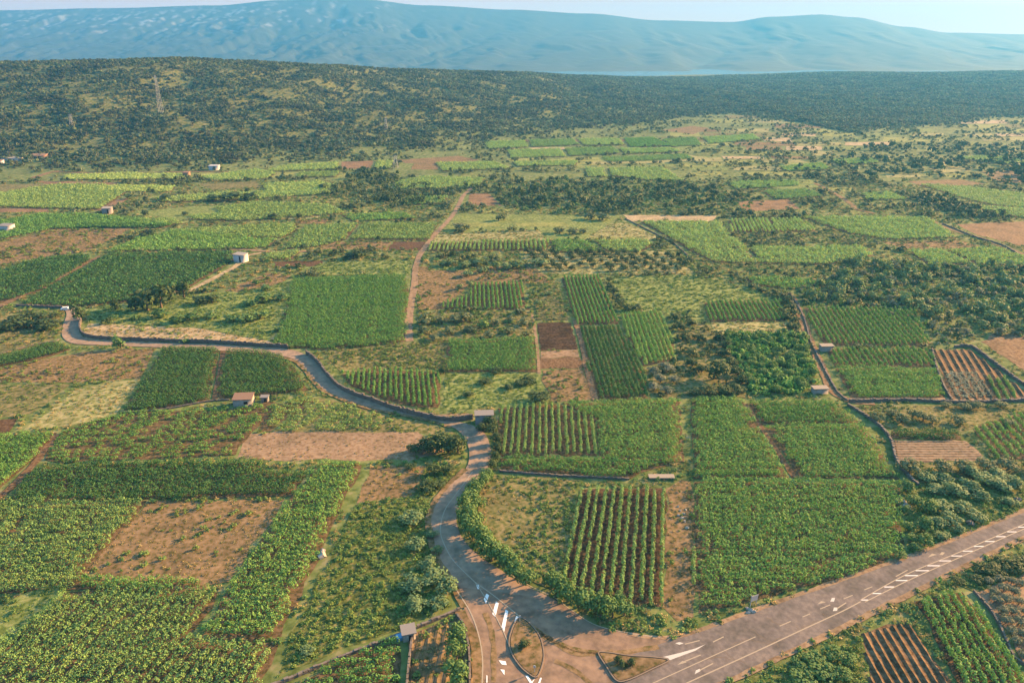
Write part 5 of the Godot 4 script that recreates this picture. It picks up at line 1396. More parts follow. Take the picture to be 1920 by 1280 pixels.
func build_roads() -> void:
	var junction_plan := P([-12.9, -129.4, -10.2, -122.8, -7.5, -115.2, -5.9, -108.9, -5.7, -95.5, 26.4, -95.5, 40.1, -103.2, 36.6, -115.2, 30.5, -114.2, 23.7, -115.2, 16.4, -117.9, 9.2, -125.2, 4.7, -128.5, -7, -129.4])
	var junction := part("road_junction", sheet(junction_plan, 0.18), M.dusty_asphalt)
	tag(junction, "dusty asphalt of the road junction around the teardrop island", "road", "", "structure")
	occupy(junction_plan)
	var side_plan := P([-12.9, -129.4, -13.4, -130.3, -14, -131.6, -14.7, -133.2, -15.5, -134.7, -16.2, -136.3, -17, -137.9, -17.8, -139.6, -18.4, -141.3, -19, -143.1, -19.4, -144.9, -19.8, -146.7, -20.2, -148.5, -20.5, -150.1, -20.8, -151.7, -21, -153.3, -21, -155, -20.9, -156.8, -20.8, -158.7, -20.4, -160.6, -20, -162.5, -19.3, -164.6, -18.5, -166.8, -17.6, -168.9, -16.7, -170.9, -15.8, -172.7, -14.7, -174.3, -13.8, -175.9, -13.1, -177.7, -12.6, -179.7, -12.4, -181.9, -12.4, -184.2, -12.5, -186.5, -12.8, -188.9, -13.2, -191.3, -13.8, -193.7, -14.6, -195.9, -15.5, -197.9, -16.5, -199.6, -17.7, -201.2, -19.2, -202.7, -20.9, -204.1, -22.8, -205.3, -25, -206.5, -27.2, -207.7, -29.8, -208.8, -32.6, -209.9, -35.4, -211, -38.1, -212.1, -40.5, -213, -42.8, -213.8, -45.1, -214.7, -47.5, -215.9, -50, -217.3, -52.6, -219, -55.2, -220.7, -57.7, -222.6, -60, -224.4, -62.2, -226.2, -64.3, -228.3, -66.6, -231, -69.1, -234.6, -71.6, -238.9, -74.1, -243.3, -76.4, -247, -78.2, -249.8, -79.7, -252.1, -81.2, -254.1, -83.2, -255.9, -85.5, -257.6, -88.1, -258.9, -91.2, -260.1, -95, -261.2, -99.8, -262.2, -105.4, -263.2, -111.3, -264.1, -117, -264.9, -122.6, -265.7, -128.1, -266.4, -133.6, -267.1, -139.2, -267.7, -144.9, -268.3, -150.8, -268.9, -156.4, -269.4, -161.4, -269.9, -165.6, -270.3, -169.1, -270.5, -172.2, -270.9, -175.1, -271.6, -177.6, -272.8, -179.7, -274.2, -181.5, -275.9, -183.4, -278, -185.3, -280.4, -187, -283.2, -188.7, -286.3, -190.5, -289.7, -192.4, -293.6, -194.3, -298.1, -196.2, -302.5, -198.1, -306.4, -200.2, -309.6, -202.4, -312.4, -204.4, -314.8, -205.8, -316.4, -200.4, -316.4, -198.2, -313.3, -195, -308.9, -191.6, -303.9, -188.7, -299.5, -186.5, -295.6, -184.6, -291.8, -182.8, -288.4, -180.9, -285.3, -178.9, -282.6, -177, -280.3, -175, -278.4, -172.5, -276.8, -169.7, -275.8, -166.6, -275.2, -163.2, -274.9, -159.4, -274.5, -155.4, -274, -151, -273.6, -146.3, -273.2, -141.4, -272.8, -136.1, -272.4, -130.4, -272, -124.7, -271.6, -119.4, -271.1, -114.5, -270.4, -109.8, -269.7, -105.5, -268.9, -101.4, -268.3, -97.6, -267.7, -94.1, -267.3, -90.9, -266.8, -88.1, -266, -85.6, -265, -83.6, -263.7, -81.7, -262.2, -80, -260.6, -78.3, -259, -76.9, -257.2, -75.4, -255.2, -73.9, -252.9, -72.3, -250.2, -70.6, -247.3, -68.9, -244.2, -67.2, -241.3, -65.4, -238.6, -63.6, -236, -61.7, -233.4, -59.5, -231, -57, -228.6, -54.2, -226.3, -51.4, -224.2, -48.6, -222.2, -46.1, -220.4, -43.7, -218.8, -41.2, -217.3, -38.7, -215.9, -35.9, -214.5, -32.9, -213.1, -30.1, -211.8, -27.6, -210.6, -25.5, -209.5, -23.7, -208.6, -22.1, -207.8, -20.4, -206.9, -18.6, -206.2, -16.7, -205.6, -15, -204.9, -13.4, -204.1, -12.1, -203.1, -10.8, -201.9, -9.8, -200.7, -8.9, -199.3, -8.2, -197.8, -7.7, -196.3, -7.2, -194.6, -6.9, -192.7, -6.5, -190.6, -6.2, -188.2, -6, -185.8, -6, -183.5, -6.1, -181.2, -6.4, -179, -6.7, -176.9, -7.3, -174.9, -8, -173.1, -8.9, -171.5, -9.8, -169.9, -10.6, -168.3, -11.3, -166.7, -12, -165.2, -12.6, -163.7, -13.1, -162.1, -13.5, -160.3, -13.8, -158.6, -14, -156.8, -14, -155, -13.9, -153.3, -13.6, -151.6, -13.2, -150, -12.8, -148.5, -12.2, -147, -11.6, -145.7, -10.9, -144.4, -10.1, -143.1, -9.3, -141.9, -8.3, -140.6, -7.3, -139.4, -6.2, -138.2, -5, -137.1, -3.8, -135.9, -2.5, -134.8, -1.2, -133.6, 0.2, -132.3, 1.8, -131, 3.3, -129.7, 4.7, -128.5, 6, -127.5, 7.3, -126.6, 8.4, -125.8, 9.2, -125.2])
	var side := part("side_road", sheet(side_plan, 0.19), M.road_asphalt)
	tag(side, "narrow asphalt road winding from the junction away through the vineyards", "road", "", "structure")
	occupy(side_plan)
	var main_road_plan := P([22.9, -109.6, 25.2, -110.6, 28.4, -112.1, 32.3, -113.8, 36.8, -115.8, 41.5, -117.8, 46.7, -120.1, 52.7, -122.7, 59.7, -125.7, 68.4, -129.4, 78.4, -133.7, 88.7, -138.1, 98.3, -142.3, 107.1, -146.3, 115.5, -150.3, 123.5, -154.2, 131.1, -157.8, 138.5, -161.4, 145.8, -164.9, 152.1, -168, 156.5, -170.1, 148.5, -159.2, 144, -156.9, 137.6, -153.6, 130.5, -149.9, 123.7, -146.4, 117.5, -143.2, 111.3, -140, 105, -136.8, 98.5, -133.4, 91.7, -129.9, 84.7, -126.1, 77.6, -122.3, 70.4, -118.5, 62.8, -114.5, 54.9, -110.5, 47.2, -106.6, 40.1, -103.2, 33.5, -100.2, 27, -97.5, 21.5, -95.2, 17.7, -93.7])
	var main_road := part("main_road", sheet(main_road_plan, 0.2), M.asphalt)
	tag(main_road, "wide asphalt main road crossing the lower right corner with a hatched centre strip", "road", "", "structure")
	occupy(main_road_plan)
	tag(part("road_verge", ribbon(smooth_line(P([23.7, -115.2, 30.5, -114.2, 36.8, -115.8, 59.7, -125.7, 98.3, -142.3, 131.1, -157.8, 156.5, -170.1])), 1.1, 0.212, 0.5), M.soil_pink), "pale earth verge along the upper edge of the main road", "verge", "", "structure")
	tag(part("road_verge", ribbon(smooth_line(P([17.7, -93.7, 40.1, -103.2, 70.4, -118.5, 98.5, -133.4, 123.7, -146.4, 148.5, -159.2])), 1.3, 0.212, 0.5), M.soil_pink), "pale earth verge along the lower edge of the main road", "verge", "", "structure")
	tag(part("road_verge", ribbon(smooth_line(P([-10.2, -122.8, -12.9, -129.4, -15.5, -134.7, -18.4, -141.3, -20.2, -148.5, -21, -155, -20, -162.5, -16.7, -170.9, -13.1, -177.7])), 1.6, 0.212, 0.5), M.soil_tan), "pale earth verge on the outer side of the side road below the bend", "verge", "", "structure")
	tag(part("road_verge", ribbon(smooth_line(P([-19.1, -202, -27.2, -206.9, -38, -211.3, -47.3, -215.1, -57.5, -221.8, -66.8, -230.1, -76.5, -246, -83.3, -254.9, -94.6, -260.1])), 1.3, 0.212, 0.5), M.soil_tan), "pale earth verge on the near side of the curving side road", "verge", "", "structure")
	tag(part("road_verge", ribbon(smooth_line(P([-11, -121.8, -8.7, -116.7, -7.2, -112.4, -6.7, -107, -6.5, -97.2])), 2.2, 0.212, 0.5), M.soil_tan), "earth shoulder between the junction and the retaining wall", "verge", "", "structure")
	var yard := part("dirt_track", sheet(P([-24.1, -210.6, -12.8, -211.7, -12.3, -207.7, -18.6, -206.2, -23.5, -207.7]), 0.2), M.soil_pink)
	tag(yard, "bare earth pull-in beside the grey tank", "track", "", "structure")
	line_marking([-11.03, -176.32, -14.03, -167.53, -16.81, -159.66, -17.68, -153.91, -17.45, -148.47, -16.15, -143.92, -13.55, -138.06, -8.28, -130.79], 0.22, "worn_paint", side)
	line_marking([-8.28, -130.79, -5.13, -124.40, -1.73, -115.94, -0.53, -111.81], 0.2, "worn_paint", junction)
	line_marking([-8.28, -130.79, -3.45, -125.87, 1.55, -120.13], 0.22, "worn_paint", junction)
	marking([-7.88, -129.75, -7.41, -129.92, -7.13, -128.72, -7.46, -128.38], "paint", junction)
	marking([-6.07, -125.38, -5.55, -127.03, -4.96, -126.53, -5.57, -123.91], "paint", junction)
	marking([-4.13, -120.91, -3.42, -124.56, -2.84, -124.07, -3.44, -119.98], "paint", junction)
	marking([-2.18, -116.96, -1.35, -122.16, -0.78, -121.69, -1.62, -115.50], "paint", junction)
	marking([0.44, -118.46, 0.89, -120.29, 1.44, -119.98], "paint", junction)
	line_marking([-12.65, -129.06, -8.99, -122.00, -6.79, -115.21, -5.67, -108.28, -5.59, -98.37], 0.25, "worn_paint", junction)
	line_marking([30.00, -114.34, 23.74, -115.50, 16.46, -118.16, 9.19, -125.70, 4.68, -128.89, -1.20, -133.99], 0.2, "worn_paint", junction)
	marking([-2.58, -108.42, -1.24, -108.15, -1.02, -107.23, -1.95, -107.36], "paint", junction)
	marking([-2.24, -106.19, -1.42, -106.06, -1.41, -104.79], "paint", junction)
	marking([-4.83, -104.79, -4.63, -104.66, -4.58, -103.04, -4.78, -103.04], "paint", junction)
	marking([2.51, -104.66, 3.02, -104.66, 3.97, -102.67, 3.47, -102.67], "paint", junction)
	marking([4.00, -103.66, 4.30, -103.91, 3.47, -102.42, 3.07, -102.42], "paint", junction)
	marking([5.31, -104.16, 5.61, -104.16, 5.16, -102.67, 4.76, -102.67], "paint", junction)
	marking([29.34, -109.22, 32.99, -110.30, 36.17, -111.39, 38.44, -112.50, 36.04, -110.84, 30.53, -108.42, 30.32, -108.95], "faded_paint", main_road)
	marking([32.46, -112.78, 33.37, -113.07, 34.16, -112.78, 33.22, -112.36], "faded_paint", main_road)
	marking([34.59, -105.04, 35.00, -105.93, 35.81, -106.32, 35.89, -105.81], "faded_paint", main_road)
	marking([67.49, -121.69, 68.17, -122.79, 68.96, -122.79, 68.45, -121.85], "faded_paint", main_road)
	marking([68.09, -124.56, 68.90, -125.70, 69.59, -125.70, 68.89, -124.56], "faded_paint", main_road)
	marking([31.72, -107.23, 32.97, -108.28, 33.71, -107.89], "worn_paint", main_road)
	marking([65.04, -123.75, 66.22, -124.72, 67.11, -124.40], "worn_paint", main_road)
	marking([96.69, -139.20, 98.40, -140.55, 99.31, -140.17], "worn_paint", main_road)
	marking([99.94, -140.17, 100.97, -141.14, 101.61, -140.94, 100.58, -139.97], "worn_paint", main_road)
	line_marking([32.89, -107.89, 36.83, -109.75], 0.25, "worn_paint", main_road)
	line_marking([35.71, -105.93, 38.68, -107.62], 0.25, "worn_paint", main_road)
	line_marking([68.71, -122.48, 71.38, -124.24], 0.25, "worn_paint", main_road)
	line_marking([34.31, -112.50, 37.51, -113.49], 0.25, "worn_paint", main_road)
	line_marking([40.07, -113.07, 42.58, -114.49], 0.25, "worn_paint", main_road)
	line_marking([27.31, -100.13, 33.06, -103.16, 47.80, -110.57, 58.49, -116.08, 69.51, -121.69, 74.59, -124.56], 0.25, "worn_paint", main_road)
	line_marking([21.51, -100.49, 26.79, -103.16, 38.33, -109.08, 49.01, -114.49], 0.2, "worn_paint", main_road)
	line_marking([54.83, -117.41, 57.60, -118.76], 0.22, "worn_paint", main_road)
	line_marking([60.47, -119.98, 62.38, -120.91], 0.22, "worn_paint", main_road)
	line_marking([65.05, -122.32, 67.70, -123.59], 0.22, "worn_paint", main_road)
	line_marking([71.29, -125.38, 73.73, -126.53], 0.22, "worn_paint", main_road)
	line_marking([77.02, -128.21, 79.24, -129.23], 0.22, "worn_paint", main_road)
	line_marking([86.01, -132.55, 89.72, -134.71], 0.22, "worn_paint", main_road)
	line_marking([74.81, -125.05, 88.76, -133.27, 105.23, -141.14, 127.25, -151.91, 151.82, -163.77], 0.22, "worn_paint", main_road)
	line_marking([75.43, -124.40, 87.61, -130.96, 104.12, -139.20, 125.98, -149.96, 150.22, -161.57], 0.22, "worn_paint", main_road)
	marking([76.59, -124.94, 74.76, -124.94, 75.03, -125.15, 76.87, -125.15], "paint", main_road)
	marking([80.34, -126.96, 78.19, -126.96, 78.47, -127.18, 80.62, -127.18], "paint", main_road)
	marking([84.18, -129.03, 81.71, -129.03, 82.00, -129.26, 84.47, -129.26], "paint", main_road)
	marking([88.10, -131.12, 85.26, -131.12, 85.56, -131.35, 88.40, -131.35], "paint", main_road)
	marking([91.37, -132.76, 88.03, -132.76, 88.33, -132.99, 91.68, -132.99], "paint", main_road)
	marking([94.71, -134.42, 91.35, -134.42, 91.66, -134.65, 95.02, -134.65], "paint", main_road)
	marking([98.10, -136.11, 94.90, -136.11, 95.21, -136.35, 98.42, -136.35], "paint", main_road)
	marking([101.58, -137.85, 98.52, -137.85, 98.79, -138.06, 101.85, -138.06], "paint", main_road)
	marking([105.10, -139.60, 102.18, -139.60, 102.46, -139.82, 105.38, -139.82], "paint", main_road)
	marking([108.68, -141.37, 105.85, -141.37, 106.14, -141.58, 108.97, -141.58], "paint", main_road)
	marking([112.32, -143.16, 109.52, -143.16, 109.81, -143.38, 112.62, -143.38], "paint", main_road)
	marking([116.04, -144.99, 113.26, -144.99, 113.56, -145.21, 116.35, -145.21], "paint", main_road)
	marking([119.84, -146.85, 117.07, -146.85, 117.39, -147.08, 120.15, -147.08], "paint", main_road)
	marking([123.70, -148.76, 120.97, -148.76, 121.28, -148.99, 124.03, -148.99], "paint", main_road)
	marking([127.63, -150.67, 124.87, -150.67, 125.20, -150.90, 127.96, -150.90], "paint", main_road)
	marking([131.60, -152.57, 128.79, -152.57, 129.12, -152.81, 131.94, -152.81], "paint", main_road)
	marking([135.66, -154.51, 132.81, -154.51, 133.15, -154.76, 136.00, -154.76], "paint", main_road)
	part("dust_streak", ribbon(smooth_line(P([2.75, -118.46, 10.56, -112.08, 18.78, -110.16, 28.99, -111.81])), 1.1, 0.205, 0.8), M.soil_tan, junction)
	part("dust_streak", ribbon(smooth_line(P([5.41, -115.79, 12.52, -110.16, 19.89, -110.71])), 1.1, 0.205, 0.8), M.soil_tan, junction)
	part("dust_streak", ribbon(smooth_line(P([-5.59, -121.22, -3.74, -113.77, -3.49, -103.16])), 1.1, 0.205, 0.8), M.soil_tan, junction)
	part("dust_streak", ribbon(smooth_line(P([8.24, -108.28, 12.64, -105.42, 15.67, -100.73])), 1.1, 0.205, 0.8), M.soil_tan, junction)
	crack([53.16, -119.67, 54.76, -117.86, 58.26, -118.46, 58.44, -115.94], main_road)
	crack([58.71, -116.67, 62.83, -118.91, 65.71, -117.86], main_road)
	crack([43.38, -112.36, 46.97, -113.77, 50.88, -112.64, 54.64, -114.34], main_road)
	crack([36.07, -108.28, 39.95, -109.35, 43.28, -108.28], main_road)
	crack([72.93, -124.40, 74.34, -121.22, 77.43, -121.85], main_road)
	crack([48.92, -116.67, 50.71, -113.77, 53.19, -111.67], main_road)
	crack([41.08, -111.67, 42.64, -108.95, 45.11, -107.49], main_road)
	crack([64.84, -121.22, 66.33, -119.37], main_road)
	island("teardrop traffic island of bare earth in the middle of the junction", [1.66, -119.83, 0.44, -117.86, -0.43, -114.49, -0.53, -112.08, 0.21, -109.35, 2.03, -106.19, 4.41, -104.16, 5.48, -105.93, 6.23, -109.35, 5.95, -113.07, 5.18, -115.50, 3.73, -118.01, 2.65, -119.22])
	island("triangular traffic island with three bushes beside the main road", [16.90, -110.16, 17.98, -106.97, 19.22, -103.91, 20.31, -103.16, 22.62, -103.91, 26.60, -106.06, 30.30, -108.28, 27.45, -109.08, 22.85, -109.48, 18.79, -110.30])

func build_objects() -> void:
	hut("field_hut", "small stone hut with tan sloping roof and one window, below the rounded dark vineyard", Vector3(-89.1, 0, -218.2), 0.07, Vector3(6.0, 2.6, 3.6), M.plaster, M.roof_tile, 0.7, "window")
	hut("open_shed", "tiny open fronted concrete shed right of the stone hut", Vector3(-82.9, 0, -220.6), 0.07, Vector3(2.3, 1.7, 1.6), M.concrete, M.concrete, 0.1, "door")
	hut("water_tank", "grey windowless concrete tank at the road bend", Vector3(-8.8, 0, -205.5), 0.07, Vector3(5.6, 3.3, 3.0), M.concrete, M.concrete, 0.1, "")
	hut("field_house", "field house with shaded grey front, dark door and bright white side wall", Vector3(-150.5, 0, -394.0), -0.31, Vector3(6.5, 4.2, 4.5), M.white_wall, M.plaster, 0.3, "door")
	hut("field_hut", "flat roofed pale hut at the edge of the dark grove beside the earth lane", Vector3(105.8, 0, -227.2), 0.05, Vector3(5.0, 1.9, 2.4), M.plaster, M.pale_concrete, 0.05, "")
	hut("field_hut", "low pale roofed hut at the corner of the slanting rows vineyard", Vector3(123.1, 0, -264.9), 0.05, Vector3(4.8, 2.2, 2.4), M.plaster, M.pale_concrete, 0.1, "")
	hut("roadside_hut", "small grey slab roofed hut on the low wall of the corner vineyard", Vector3(-20.8, 0, -114.6), 0.28, Vector3(2.5, 1.9, 2.4), M.plaster, M.concrete, 0.1, "door")
	hut("far_house", "small grey house with an earth yard in the far left fields", Vector3(-289.8, 0, -521.1), 0.17, Vector3(6, 4, 5), M.concrete, M.plaster, 0.4, "door")
	hut("cistern", "low pale concrete cistern slab beside the brown stony lane", Vector3(41.2, 0, -173.3), 0.00, Vector3(6.6, 0.5, 1.5), M.pale_concrete, M.pale_concrete, 0.0, "")
	hut("far_house", "white and grey ruin at the left edge of the far green fields", Vector3(-328.5, 0, -468.3), -0.17, Vector3(8, 3.5, 6), M.white_wall, M.concrete, 0.4, "")
	hut("far_house", "long white house at the foot of the left hill", Vector3(-512.4, 0, -767.1), 0.00, Vector3(20, 5.5, 8), M.white_wall, M.pale_concrete, 0.6, "door")
	hut("far_house", "orange brown house standing right of the long white house at the hill foot", Vector3(-492.9, 0, -778.5), 0.00, Vector3(15, 6.5, 8), M.roof_tile, M.roof_tile, 1.2, "door")
	hut("far_house", "white house cut off by the left edge at the hill foot", Vector3(-515.8, 0, -748.8), 0.00, Vector3(8, 5, 6), M.white_wall, M.roof_tile, 0.8, "door")
	hut("far_house", "small white building under the hill scrub left of the centre", Vector3(-290.0, 0, -724.4), 0.00, Vector3(9, 4, 6), M.white_wall, M.white_wall, 0.3, "door")
	hut("far_house", "small orange roofed building at the end of the pale road", Vector3(-301.2, 0, -686.0), 0.00, Vector3(5, 3.5, 5), M.roof_tile, M.roof_tile, 0.5, "")
	var tarp := block("tarpaulin", Vector3(-22.4, 0, -114.1) + Vector3(0, 0.5, 0), Vector3(1.6, 0.9, 1.2), M.tarpaulin, self, Vector3(0.1, 0.4, 0.1))
	tag(tarp, "blue tarpaulin covered bundle beside the slab roofed hut", "tarpaulin")
	var car := thing("parked_car", "white car parked at the shaded road corner far left", "car", Vector3(-201.8, 0, -312.8), 0.25)
	var st := begin()
	box(st, Vector3(0, 0.62, 0), Vector3(4.2, 0.6, 1.7))
	box(st, Vector3(-0.2, 1.15, 0), Vector3(2.3, 0.5, 1.5))
	part("body", done(st), M.car_paint, car)
	for s in [-1, 1]:
		block("window", Vector3(-0.2, 1.17, s * 0.752), Vector3(2.0, 0.34, 0.02), M.dark, car)
		for e in [-1, 1]:
			var wheel := CylinderMesh.new()
			wheel.top_radius = 0.33
			wheel.bottom_radius = 0.33
			wheel.height = 0.22
			wheel.radial_segments = 14
			var w := part("wheel", wheel, M.rubber, car)
			w.position = Vector3(e * 1.3, 0.33, s * 0.76)
			w.rotation.x = PI / 2
	var board := thing("roadside_board", "grey back of a road sign board on two posts beside the main road", "road sign", Vector3(51.3, 0, -123.6), 0.5)
	block("post", Vector3(-0.85, 1.5, 0), Vector3(0.12, 3.0, 0.12), M.steel, board)
	block("post", Vector3(0.85, 1.2, 0), Vector3(0.12, 2.4, 0.12), M.steel, board)
	block("panel", Vector3(0, 2.05, 0.1), Vector3(2.0, 1.4, 0.06), M.steel, board, Vector3(0, 0, -0.12))
	pole_sign("short sign post at the tip of the teardrop island", Vector3(1.6, 0, -118.5), 2.0, 0.3, 0.4, 0.45)
	pole_sign("short sign post at the lower end of the teardrop island", Vector3(4.3, 0, -105.4), 2.0, -0.4, 0.5, 0.5)
	boulders("pale boulder lying on the edge of the weedy plot beside the narrow strip", "two pale boulders beside the narrow vineyard strip", [-44.3, -141.5, 0.9, -44.2, -139.4, 1.3], M.pale_stone)
	boulders("pale rock in the rubble heap beside the largest vineyard", "rubble heap beside the largest vineyard", [101.0, -161.1, 0.5, 101.4, -160.1, 0.7, 102.4, -160.6, 0.6, 102.8, -159.7, 0.5, 100.8, -162.1, 0.8, 102.6, -161.6, 0.7], M.pale_stone)
	boulders("pale stone dumped on the brown stony lane", "stones on the brown stony lane", [43.1, -157.8, 0.4, 43.7, -156.4, 0.6, 42.2, -155.9, 0.5, 44.6, -158.2, 0.4, 42.9, -154.6, 0.6, 43.2, -153.2, 0.5, 43.0, -159.7, 0.4, 43.2, -150.6, 0.6], M.pale_stone)
	boulders("bluish rock in the rough ground above the main road", "rocks above the main road", [113.8, -152.8, 0.8, 114.3, -151.9, 1.3, 132.5, -162.5, 1.1], M.stone)
	boulders("pale rock at the foot of the road sign board", "rocks under the sign board", [49.8, -122.5, 0.6, 50.3, -121.8, 0.8, 50.9, -121.5, 0.7, 49.6, -121.2, 0.6], M.pale_stone)
	pylon("tall thin lattice pylon standing in the scrub of the left hill", Vector3(-440.9, hill(-440.9, -960.0), -960.0), 46.7, 5.0)
	pylon("lattice mast beside the small bright vineyard square under the hill", Vector3(-114.9, hill(-114.9, -735.0), -735.0), 12.4, 5.0)
	pylon("small pylon low on the left hill scrub", Vector3(-521.7, hill(-521.7, -900.0), -900.0), 13.4, 4.0)
	pylon("thin pylon in the hill scrub left of the centre", Vector3(-166.1, hill(-166.1, -1000.0), -1000.0), 15.5, 4.0)

func build_plants() -> void:
	plants("round_bush", "small round dark bush alone on the teardrop traffic island", "bush", "", "bushd", [2.5, -111.9, 2.9, 2.3])
	plants("round_bush", "first clipped round bush from the left on the triangular traffic island", "bush", "three bushes on the triangular traffic island", "bushd", [20.3, -107.9, 1.9, 1.9])
	plants("round_bush", "second clipped round bush from the left on the triangular traffic island", "bush", "three bushes on the triangular traffic island", "bushd", [21.2, -106.8, 2.0, 1.8])
	plants("round_bush", "third clipped round bush from the left on the triangular traffic island", "bush", "three bushes on the triangular traffic island", "bushd", [22.8, -107.2, 2.0, 2.0])
	plants("garden_tree", "green tree at the top of the brown garden plot beside the junction", "tree", "", "tree", [-11.4, -113.4, 4.7, 4.5])
	plants("garden_tree", "green tree in the middle of the brown garden plot beside the junction", "tree", "", "tree", [-10.7, -108.5, 4.5, 4.7])
	plants("garden_tree", "green tree at the bottom edge of the brown garden plot beside the junction", "tree", "", "tree", [-10.8, -102.5, 5.8, 5.2])
	plants("roadside_bush", "first bush from the top of the hedge along the inner road bend", "bush", "bushes of the hedge along the road bend", "bush", [-7.0, -171.9, 4.2, 3.7])
	plants("roadside_bush", "second bush from the top of the hedge along the inner road bend", "bush", "bushes of the hedge along the road bend", "bush", [-8.2, -169.3, 4.4, 4.4])
	plants("roadside_bush", "third bush from the top of the hedge along the inner road bend", "bush", "bushes of the hedge along the road bend", "bush", [-9.3, -166.3, 4.7, 4.7])
	plants("roadside_bush", "fourth bush from the top of the hedge along the inner road bend", "bush", "bushes of the hedge along the road bend", "bush", [-10.3, -163.6, 4.6, 5.1])
	plants("roadside_bush", "fifth bush from the top of the hedge along the inner road bend", "bush", "bushes of the hedge along the road bend", "bush", [-11.0, -160.6, 5.1, 5.3])
	plants("roadside_bush", "sixth bush from the top of the hedge along the inner road bend", "bush", "bushes of the hedge along the road bend", "bush", [-8.7, -157.9, 4.5, 4.1])
	plants("roadside_bush", "seventh bush from the top of the hedge along the inner road bend", "bush", "bushes of the hedge along the road bend", "bush", [-11.4, -157.2, 5.4, 5.5])
	plants("roadside_bush", "eighth bush from the top of the hedge along the inner road bend", "bush", "bushes of the hedge along the road bend", "bush", [-11.3, -153.6, 5.6, 5.8])
	plants("roadside_bush", "ninth bush from the top of the hedge along the inner road bend", "bush", "bushes of the hedge along the road bend", "bush", [-9.2, -151.7, 4.9, 4.3])
	plants("roadside_bush", "tenth bush from the top of the hedge along the inner road bend", "bush", "bushes of the hedge along the road bend", "bush", [-10.7, -150.0, 5.7, 6.0])
	plants("roadside_bush", "eleventh bush from the top of the hedge along the inner road bend", "bush", "bushes of the hedge along the road bend", "bush", [-9.6, -146.6, 5.6, 5.9])
	plants("roadside_bush", "twelfth bush from the top of the hedge along the inner road bend", "bush", "bushes of the hedge along the road bend", "bush", [-7.0, -145.0, 4.8, 4.2])
	plants("roadside_bush", "thirteenth bush from the top of the hedge along the inner road bend", "bush", "bushes of the hedge along the road bend", "bush", [-8.2, -143.4, 5.8, 5.8])
	plants("roadside_bush", "fourteenth bush from the top of the hedge along the inner road bend", "bush", "bushes of the hedge along the road bend", "bush", [-6.5, -140.7, 5.7, 5.7])
	plants("roadside_bush", "fifteenth bush from the top of the hedge along the inner road bend", "bush", "bushes of the hedge along the road bend", "bush", [-4.7, -138.2, 5.7, 5.7])
	plants("roadside_bush", "sixteenth bush from the top of the hedge along the inner road bend", "bush", "bushes of the hedge along the road bend", "bush", [-1.8, -138.0, 4.6, 4.0])
	plants("roadside_bush", "seventeenth bush from the top of the hedge along the inner road bend", "bush", "bushes of the hedge along the road bend", "bush", [-2.7, -136.0, 5.6, 5.2])
	plants("roadside_bush", "eighteenth bush from the top of the hedge along the inner road bend", "bush", "bushes of the hedge along the road bend", "bush", [-0.7, -133.8, 5.5, 5.2])
	plants("roadside_bush", "nineteenth bush from the top of the hedge along the inner road bend", "bush", "bushes of the hedge along the road bend", "bush", [1.2, -131.9, 5.5, 5.1])
	plants("roadside_bush", "twentieth bush from the top of the hedge along the inner road bend", "bush", "bushes of the hedge along the road bend", "bush", [3.0, -130.0, 4.9, 4.5])
	plants("roadside_bush", "first bush from the left, between the tall vine rows and the road", "bush", "bushes between the tall vine rows and the road", "bush", [8.7, -129.4, 4.4, 4.7])
	plants("roadside_bush", "second bush from the left, between the tall vine rows and the road", "bush", "bushes between the tall vine rows and the road", "bush", [10.1, -126.5, 5.0, 5.1])
	plants("roadside_bush", "third bush from the left, between the tall vine rows and the road", "bush", "bushes between the tall vine rows and the road", "bush", [12.0, -124.8, 5.2, 5.0])
	plants("roadside_bush", "fourth bush from the left, between the tall vine rows and the road", "bush", "bushes between the tall vine rows and the road", "bush", [14.1, -123.1, 5.4, 5.2])
	plants("roadside_bush", "fifth bush from the left, between the tall vine rows and the road", "bush", "bushes between the tall vine rows and the road", "bush", [16.2, -121.6, 5.6, 5.5])
	plants("roadside_bush", "sixth bush from the left, between the tall vine rows and the road", "bush", "bushes between the tall vine rows and the road", "bush", [18.5, -120.3, 5.3, 5.5])
	plants("roadside_bush", "seventh bush from the left, between the tall vine rows and the road", "bush", "bushes between the tall vine rows and the road", "bush", [21.0, -120.2, 4.9, 4.2])
	plants("roadside_bush", "eighth bush from the left, between the tall vine rows and the road", "bush", "bushes between the tall vine rows and the road", "bush", [23.1, -123.6, 3.7, 3.2])
	plants("roadside_bush", "ninth bush from the left, between the tall vine rows and the road", "bush", "bushes between the tall vine rows and the road", "bush", [23.5, -120.7, 4.4, 3.7])
	plants("roadside_bush", "first dark bush below the grey tank, right of the road", "bush", "dark bushes below the grey tank", "bushd", [-9.0, -199.7, 4.7, 3.7])
	plants("roadside_bush", "second dark bush below the grey tank, right of the road", "bush", "dark bushes below the grey tank", "bushd", [-7.0, -201.8, 5.1, 4.0])
	plants("roadside_bush", "third dark bush below the grey tank, right of the road", "bush", "dark bushes below the grey tank", "bushd", [-6.0, -178.5, 3.3, 2.9])
	plants("roadside_bush", "fourth dark bush below the grey tank, right of the road", "bush", "dark bushes below the grey tank", "bushd", [-5.5, -197.0, 4.6, 4.0])
	plants("roadside_bush", "fifth dark bush below the grey tank, right of the road", "bush", "dark bushes below the grey tank", "bushd", [-5.2, -182.0, 3.7, 3.6])
	plants("roadside_bush", "sixth dark bush below the grey tank, right of the road", "bush", "dark bushes below the grey tank", "bushd", [-4.8, -191.8, 4.5, 4.3])
	plants("roadside_bush", "seventh dark bush below the grey tank, right of the road", "bush", "dark bushes below the grey tank", "bushd", [-4.7, -186.8, 4.1, 3.9])
	plants("thicket_bush", "first rounded bush of the big dark thicket left of the road bend", "bush", "bushes of the big dark thicket", "bushd", [-28.3, -187.2, 5.8, 2.9])
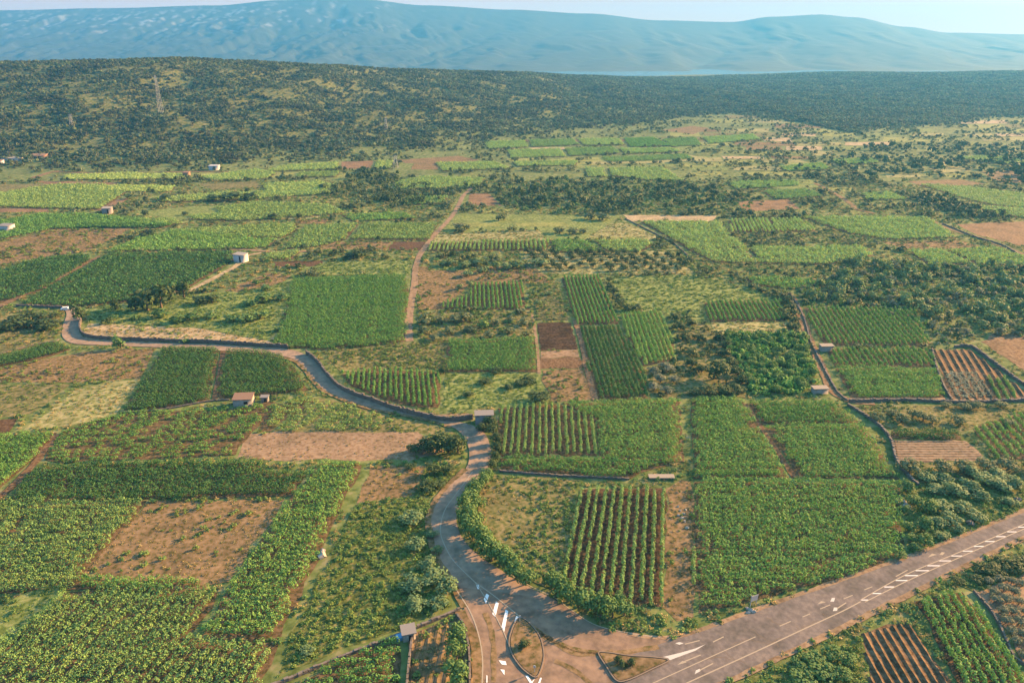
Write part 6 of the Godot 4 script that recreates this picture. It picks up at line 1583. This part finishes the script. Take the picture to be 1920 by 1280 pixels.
	plants("thicket_bush", "second rounded bush of the big dark thicket left of the road bend", "bush", "bushes of the big dark thicket", "bushd", [-25.3, -187.4, 6.8, 4.5])
	plants("thicket_bush", "third rounded bush of the big dark thicket left of the road bend", "bush", "bushes of the big dark thicket", "bushd", [-22.0, -187.0, 7.8, 6.1])
	plants("thicket_bush", "fourth rounded bush of the big dark thicket left of the road bend", "bush", "bushes of the big dark thicket", "bushd", [-20.8, -190.5, 6.9, 4.9])
	plants("thicket_bush", "fifth rounded bush of the big dark thicket left of the road bend", "bush", "bushes of the big dark thicket", "bushd", [-18.6, -186.7, 7.8, 6.4])
	plants("thicket_bush", "sixth rounded bush of the big dark thicket left of the road bend", "bush", "bushes of the big dark thicket", "bushd", [-15.8, -186.8, 5.5, 5.8])
	plants("lone_tree", "lone bushy tree on the near side of the straight road at the left", "tree", "", "tree", [-154.4, -267.4, 6.0, 5.6])
	plants("lone_tree", "dark shaded tree at the road corner beside the white car", "tree", "", "treed", [-187.9, -299.8, 7.1, 7.6])
	plants("clump_tree", "first tree from the left in the tall clump beside the very dark vineyard", "tree", "trees of the tall dark clump at the left", "treed", [-179.2, -313.4, 5.8, 4.9])
	plants("clump_tree", "second tree from the left in the tall clump beside the very dark vineyard", "tree", "trees of the tall dark clump at the left", "treed", [-170.3, -312.4, 7.9, 6.5])
	plants("clump_tree", "third tree from the left in the tall clump beside the very dark vineyard", "tree", "trees of the tall dark clump at the left", "treed", [-164.4, -311.8, 11.6, 11.0])
	plants("clump_tree", "fourth tree from the left in the tall clump beside the very dark vineyard", "tree", "trees of the tall dark clump at the left", "treed", [-159.4, -314.5, 10.6, 11.9])
	plants("clump_tree", "fifth tree from the left in the tall clump beside the very dark vineyard", "tree", "trees of the tall dark clump at the left", "treed", [-160.8, -326.0, 8.8, 8.7])
	plants("clump_tree", "sixth tree from the left in the tall clump beside the very dark vineyard", "tree", "trees of the tall dark clump at the left", "treed", [-155.8, -330.6, 8.3, 8.2])
	plants("clump_tree", "seventh tree from the left in the tall clump beside the very dark vineyard", "tree", "trees of the tall dark clump at the left", "treed", [-144.6, -321.3, 8.1, 4.1])
	plants("clump_tree", "eighth tree from the left in the tall clump beside the very dark vineyard", "tree", "trees of the tall dark clump at the left", "treed", [-139.5, -322.7, 7.6, 4.2])
	plants("round_tree", "big round dark tree in the scrub left of the dark grove", "tree", "", "treed", [72.3, -238.2, 10.4, 7.6])
	plants("round_tree", "round green tree among saplings below the small square vineyard", "tree", "", "tree", [-12.8, -289.2, 6.4, 5.0])
	plants("sapling", "grey green sapling on the brown rough ground in the middle", "tree", "saplings on the brown ground left of the ploughed strip", "olive", [-36.3, -293.5, 8.5, 4.8, -31.0, -297.0, 6.6, 3.6, -25.3, -297.2, 7.6, 4.0, -20.2, -297.2, 7.6, 4.0, -36.3, -283.1, 6.8, 3.4, -25.3, -282.9, 5.8, 3.1, -17.7, -284.9, 6.3, 3.0, -6.8, -294.4, 6.5, 3.1, 0.0, -297.4, 5.6, 2.8, 5.7, -292.9, 6.0, 3.2, -1.1, -282.9, 5.8, 2.6, -8.7, -278.7, 5.7, 3.0, -32.3, -275.8, 5.7, 2.5, 3.6, -307.9, 6.8, 2.8])
	plants("olive_tree", "first round olive tree from the left below the ploughed rectangle", "tree", "row of round olive trees below the ploughed rectangle", "olive", [110.8, -175.9, 6.5, 4.3])
	plants("olive_tree", "second round olive tree from the left below the ploughed rectangle", "tree", "row of round olive trees below the ploughed rectangle", "olive", [119.4, -176.3, 5.9, 3.7])
	plants("olive_tree", "third round olive tree from the left below the ploughed rectangle", "tree", "row of round olive trees below the ploughed rectangle", "olive", [126.2, -176.3, 6.2, 3.7])
	plants("olive_tree", "fourth round olive tree from the left below the ploughed rectangle", "tree", "row of round olive trees below the ploughed rectangle", "olive", [133.1, -177.5, 6.2, 3.7])
	plants("olive_tree", "fifth round olive tree from the left below the ploughed rectangle", "tree", "row of round olive trees below the ploughed rectangle", "olive", [139.5, -177.5, 6.6, 3.6])
	plants("olive_tree", "sixth round olive tree from the left below the ploughed rectangle", "tree", "row of round olive trees below the ploughed rectangle", "olive", [146.3, -177.0, 6.5, 4.0])
	plants("olive_tree", "first silvery olive bush from the left above the ploughed rectangle", "tree", "olive bushes of the walled garden", "olive", [116.1, -206.7, 5.2, 2.9])
	plants("olive_tree", "second silvery olive bush from the left above the ploughed rectangle", "tree", "olive bushes of the walled garden", "olive", [123.0, -210.2, 4.9, 2.3])
	plants("olive_tree", "third silvery olive bush from the left above the ploughed rectangle", "tree", "olive bushes of the walled garden", "olive", [123.2, -205.4, 5.5, 3.2])
	plants("olive_tree", "fourth silvery olive bush from the left above the ploughed rectangle", "tree", "olive bushes of the walled garden", "olive", [129.1, -209.4, 4.5, 2.7])
	plants("olive_tree", "fifth silvery olive bush from the left above the ploughed rectangle", "tree", "olive bushes of the walled garden", "olive", [130.8, -206.6, 4.8, 3.0])
	plants("olive_tree", "sixth silvery olive bush from the left above the ploughed rectangle", "tree", "olive bushes of the walled garden", "olive", [132.8, -204.8, 4.8, 2.6])
	plants("olive_tree", "seventh silvery olive bush from the left above the ploughed rectangle", "tree", "olive bushes of the walled garden", "olive", [143.7, -216.1, 4.2, 1.7])
	plants("olive_tree", "eighth silvery olive bush from the left above the ploughed rectangle", "tree", "olive bushes of the walled garden", "olive", [140.6, -204.6, 5.2, 2.9])
	plants("olive_tree", "ninth silvery olive bush from the left above the ploughed rectangle", "tree", "olive bushes of the walled garden", "olive", [148.5, -214.7, 5.0, 2.3])
	plants("olive_tree", "tenth silvery olive bush from the left above the ploughed rectangle", "tree", "olive bushes of the walled garden", "olive", [152.4, -215.6, 5.4, 2.7])
	plants("olive_tree", "eleventh silvery olive bush from the left above the ploughed rectangle", "tree", "olive bushes of the walled garden", "olive", [161.3, -216.2, 4.6, 2.4])
	plants("olive_tree", "twelfth silvery olive bush from the left above the ploughed rectangle", "tree", "olive bushes of the walled garden", "olive", [156.2, -203.8, 4.8, 2.2])
	plants("bush", "bush on the lane corner above the main road, at the right", "bush", "bushes along the wall right of the largest vineyard", "bush", [105.3, -167.0, 5.6, 3.6, 104.2, -160.7, 4.5, 3.0, 99.9, -156.9, 3.3, 2.9, 97.1, -149.2, 3.4, 3.1, 95.8, -145.1, 3.4, 2.7, 95.6, -142.1, 3.3, 2.0, 90.1, -139.2, 3.3, 1.7, 100.9, -149.6, 4.9, 4.4, 105.9, -157.4, 5.4, 4.1, 98.3, -143.7, 4.2, 3.1])
	plants("bush", "hazy round bush in the rough ground between the olives and the main road", "bush", "bushes between the olives and the main road", "bush2", [110.3, -158.7, 6.0, 2.5, 117.8, -164.9, 7.1, 3.6, 122.3, -167.2, 6.2, 3.5, 122.7, -163.3, 5.5, 2.9, 128.6, -169.9, 7.0, 3.7, 131.3, -167.3, 6.9, 3.3, 105.3, -151.8, 5.2, 2.4, 109.9, -153.0, 5.8, 2.4, 115.8, -157.5, 6.0, 2.4, 109.4, -149.4, 4.3, 1.9, 112.9, -165.9, 6.2, 2.5, 134.9, -168.5, 6.3, 3.8, 133.8, -172.5, 7.0, 3.1, 104.1, -146.9, 4.2, 1.7, 116.9, -153.9, 5.0, 2.0, 127.3, -173.7, 6.4, 3.6, 113.4, -172.2, 5.8, 2.4, 117.8, -172.2, 5.8, 2.4, 129.5, -160.8, 5.2, 2.1])
	plants("grey_shrub", "round grey green shrub planted in rows at the lower right edge", "shrub", "round grey shrubs at the lower right edge", "grey", [104.6, -127.4, 2.5, 1.7, 107.3, -127.9, 2.6, 1.8, 108.9, -126.9, 2.5, 1.7, 103.7, -124.7, 2.8, 1.8, 106.1, -124.7, 2.8, 1.8, 107.9, -123.7, 2.7, 1.8, 102.9, -121.5, 2.7, 1.8, 105.1, -121.2, 2.7, 1.8, 107.2, -120.6, 2.7, 1.8, 102.1, -118.5, 2.7, 1.9, 104.1, -117.9, 2.6, 1.9, 106.1, -117.3, 2.6, 1.9, 101.1, -115.2, 2.6, 1.9, 103.2, -114.6, 2.6, 1.9, 105.2, -114.1, 2.6, 1.9, 100.4, -112.4, 2.6, 1.9, 102.4, -111.6, 2.5, 1.9, 99.6, -109.1, 2.5, 1.8, 105.8, -130.3, 2.6, 1.6, 108.5, -130.9, 2.6, 1.6, 110.5, -130.3, 2.6, 1.6, 112.6, -129.6, 2.6, 1.6])
	plants("bush", "first dark bush from the left on the verge below the main road", "bush", "bushes on the verge below the main road at the right", "bushd", [98.9, -130.8, 3.1, 1.3])
	plants("bush", "second dark bush from the left on the verge below the main road", "bush", "bushes on the verge below the main road at the right", "bushd", [103.2, -131.0, 3.4, 1.4])
	plants("bush", "third dark bush from the left on the verge below the main road", "bush", "bushes on the verge below the main road at the right", "bushd", [106.3, -134.3, 4.5, 2.2])
	plants("bush", "fourth dark bush from the left on the verge below the main road", "bush", "bushes on the verge below the main road at the right", "bushd", [108.7, -133.7, 5.3, 2.3])
	plants("bush", "fifth dark bush from the left on the verge below the main road", "bush", "bushes on the verge below the main road at the right", "bushd", [112.2, -137.1, 4.0, 1.6])
	plants("bush", "sixth dark bush from the left on the verge below the main road", "bush", "bushes on the verge below the main road at the right", "bushd", [113.0, -134.9, 5.8, 2.5])
	plants("bush", "seventh dark bush from the left on the verge below the main road", "bush", "bushes on the verge below the main road at the right", "bushd", [117.5, -136.4, 5.9, 2.5])
	plants("bush", "spreading bush in the grass at the bottom edge below the main road", "bush", "bushes in the grass at the bottom edge below the main road", "bush", [54.6, -106.4, 4.4, 1.8, 58.2, -108.1, 4.9, 2.2, 62.0, -109.3, 4.5, 2.4, 64.4, -107.8, 3.8, 2.3, 58.5, -105.0, 5.5, 2.3, 54.3, -103.2, 5.4, 2.2, 61.7, -104.2, 4.4, 2.3])
	plants("bush", "leafy bush in the rank weedy plot left of the road", "bush", "bushes of the weedy plot left of the road", "bush2", [-25.2, -153.2, 6.7, 2.7, -22.8, -142.6, 5.5, 2.8, -19.3, -135.9, 5.3, 2.7, -17.3, -130.2, 7.2, 3.6, -14.3, -127.6, 5.6, 3.7, -22.1, -129.2, 6.4, 2.8, -20.1, -122.5, 5.7, 2.6, -15.7, -123.1, 4.9, 2.2, -40.0, -110.4, 3.4, 1.4, -19.3, -147.2, 3.7, 2.0, -17.7, -141.1, 3.3, 2.0])
	plants("bush", "bush at the upper right of the brown dry patch beside the road", "bush", "bushes beside the brown dry patch", "bushd", [-21.8, -175.2, 4.5, 3.6, -22.7, -167.2, 6.2, 2.6, -19.8, -169.2, 4.1, 1.7, -28.4, -178.1, 4.0, 1.6, -17.8, -176.5, 4.2, 2.3])
	plants("bush", "low bush in the weedy ground right of the lens shaped vineyard", "bush", "bushes right of the lens shaped vineyard", "bushd", [9.3, -221.0, 8.6, 3.5, 2.8, -233.0, 4.9, 2.1, -5.8, -242.9, 5.1, 2.2, -9.4, -234.4, 5.4, 2.2, 5.6, -234.6, 6.2, 2.5, -0.9, -230.0, 4.9, 2.0, -24.8, -243.2, 4.3, 3.2, -14.5, -224.5, 4.8, 2.0])
	plants("hedge_bush", "first bush from the top of the dark hedge right of the crisp rows", "bush", "hedge right of the crisp rows", "bushd", [49.0, -355.2, 4.7, 2.9])
	plants("hedge_bush", "second bush from the top of the dark hedge right of the crisp rows", "bush", "hedge right of the crisp rows", "bushd", [49.0, -344.7, 5.2, 3.3])
	plants("hedge_bush", "third bush from the top of the dark hedge right of the crisp rows", "bush", "hedge right of the crisp rows", "bushd", [49.0, -334.7, 5.1, 3.8])
	plants("hedge_bush", "fourth bush from the top of the dark hedge right of the crisp rows", "bush", "hedge right of the crisp rows", "bushd", [49.3, -325.3, 5.5, 3.6])
	plants("hedge_bush", "fifth bush from the top of the dark hedge right of the crisp rows", "bush", "hedge right of the crisp rows", "bushd", [49.9, -317.0, 5.9, 4.0])
	plants("hedge_bush", "sixth bush from the top of the dark hedge right of the crisp rows", "bush", "hedge right of the crisp rows", "bushd", [58.0, -314.6, 4.8, 2.0])
	plants("hedge_bush", "seventh bush from the top of the dark hedge right of the crisp rows", "bush", "hedge right of the crisp rows", "bushd", [51.3, -311.9, 5.8, 3.4])
	plants("hedge_bush", "eighth bush from the top of the dark hedge right of the crisp rows", "bush", "hedge right of the crisp rows", "bushd", [54.2, -311.8, 5.3, 2.5])
	plants("hedge_bush", "bush in the overgrown line left of the dark grove", "bush", "overgrown line left of the dark grove", "bushd", [84.5, -275.8, 5.7, 3.9, 83.5, -267.2, 5.1, 3.4, 82.4, -260.1, 4.5, 3.4, 81.4, -249.3, 6.1, 4.3, 81.3, -242.0, 5.1, 3.5, 81.0, -234.3, 5.0, 3.8, 77.5, -227.0, 6.8, 3.4, 72.7, -226.2, 6.8, 3.4, 67.2, -226.2, 6.8, 3.0, 62.7, -226.0, 6.0, 2.5, 67.2, -249.4, 6.5, 3.8, 68.9, -260.5, 6.3, 3.6, 70.7, -275.9, 6.2, 3.9, 71.1, -287.9, 5.9, 4.1, 71.3, -299.4, 5.6, 3.8, 75.4, -275.8, 5.7, 3.0, 77.5, -294.1, 5.5, 2.7, 69.5, -244.4, 5.6, 3.5])
	plants("silver_shrub", "pale grey shrub in the scrub under the long dark vineyard", "shrub", "pale shrubs under the long dark vineyard", "grey", [51.1, -242.2, 5.9, 3.4, 52.7, -235.4, 5.8, 3.7, 49.2, -228.9, 5.7, 3.2, 52.9, -226.8, 5.6, 2.8, 57.3, -244.4, 5.6, 3.0, 57.4, -235.2, 5.0, 3.0, 56.3, -249.1, 5.2, 2.3])
	plants("hedge_bush", "first bush down the walled lane left of the slanting rows", "bush", "bushes along the walled lane", "bushd", [118.5, -346.6, 5.8, 2.7])
	plants("hedge_bush", "second bush down the walled lane left of the slanting rows", "bush", "bushes along the walled lane", "bushd", [121.6, -339.7, 5.1, 2.2])
	plants("hedge_bush", "third bush down the walled lane left of the slanting rows", "bush", "bushes along the walled lane", "bushd", [126.7, -335.5, 5.1, 2.7])
	plants("hedge_bush", "fourth bush down the walled lane left of the slanting rows", "bush", "bushes along the walled lane", "bushd", [128.6, -329.9, 5.0, 3.2])
	plants("hedge_bush", "fifth bush down the walled lane left of the slanting rows", "bush", "bushes along the walled lane", "bushd", [128.4, -322.2, 5.4, 3.6])
	plants("hedge_bush", "sixth bush down the walled lane left of the slanting rows", "bush", "bushes along the walled lane", "bushd", [126.7, -313.3, 5.3, 3.5])
	plants("hedge_bush", "seventh bush down the walled lane left of the slanting rows", "bush", "bushes along the walled lane", "bushd", [120.9, -307.3, 4.2, 3.0])
	plants("hedge_bush", "eighth bush down the walled lane left of the slanting rows", "bush", "bushes along the walled lane", "bushd", [124.6, -304.7, 5.2, 3.4])
	plants("hedge_bush", "ninth bush down the walled lane left of the slanting rows", "bush", "bushes along the walled lane", "bushd", [120.4, -300.5, 4.6, 2.9])
	plants("hedge_bush", "tenth bush down the walled lane left of the slanting rows", "bush", "bushes along the walled lane", "bushd", [122.4, -296.5, 4.5, 2.9])
	plants("hedge_bush", "eleventh bush down the walled lane left of the slanting rows", "bush", "bushes along the walled lane", "bushd", [117.6, -288.8, 4.4, 2.8])
	plants("hedge_bush", "twelfth bush down the walled lane left of the slanting rows", "bush", "bushes along the walled lane", "bushd", [119.8, -287.5, 4.4, 2.8])
	plants("hedge_bush", "thirteenth bush down the walled lane left of the slanting rows", "bush", "bushes along the walled lane", "bushd", [118.1, -280.2, 4.3, 2.7])
	plants("hedge_bush", "fourteenth bush down the walled lane left of the slanting rows", "bush", "bushes along the walled lane", "bushd", [118.1, -275.6, 4.7, 3.1])
	plants("hedge_bush", "fifteenth bush down the walled lane left of the slanting rows", "bush", "bushes along the walled lane", "bushd", [117.5, -267.0, 4.2, 2.2])
	plants("tree", "dark tree standing in the open plain at the left middle distance", "tree", "single dark trees in the left middle distance", "treed", [-234.1, -441.3, 5.8, 3.6, -228.3, -454.3, 8.9, 4.2, -229.7, -449.3, 5.1, 3.0, -425.6, -652.6, 6.2, 4.4, -292.2, -594.6, 6.6, 6.6, -318.9, -678.2, 5.4, 3.7, -203.8, -659.4, 11.5, 6.1, -158.2, -617.1, 10.8, 5.7, -147.2, -501.4, 5.7, 4.9, -166.1, -503.6, 8.1, 4.0, -207.2, -570.0, 6.4, 3.0, -268.4, -569.5, 13.6, 5.6, -232.1, -515.3, 5.8, 2.7, -259.6, -513.7, 6.6, 4.2, -218.1, -568.4, 18.1, 7.4, -230.4, -567.4, 13.6, 5.6, -201.6, -568.4, 18.1, 7.4, -116.5, -537.3, 5.2, 3.7, -108.8, -553.5, 7.1, 2.9, -86.8, -401.1, 11.9, 4.8, -91.7, -402.1, 6.6, 3.2, -83.6, -406.3, 4.7, 3.4, -204.1, -491.4, 5.6, 2.6, -300.4, -575.0, 9.2, 3.8])
	plants("bush", "bush in the grassy rough left of the large dark vineyard", "bush", "bushes in the rough left of the large dark vineyard", "bush", [-116.0, -323.4, 10.9, 4.4, -109.5, -326.1, 9.3, 3.8, -120.0, -319.8, 8.1, 3.3, -116.2, -298.4, 10.1, 4.1, -110.4, -301.6, 9.2, 3.8, -122.0, -297.9, 7.6, 3.1, -131.3, -301.2, 7.7, 3.1, -138.9, -300.1, 8.7, 3.5, -154.0, -303.2, 10.3, 4.2, -144.1, -296.1, 8.6, 3.5, -119.8, -342.6, 6.9, 2.8, -127.8, -351.0, 5.9, 2.8, -98.0, -286.5, 5.4, 2.2, -131.3, -272.7, 4.7, 1.9, -174.3, -300.9, 6.1, 2.5, -165.0, -300.9, 6.1, 2.5])
	plants("bush", "bush of the dark brushy bank inside the left road end", "bush", "dark brushy bank inside the left road end", "bushd", [-211.6, -287.5, 9.8, 4.0, -207.6, -290.0, 9.9, 4.0, -201.2, -288.8, 9.8, 4.0, -195.6, -287.3, 8.8, 3.6, -195.7, -293.3, 7.5, 3.5, -204.8, -298.1, 8.6, 3.5, -211.8, -300.1, 8.7, 3.5, -201.4, -303.6, 6.2, 2.5, -215.9, -297.2, 7.6, 3.1, -219.1, -288.8, 9.8, 4.0])
	plants("bush", "dark bush in the brushy ground above the small square vineyard", "bush", "bushes above the small square vineyard", "bush2", [-25.7, -380.3, 9.4, 3.9, -18.8, -385.7, 10.8, 4.4, -8.6, -379.6, 6.3, 4.2, -2.8, -377.5, 6.3, 4.2, -15.4, -373.0, 8.0, 3.3, -23.4, -365.1, 7.3, 3.3, 2.9, -380.6, 10.7, 4.4, 14.5, -385.7, 10.8, 4.4, -26.0, -341.9, 4.0, 3.4, -21.1, -346.2, 4.1, 4.0, 10.1, -331.2, 3.9, 3.9, 11.7, -318.0, 3.8, 3.2, -34.7, -385.4, 9.5, 3.9, 17.8, -333.6, 3.9, 2.3])
	plants("tree", "grey tree on the field edge in the middle plain", "tree", "grey trees on field edges of the middle plain", "olive", [-9.1, -496.3, 5.6, 5.6, -5.5, -499.7, 5.7, 4.9, 30.6, -461.6, 9.7, 4.2, 38.9, -458.7, 9.7, 4.0, 46.0, -461.1, 7.5, 3.1, 55.2, -502.8, 12.1, 5.2, 62.2, -499.5, 12.1, 5.1, -34.7, -470.9, 11.4, 4.7, 92.2, -444.3, 7.2, 3.0, 97.3, -433.7, 7.1, 3.4, -46.2, -551.7, 8.0, 3.6, -29.6, -473.0, 7.7, 3.1])
	random_plants("grove_tree", "dark green bushy tree planted close together in the dark grove left of the lane", "tree", "trees of the dark grove left of the lane", "tree", [89.1, -280.4, 120.7, -281.6, 107.6, -234, 98.8, -226.3, 82.2, -224.7, 84.5, -247.9, 84.7, -266], 64, 3.2, 4.6)
	random_plants("maquis_bush", "big green bush in the thorny scrub at the right", "bush", "bushes of the thorny scrub at the right", "bush2", [142.2, -345.3, 193.5, -402.9, 205.3, -389.6, 225.4, -383.3, 295.5, -380.2, 218, -268.8, 208.2, -283.4, 172.4, -274.5, 183.8, -313.5, 140.1, -319.4], 150, 3.0, 7.5)
	random_plants("maquis_bush", "grey bush in the thorny scrub at the right", "bush", "grey bushes of the thorny scrub at the right", "grey", [142.2, -345.3, 188.7, -391.8, 294.1, -378.1, 218, -268.8, 206.3, -280.4, 169.3, -268.8, 180.6, -306.4, 140.1, -319.4], 70, 2.5, 5.0)
	random_plants("pine_tree", "dark tree in the wooded hollow in the middle of the plain", "tree", "trees of the wooded hollow", "treed", [-10.2, -560.1, 2.4, -656.8, 62.9, -671.1, 116.6, -674, 153.4, -643, 191.7, -600.1, 176.2, -528.5, 147.2, -521.1, 80.8, -524.8, 15.4, -524.8], 150, 4.5, 9)
	random_plants("oak_tree", "dark tree of the far woods at the right edge of the plain", "tree", "trees of the far woods at the right", "treed", [261.2, -671.1, 436.2, -918.7, 545.9, -940.3, 625.9, -854.5, 469.5, -629.8, 418.2, -643, 424.6, -686, 373.2, -701.5, 316, -643, 271.4, -624.7], 110, 6, 12)
	random_plants("oak_tree", "dark tree of the diagonal grove in front of the lime green belt", "tree", "trees of the diagonal grove at the far right", "bushd", [313.1, -577.3, 332.5, -586.2, 348.4, -506.9, 334.4, -493.4, 313.2, -513.9], 60, 4, 7)
	random_plants("hollow_bush", "bush along the scrub line left of the wooded hollow", "bush", "scrub line left of the wooded hollow", "bushd", [-156.8, -600.1, -145.8, -651.2, -106.2, -686, -99.9, -643, -27.1, -624.7, 0, -643, -8.7, -600.1, -39.2, -600.1, -48.2, -549.9, -90.3, -536.1, -113.5, -577.3], 90, 4, 7)
	random_plants("hill_foot_bush", "bush in front of the hill foot beside the tan patch", "bush", "bushes beside the tan patch at the hill foot", "bushd", [-149.9, -671.1, -145.5, -724.4, -136.3, -731.2, -108.4, -701.5, -104.3, -656.8, -136.4, -651.2], 26, 5, 8)
	mass("dark undergrowth of the thorny scrub at the right", [121, -328.7, 143.8, -349.7, 193.5, -402.9, 205.3, -389.6, 225.4, -383.3, 295.5, -380.2, 218, -268.8, 207.1, -281.6, 170.8, -271.6, 181.3, -306.4, 139.6, -317.9], 0.04, 1.6, 4.0, "leaf_mid")
	mass("grey undergrowth of the thorny scrub at the right", [121, -328.7, 142.2, -345.3, 191.5, -398.4, 205.3, -389.6, 225.4, -383.3, 295.5, -380.2, 216, -266, 206.3, -280.4, 167.8, -266, 180.1, -299.5, 139.6, -317.9], 0.035, 1.4, 3.4, "leaf_grey")
	mass("dark undergrowth of the wooded hollow in the middle", [-12.1, -549.9, 0, -668.2, 63.1, -674, 117, -677, 154.6, -648.5, 191.7, -600.1, 176.2, -524.8, 146.7, -519.3, 80.3, -521.1, 15.3, -521.1], 0.016, 2.5, 5.0, "leaf_mid")
	mass("undergrowth of the far woods at the right", [237, -686, 304.7, -790.3, 441.1, -929.4, 545.9, -940.3, 632.4, -863.8, 469.5, -629.8, 416.6, -640.4, 424.6, -686, 371.6, -698.4, 314.8, -640.4, 271.4, -624.7], 0.006, 3, 6, "leaf_dark")
	mass("undergrowth of the scrub line left of the wooded hollow", [-155.1, -593.1, -146.9, -656.8, -107.1, -692.1, -99.9, -643, -26.9, -619.6, 0, -643, -8.6, -595.4, -38.9, -595.4, -47.9, -545.9, -89.7, -532.3, -112.7, -572.9], 0.012, 2.5, 4.5, "leaf_olive")
	mass("undergrowth of the overgrown slope left of the dark grove", [48.1, -223.4, 48.6, -243.2, 59.6, -247.9, 65.1, -274.5, 67.5, -306.4, 81.4, -309.9, 85.6, -280.4, 83.7, -260.6, 83.5, -243.2, 80, -223.4], 0.09, 1.4, 3.2, "leaf_dark")
	mass("leafy undergrowth under the dark grove", [89.1, -280.4, 120.7, -281.6, 107.6, -234, 98.8, -226.3, 82.2, -224.7, 84.5, -247.9, 84.7, -266], 0.35, 2.0, 3.6, "vine_mid")
	mass("low scrub on the grey field right of the wooded hollow", [186.2, -790.3, 284.4, -832, 261.2, -671.1, 291.7, -629.8, 353.2, -643, 282.9, -521.1, 206.4, -521.1, 178.7, -530.4, 193.1, -604.9, 155.2, -651.2], 0.007, 2.0, 4.5, "leaf_olive")
	mass("scrub between the dotted vineyards and the long light vineyard at the right", [139.5, -456.5, 194.7, -460.9, 213.6, -449.5, 225.6, -436, 214.7, -419.5, 210.8, -428.2, 139.4, -424.4], 0.05, 1.5, 3.2, "leaf_olive")
	mass("brush in the diagonal grove at the far right", [308.8, -572.9, 334.9, -590.8, 350.3, -506.9, 334.2, -490.1, 311.3, -510.4], 0.04, 2, 4, "leaf_dark")
	mass("brush along the walled lane left of the slanting rows", [118.5, -349.7, 124.2, -338.5, 130.5, -334.4, 120.7, -283.4, 116.3, -283.4, 123.9, -321, 118.5, -332.7], 0.08, 1.5, 3.0, "leaf_dark")
	mass("brush around the olive grove", [100.3, -405.2, 121.3, -363.4, 119.8, -341, 110.6, -345.3, 98.3, -371.1], 0.04, 1.5, 3.4, "leaf_dark")
	mass("brush behind the small square vineyard", [-37.8, -385.4, 11.6, -385.4, 13.8, -363.4, 6.8, -356, -18.9, -354.1, -27.6, -363.4], 0.04, 1.2, 2.8, "leaf_olive")
	cabbages([157.4, -243.2, 169, -243.2, 163.2, -223.4, 150.4, -222.2])
	olive_grove([7.8, -417, 49.6, -414.6, 100.8, -407.5, 97.4, -377.1, 53.1, -369.2, 11.9, -375.1], 7.0)

func cabbages(poly: Array) -> void:
	var p := P(poly)
	var buf := PackedFloat32Array()
	for q in scattered(p, 150, 1.0):
		var s := rng.randf_range(0.8, 1.4)
		put(buf, Transform3D(Basis.from_scale(Vector3(s, s * 0.8, s)), Vector3(q.x, 0.3, q.y)), rng.randf_range(0.9, 1.3))
	tag(copies("cabbages", crown("weed", 0), M.leaf_pale, buf), "pale grey green cabbages growing in the striped vegetable plot", "crop", "", "stuff")

func olive_grove(poly: Array, gap: float) -> void:
	var p := P(poly)
	var x := -60.0
	while x < 220.0:
		var z := -460.0
		while z < -300.0:
			var q := Vector2(x + rng.randf_range(-0.8, 0.8) + (z + 380.0) * 0.25, z + rng.randf_range(-0.8, 0.8))
			if Geometry2D.is_point_in_polygon(q, p) and rng.randf() < 0.85:
				var w := rng.randf_range(3.8, 5.4)
				plant("olive_tree", "small round olive tree of the planted grove in the middle of the plain", "tree", "olive trees of the planted grove", "bushd", q.x, q.y, w, w * 0.8)
			z += gap
		x += gap
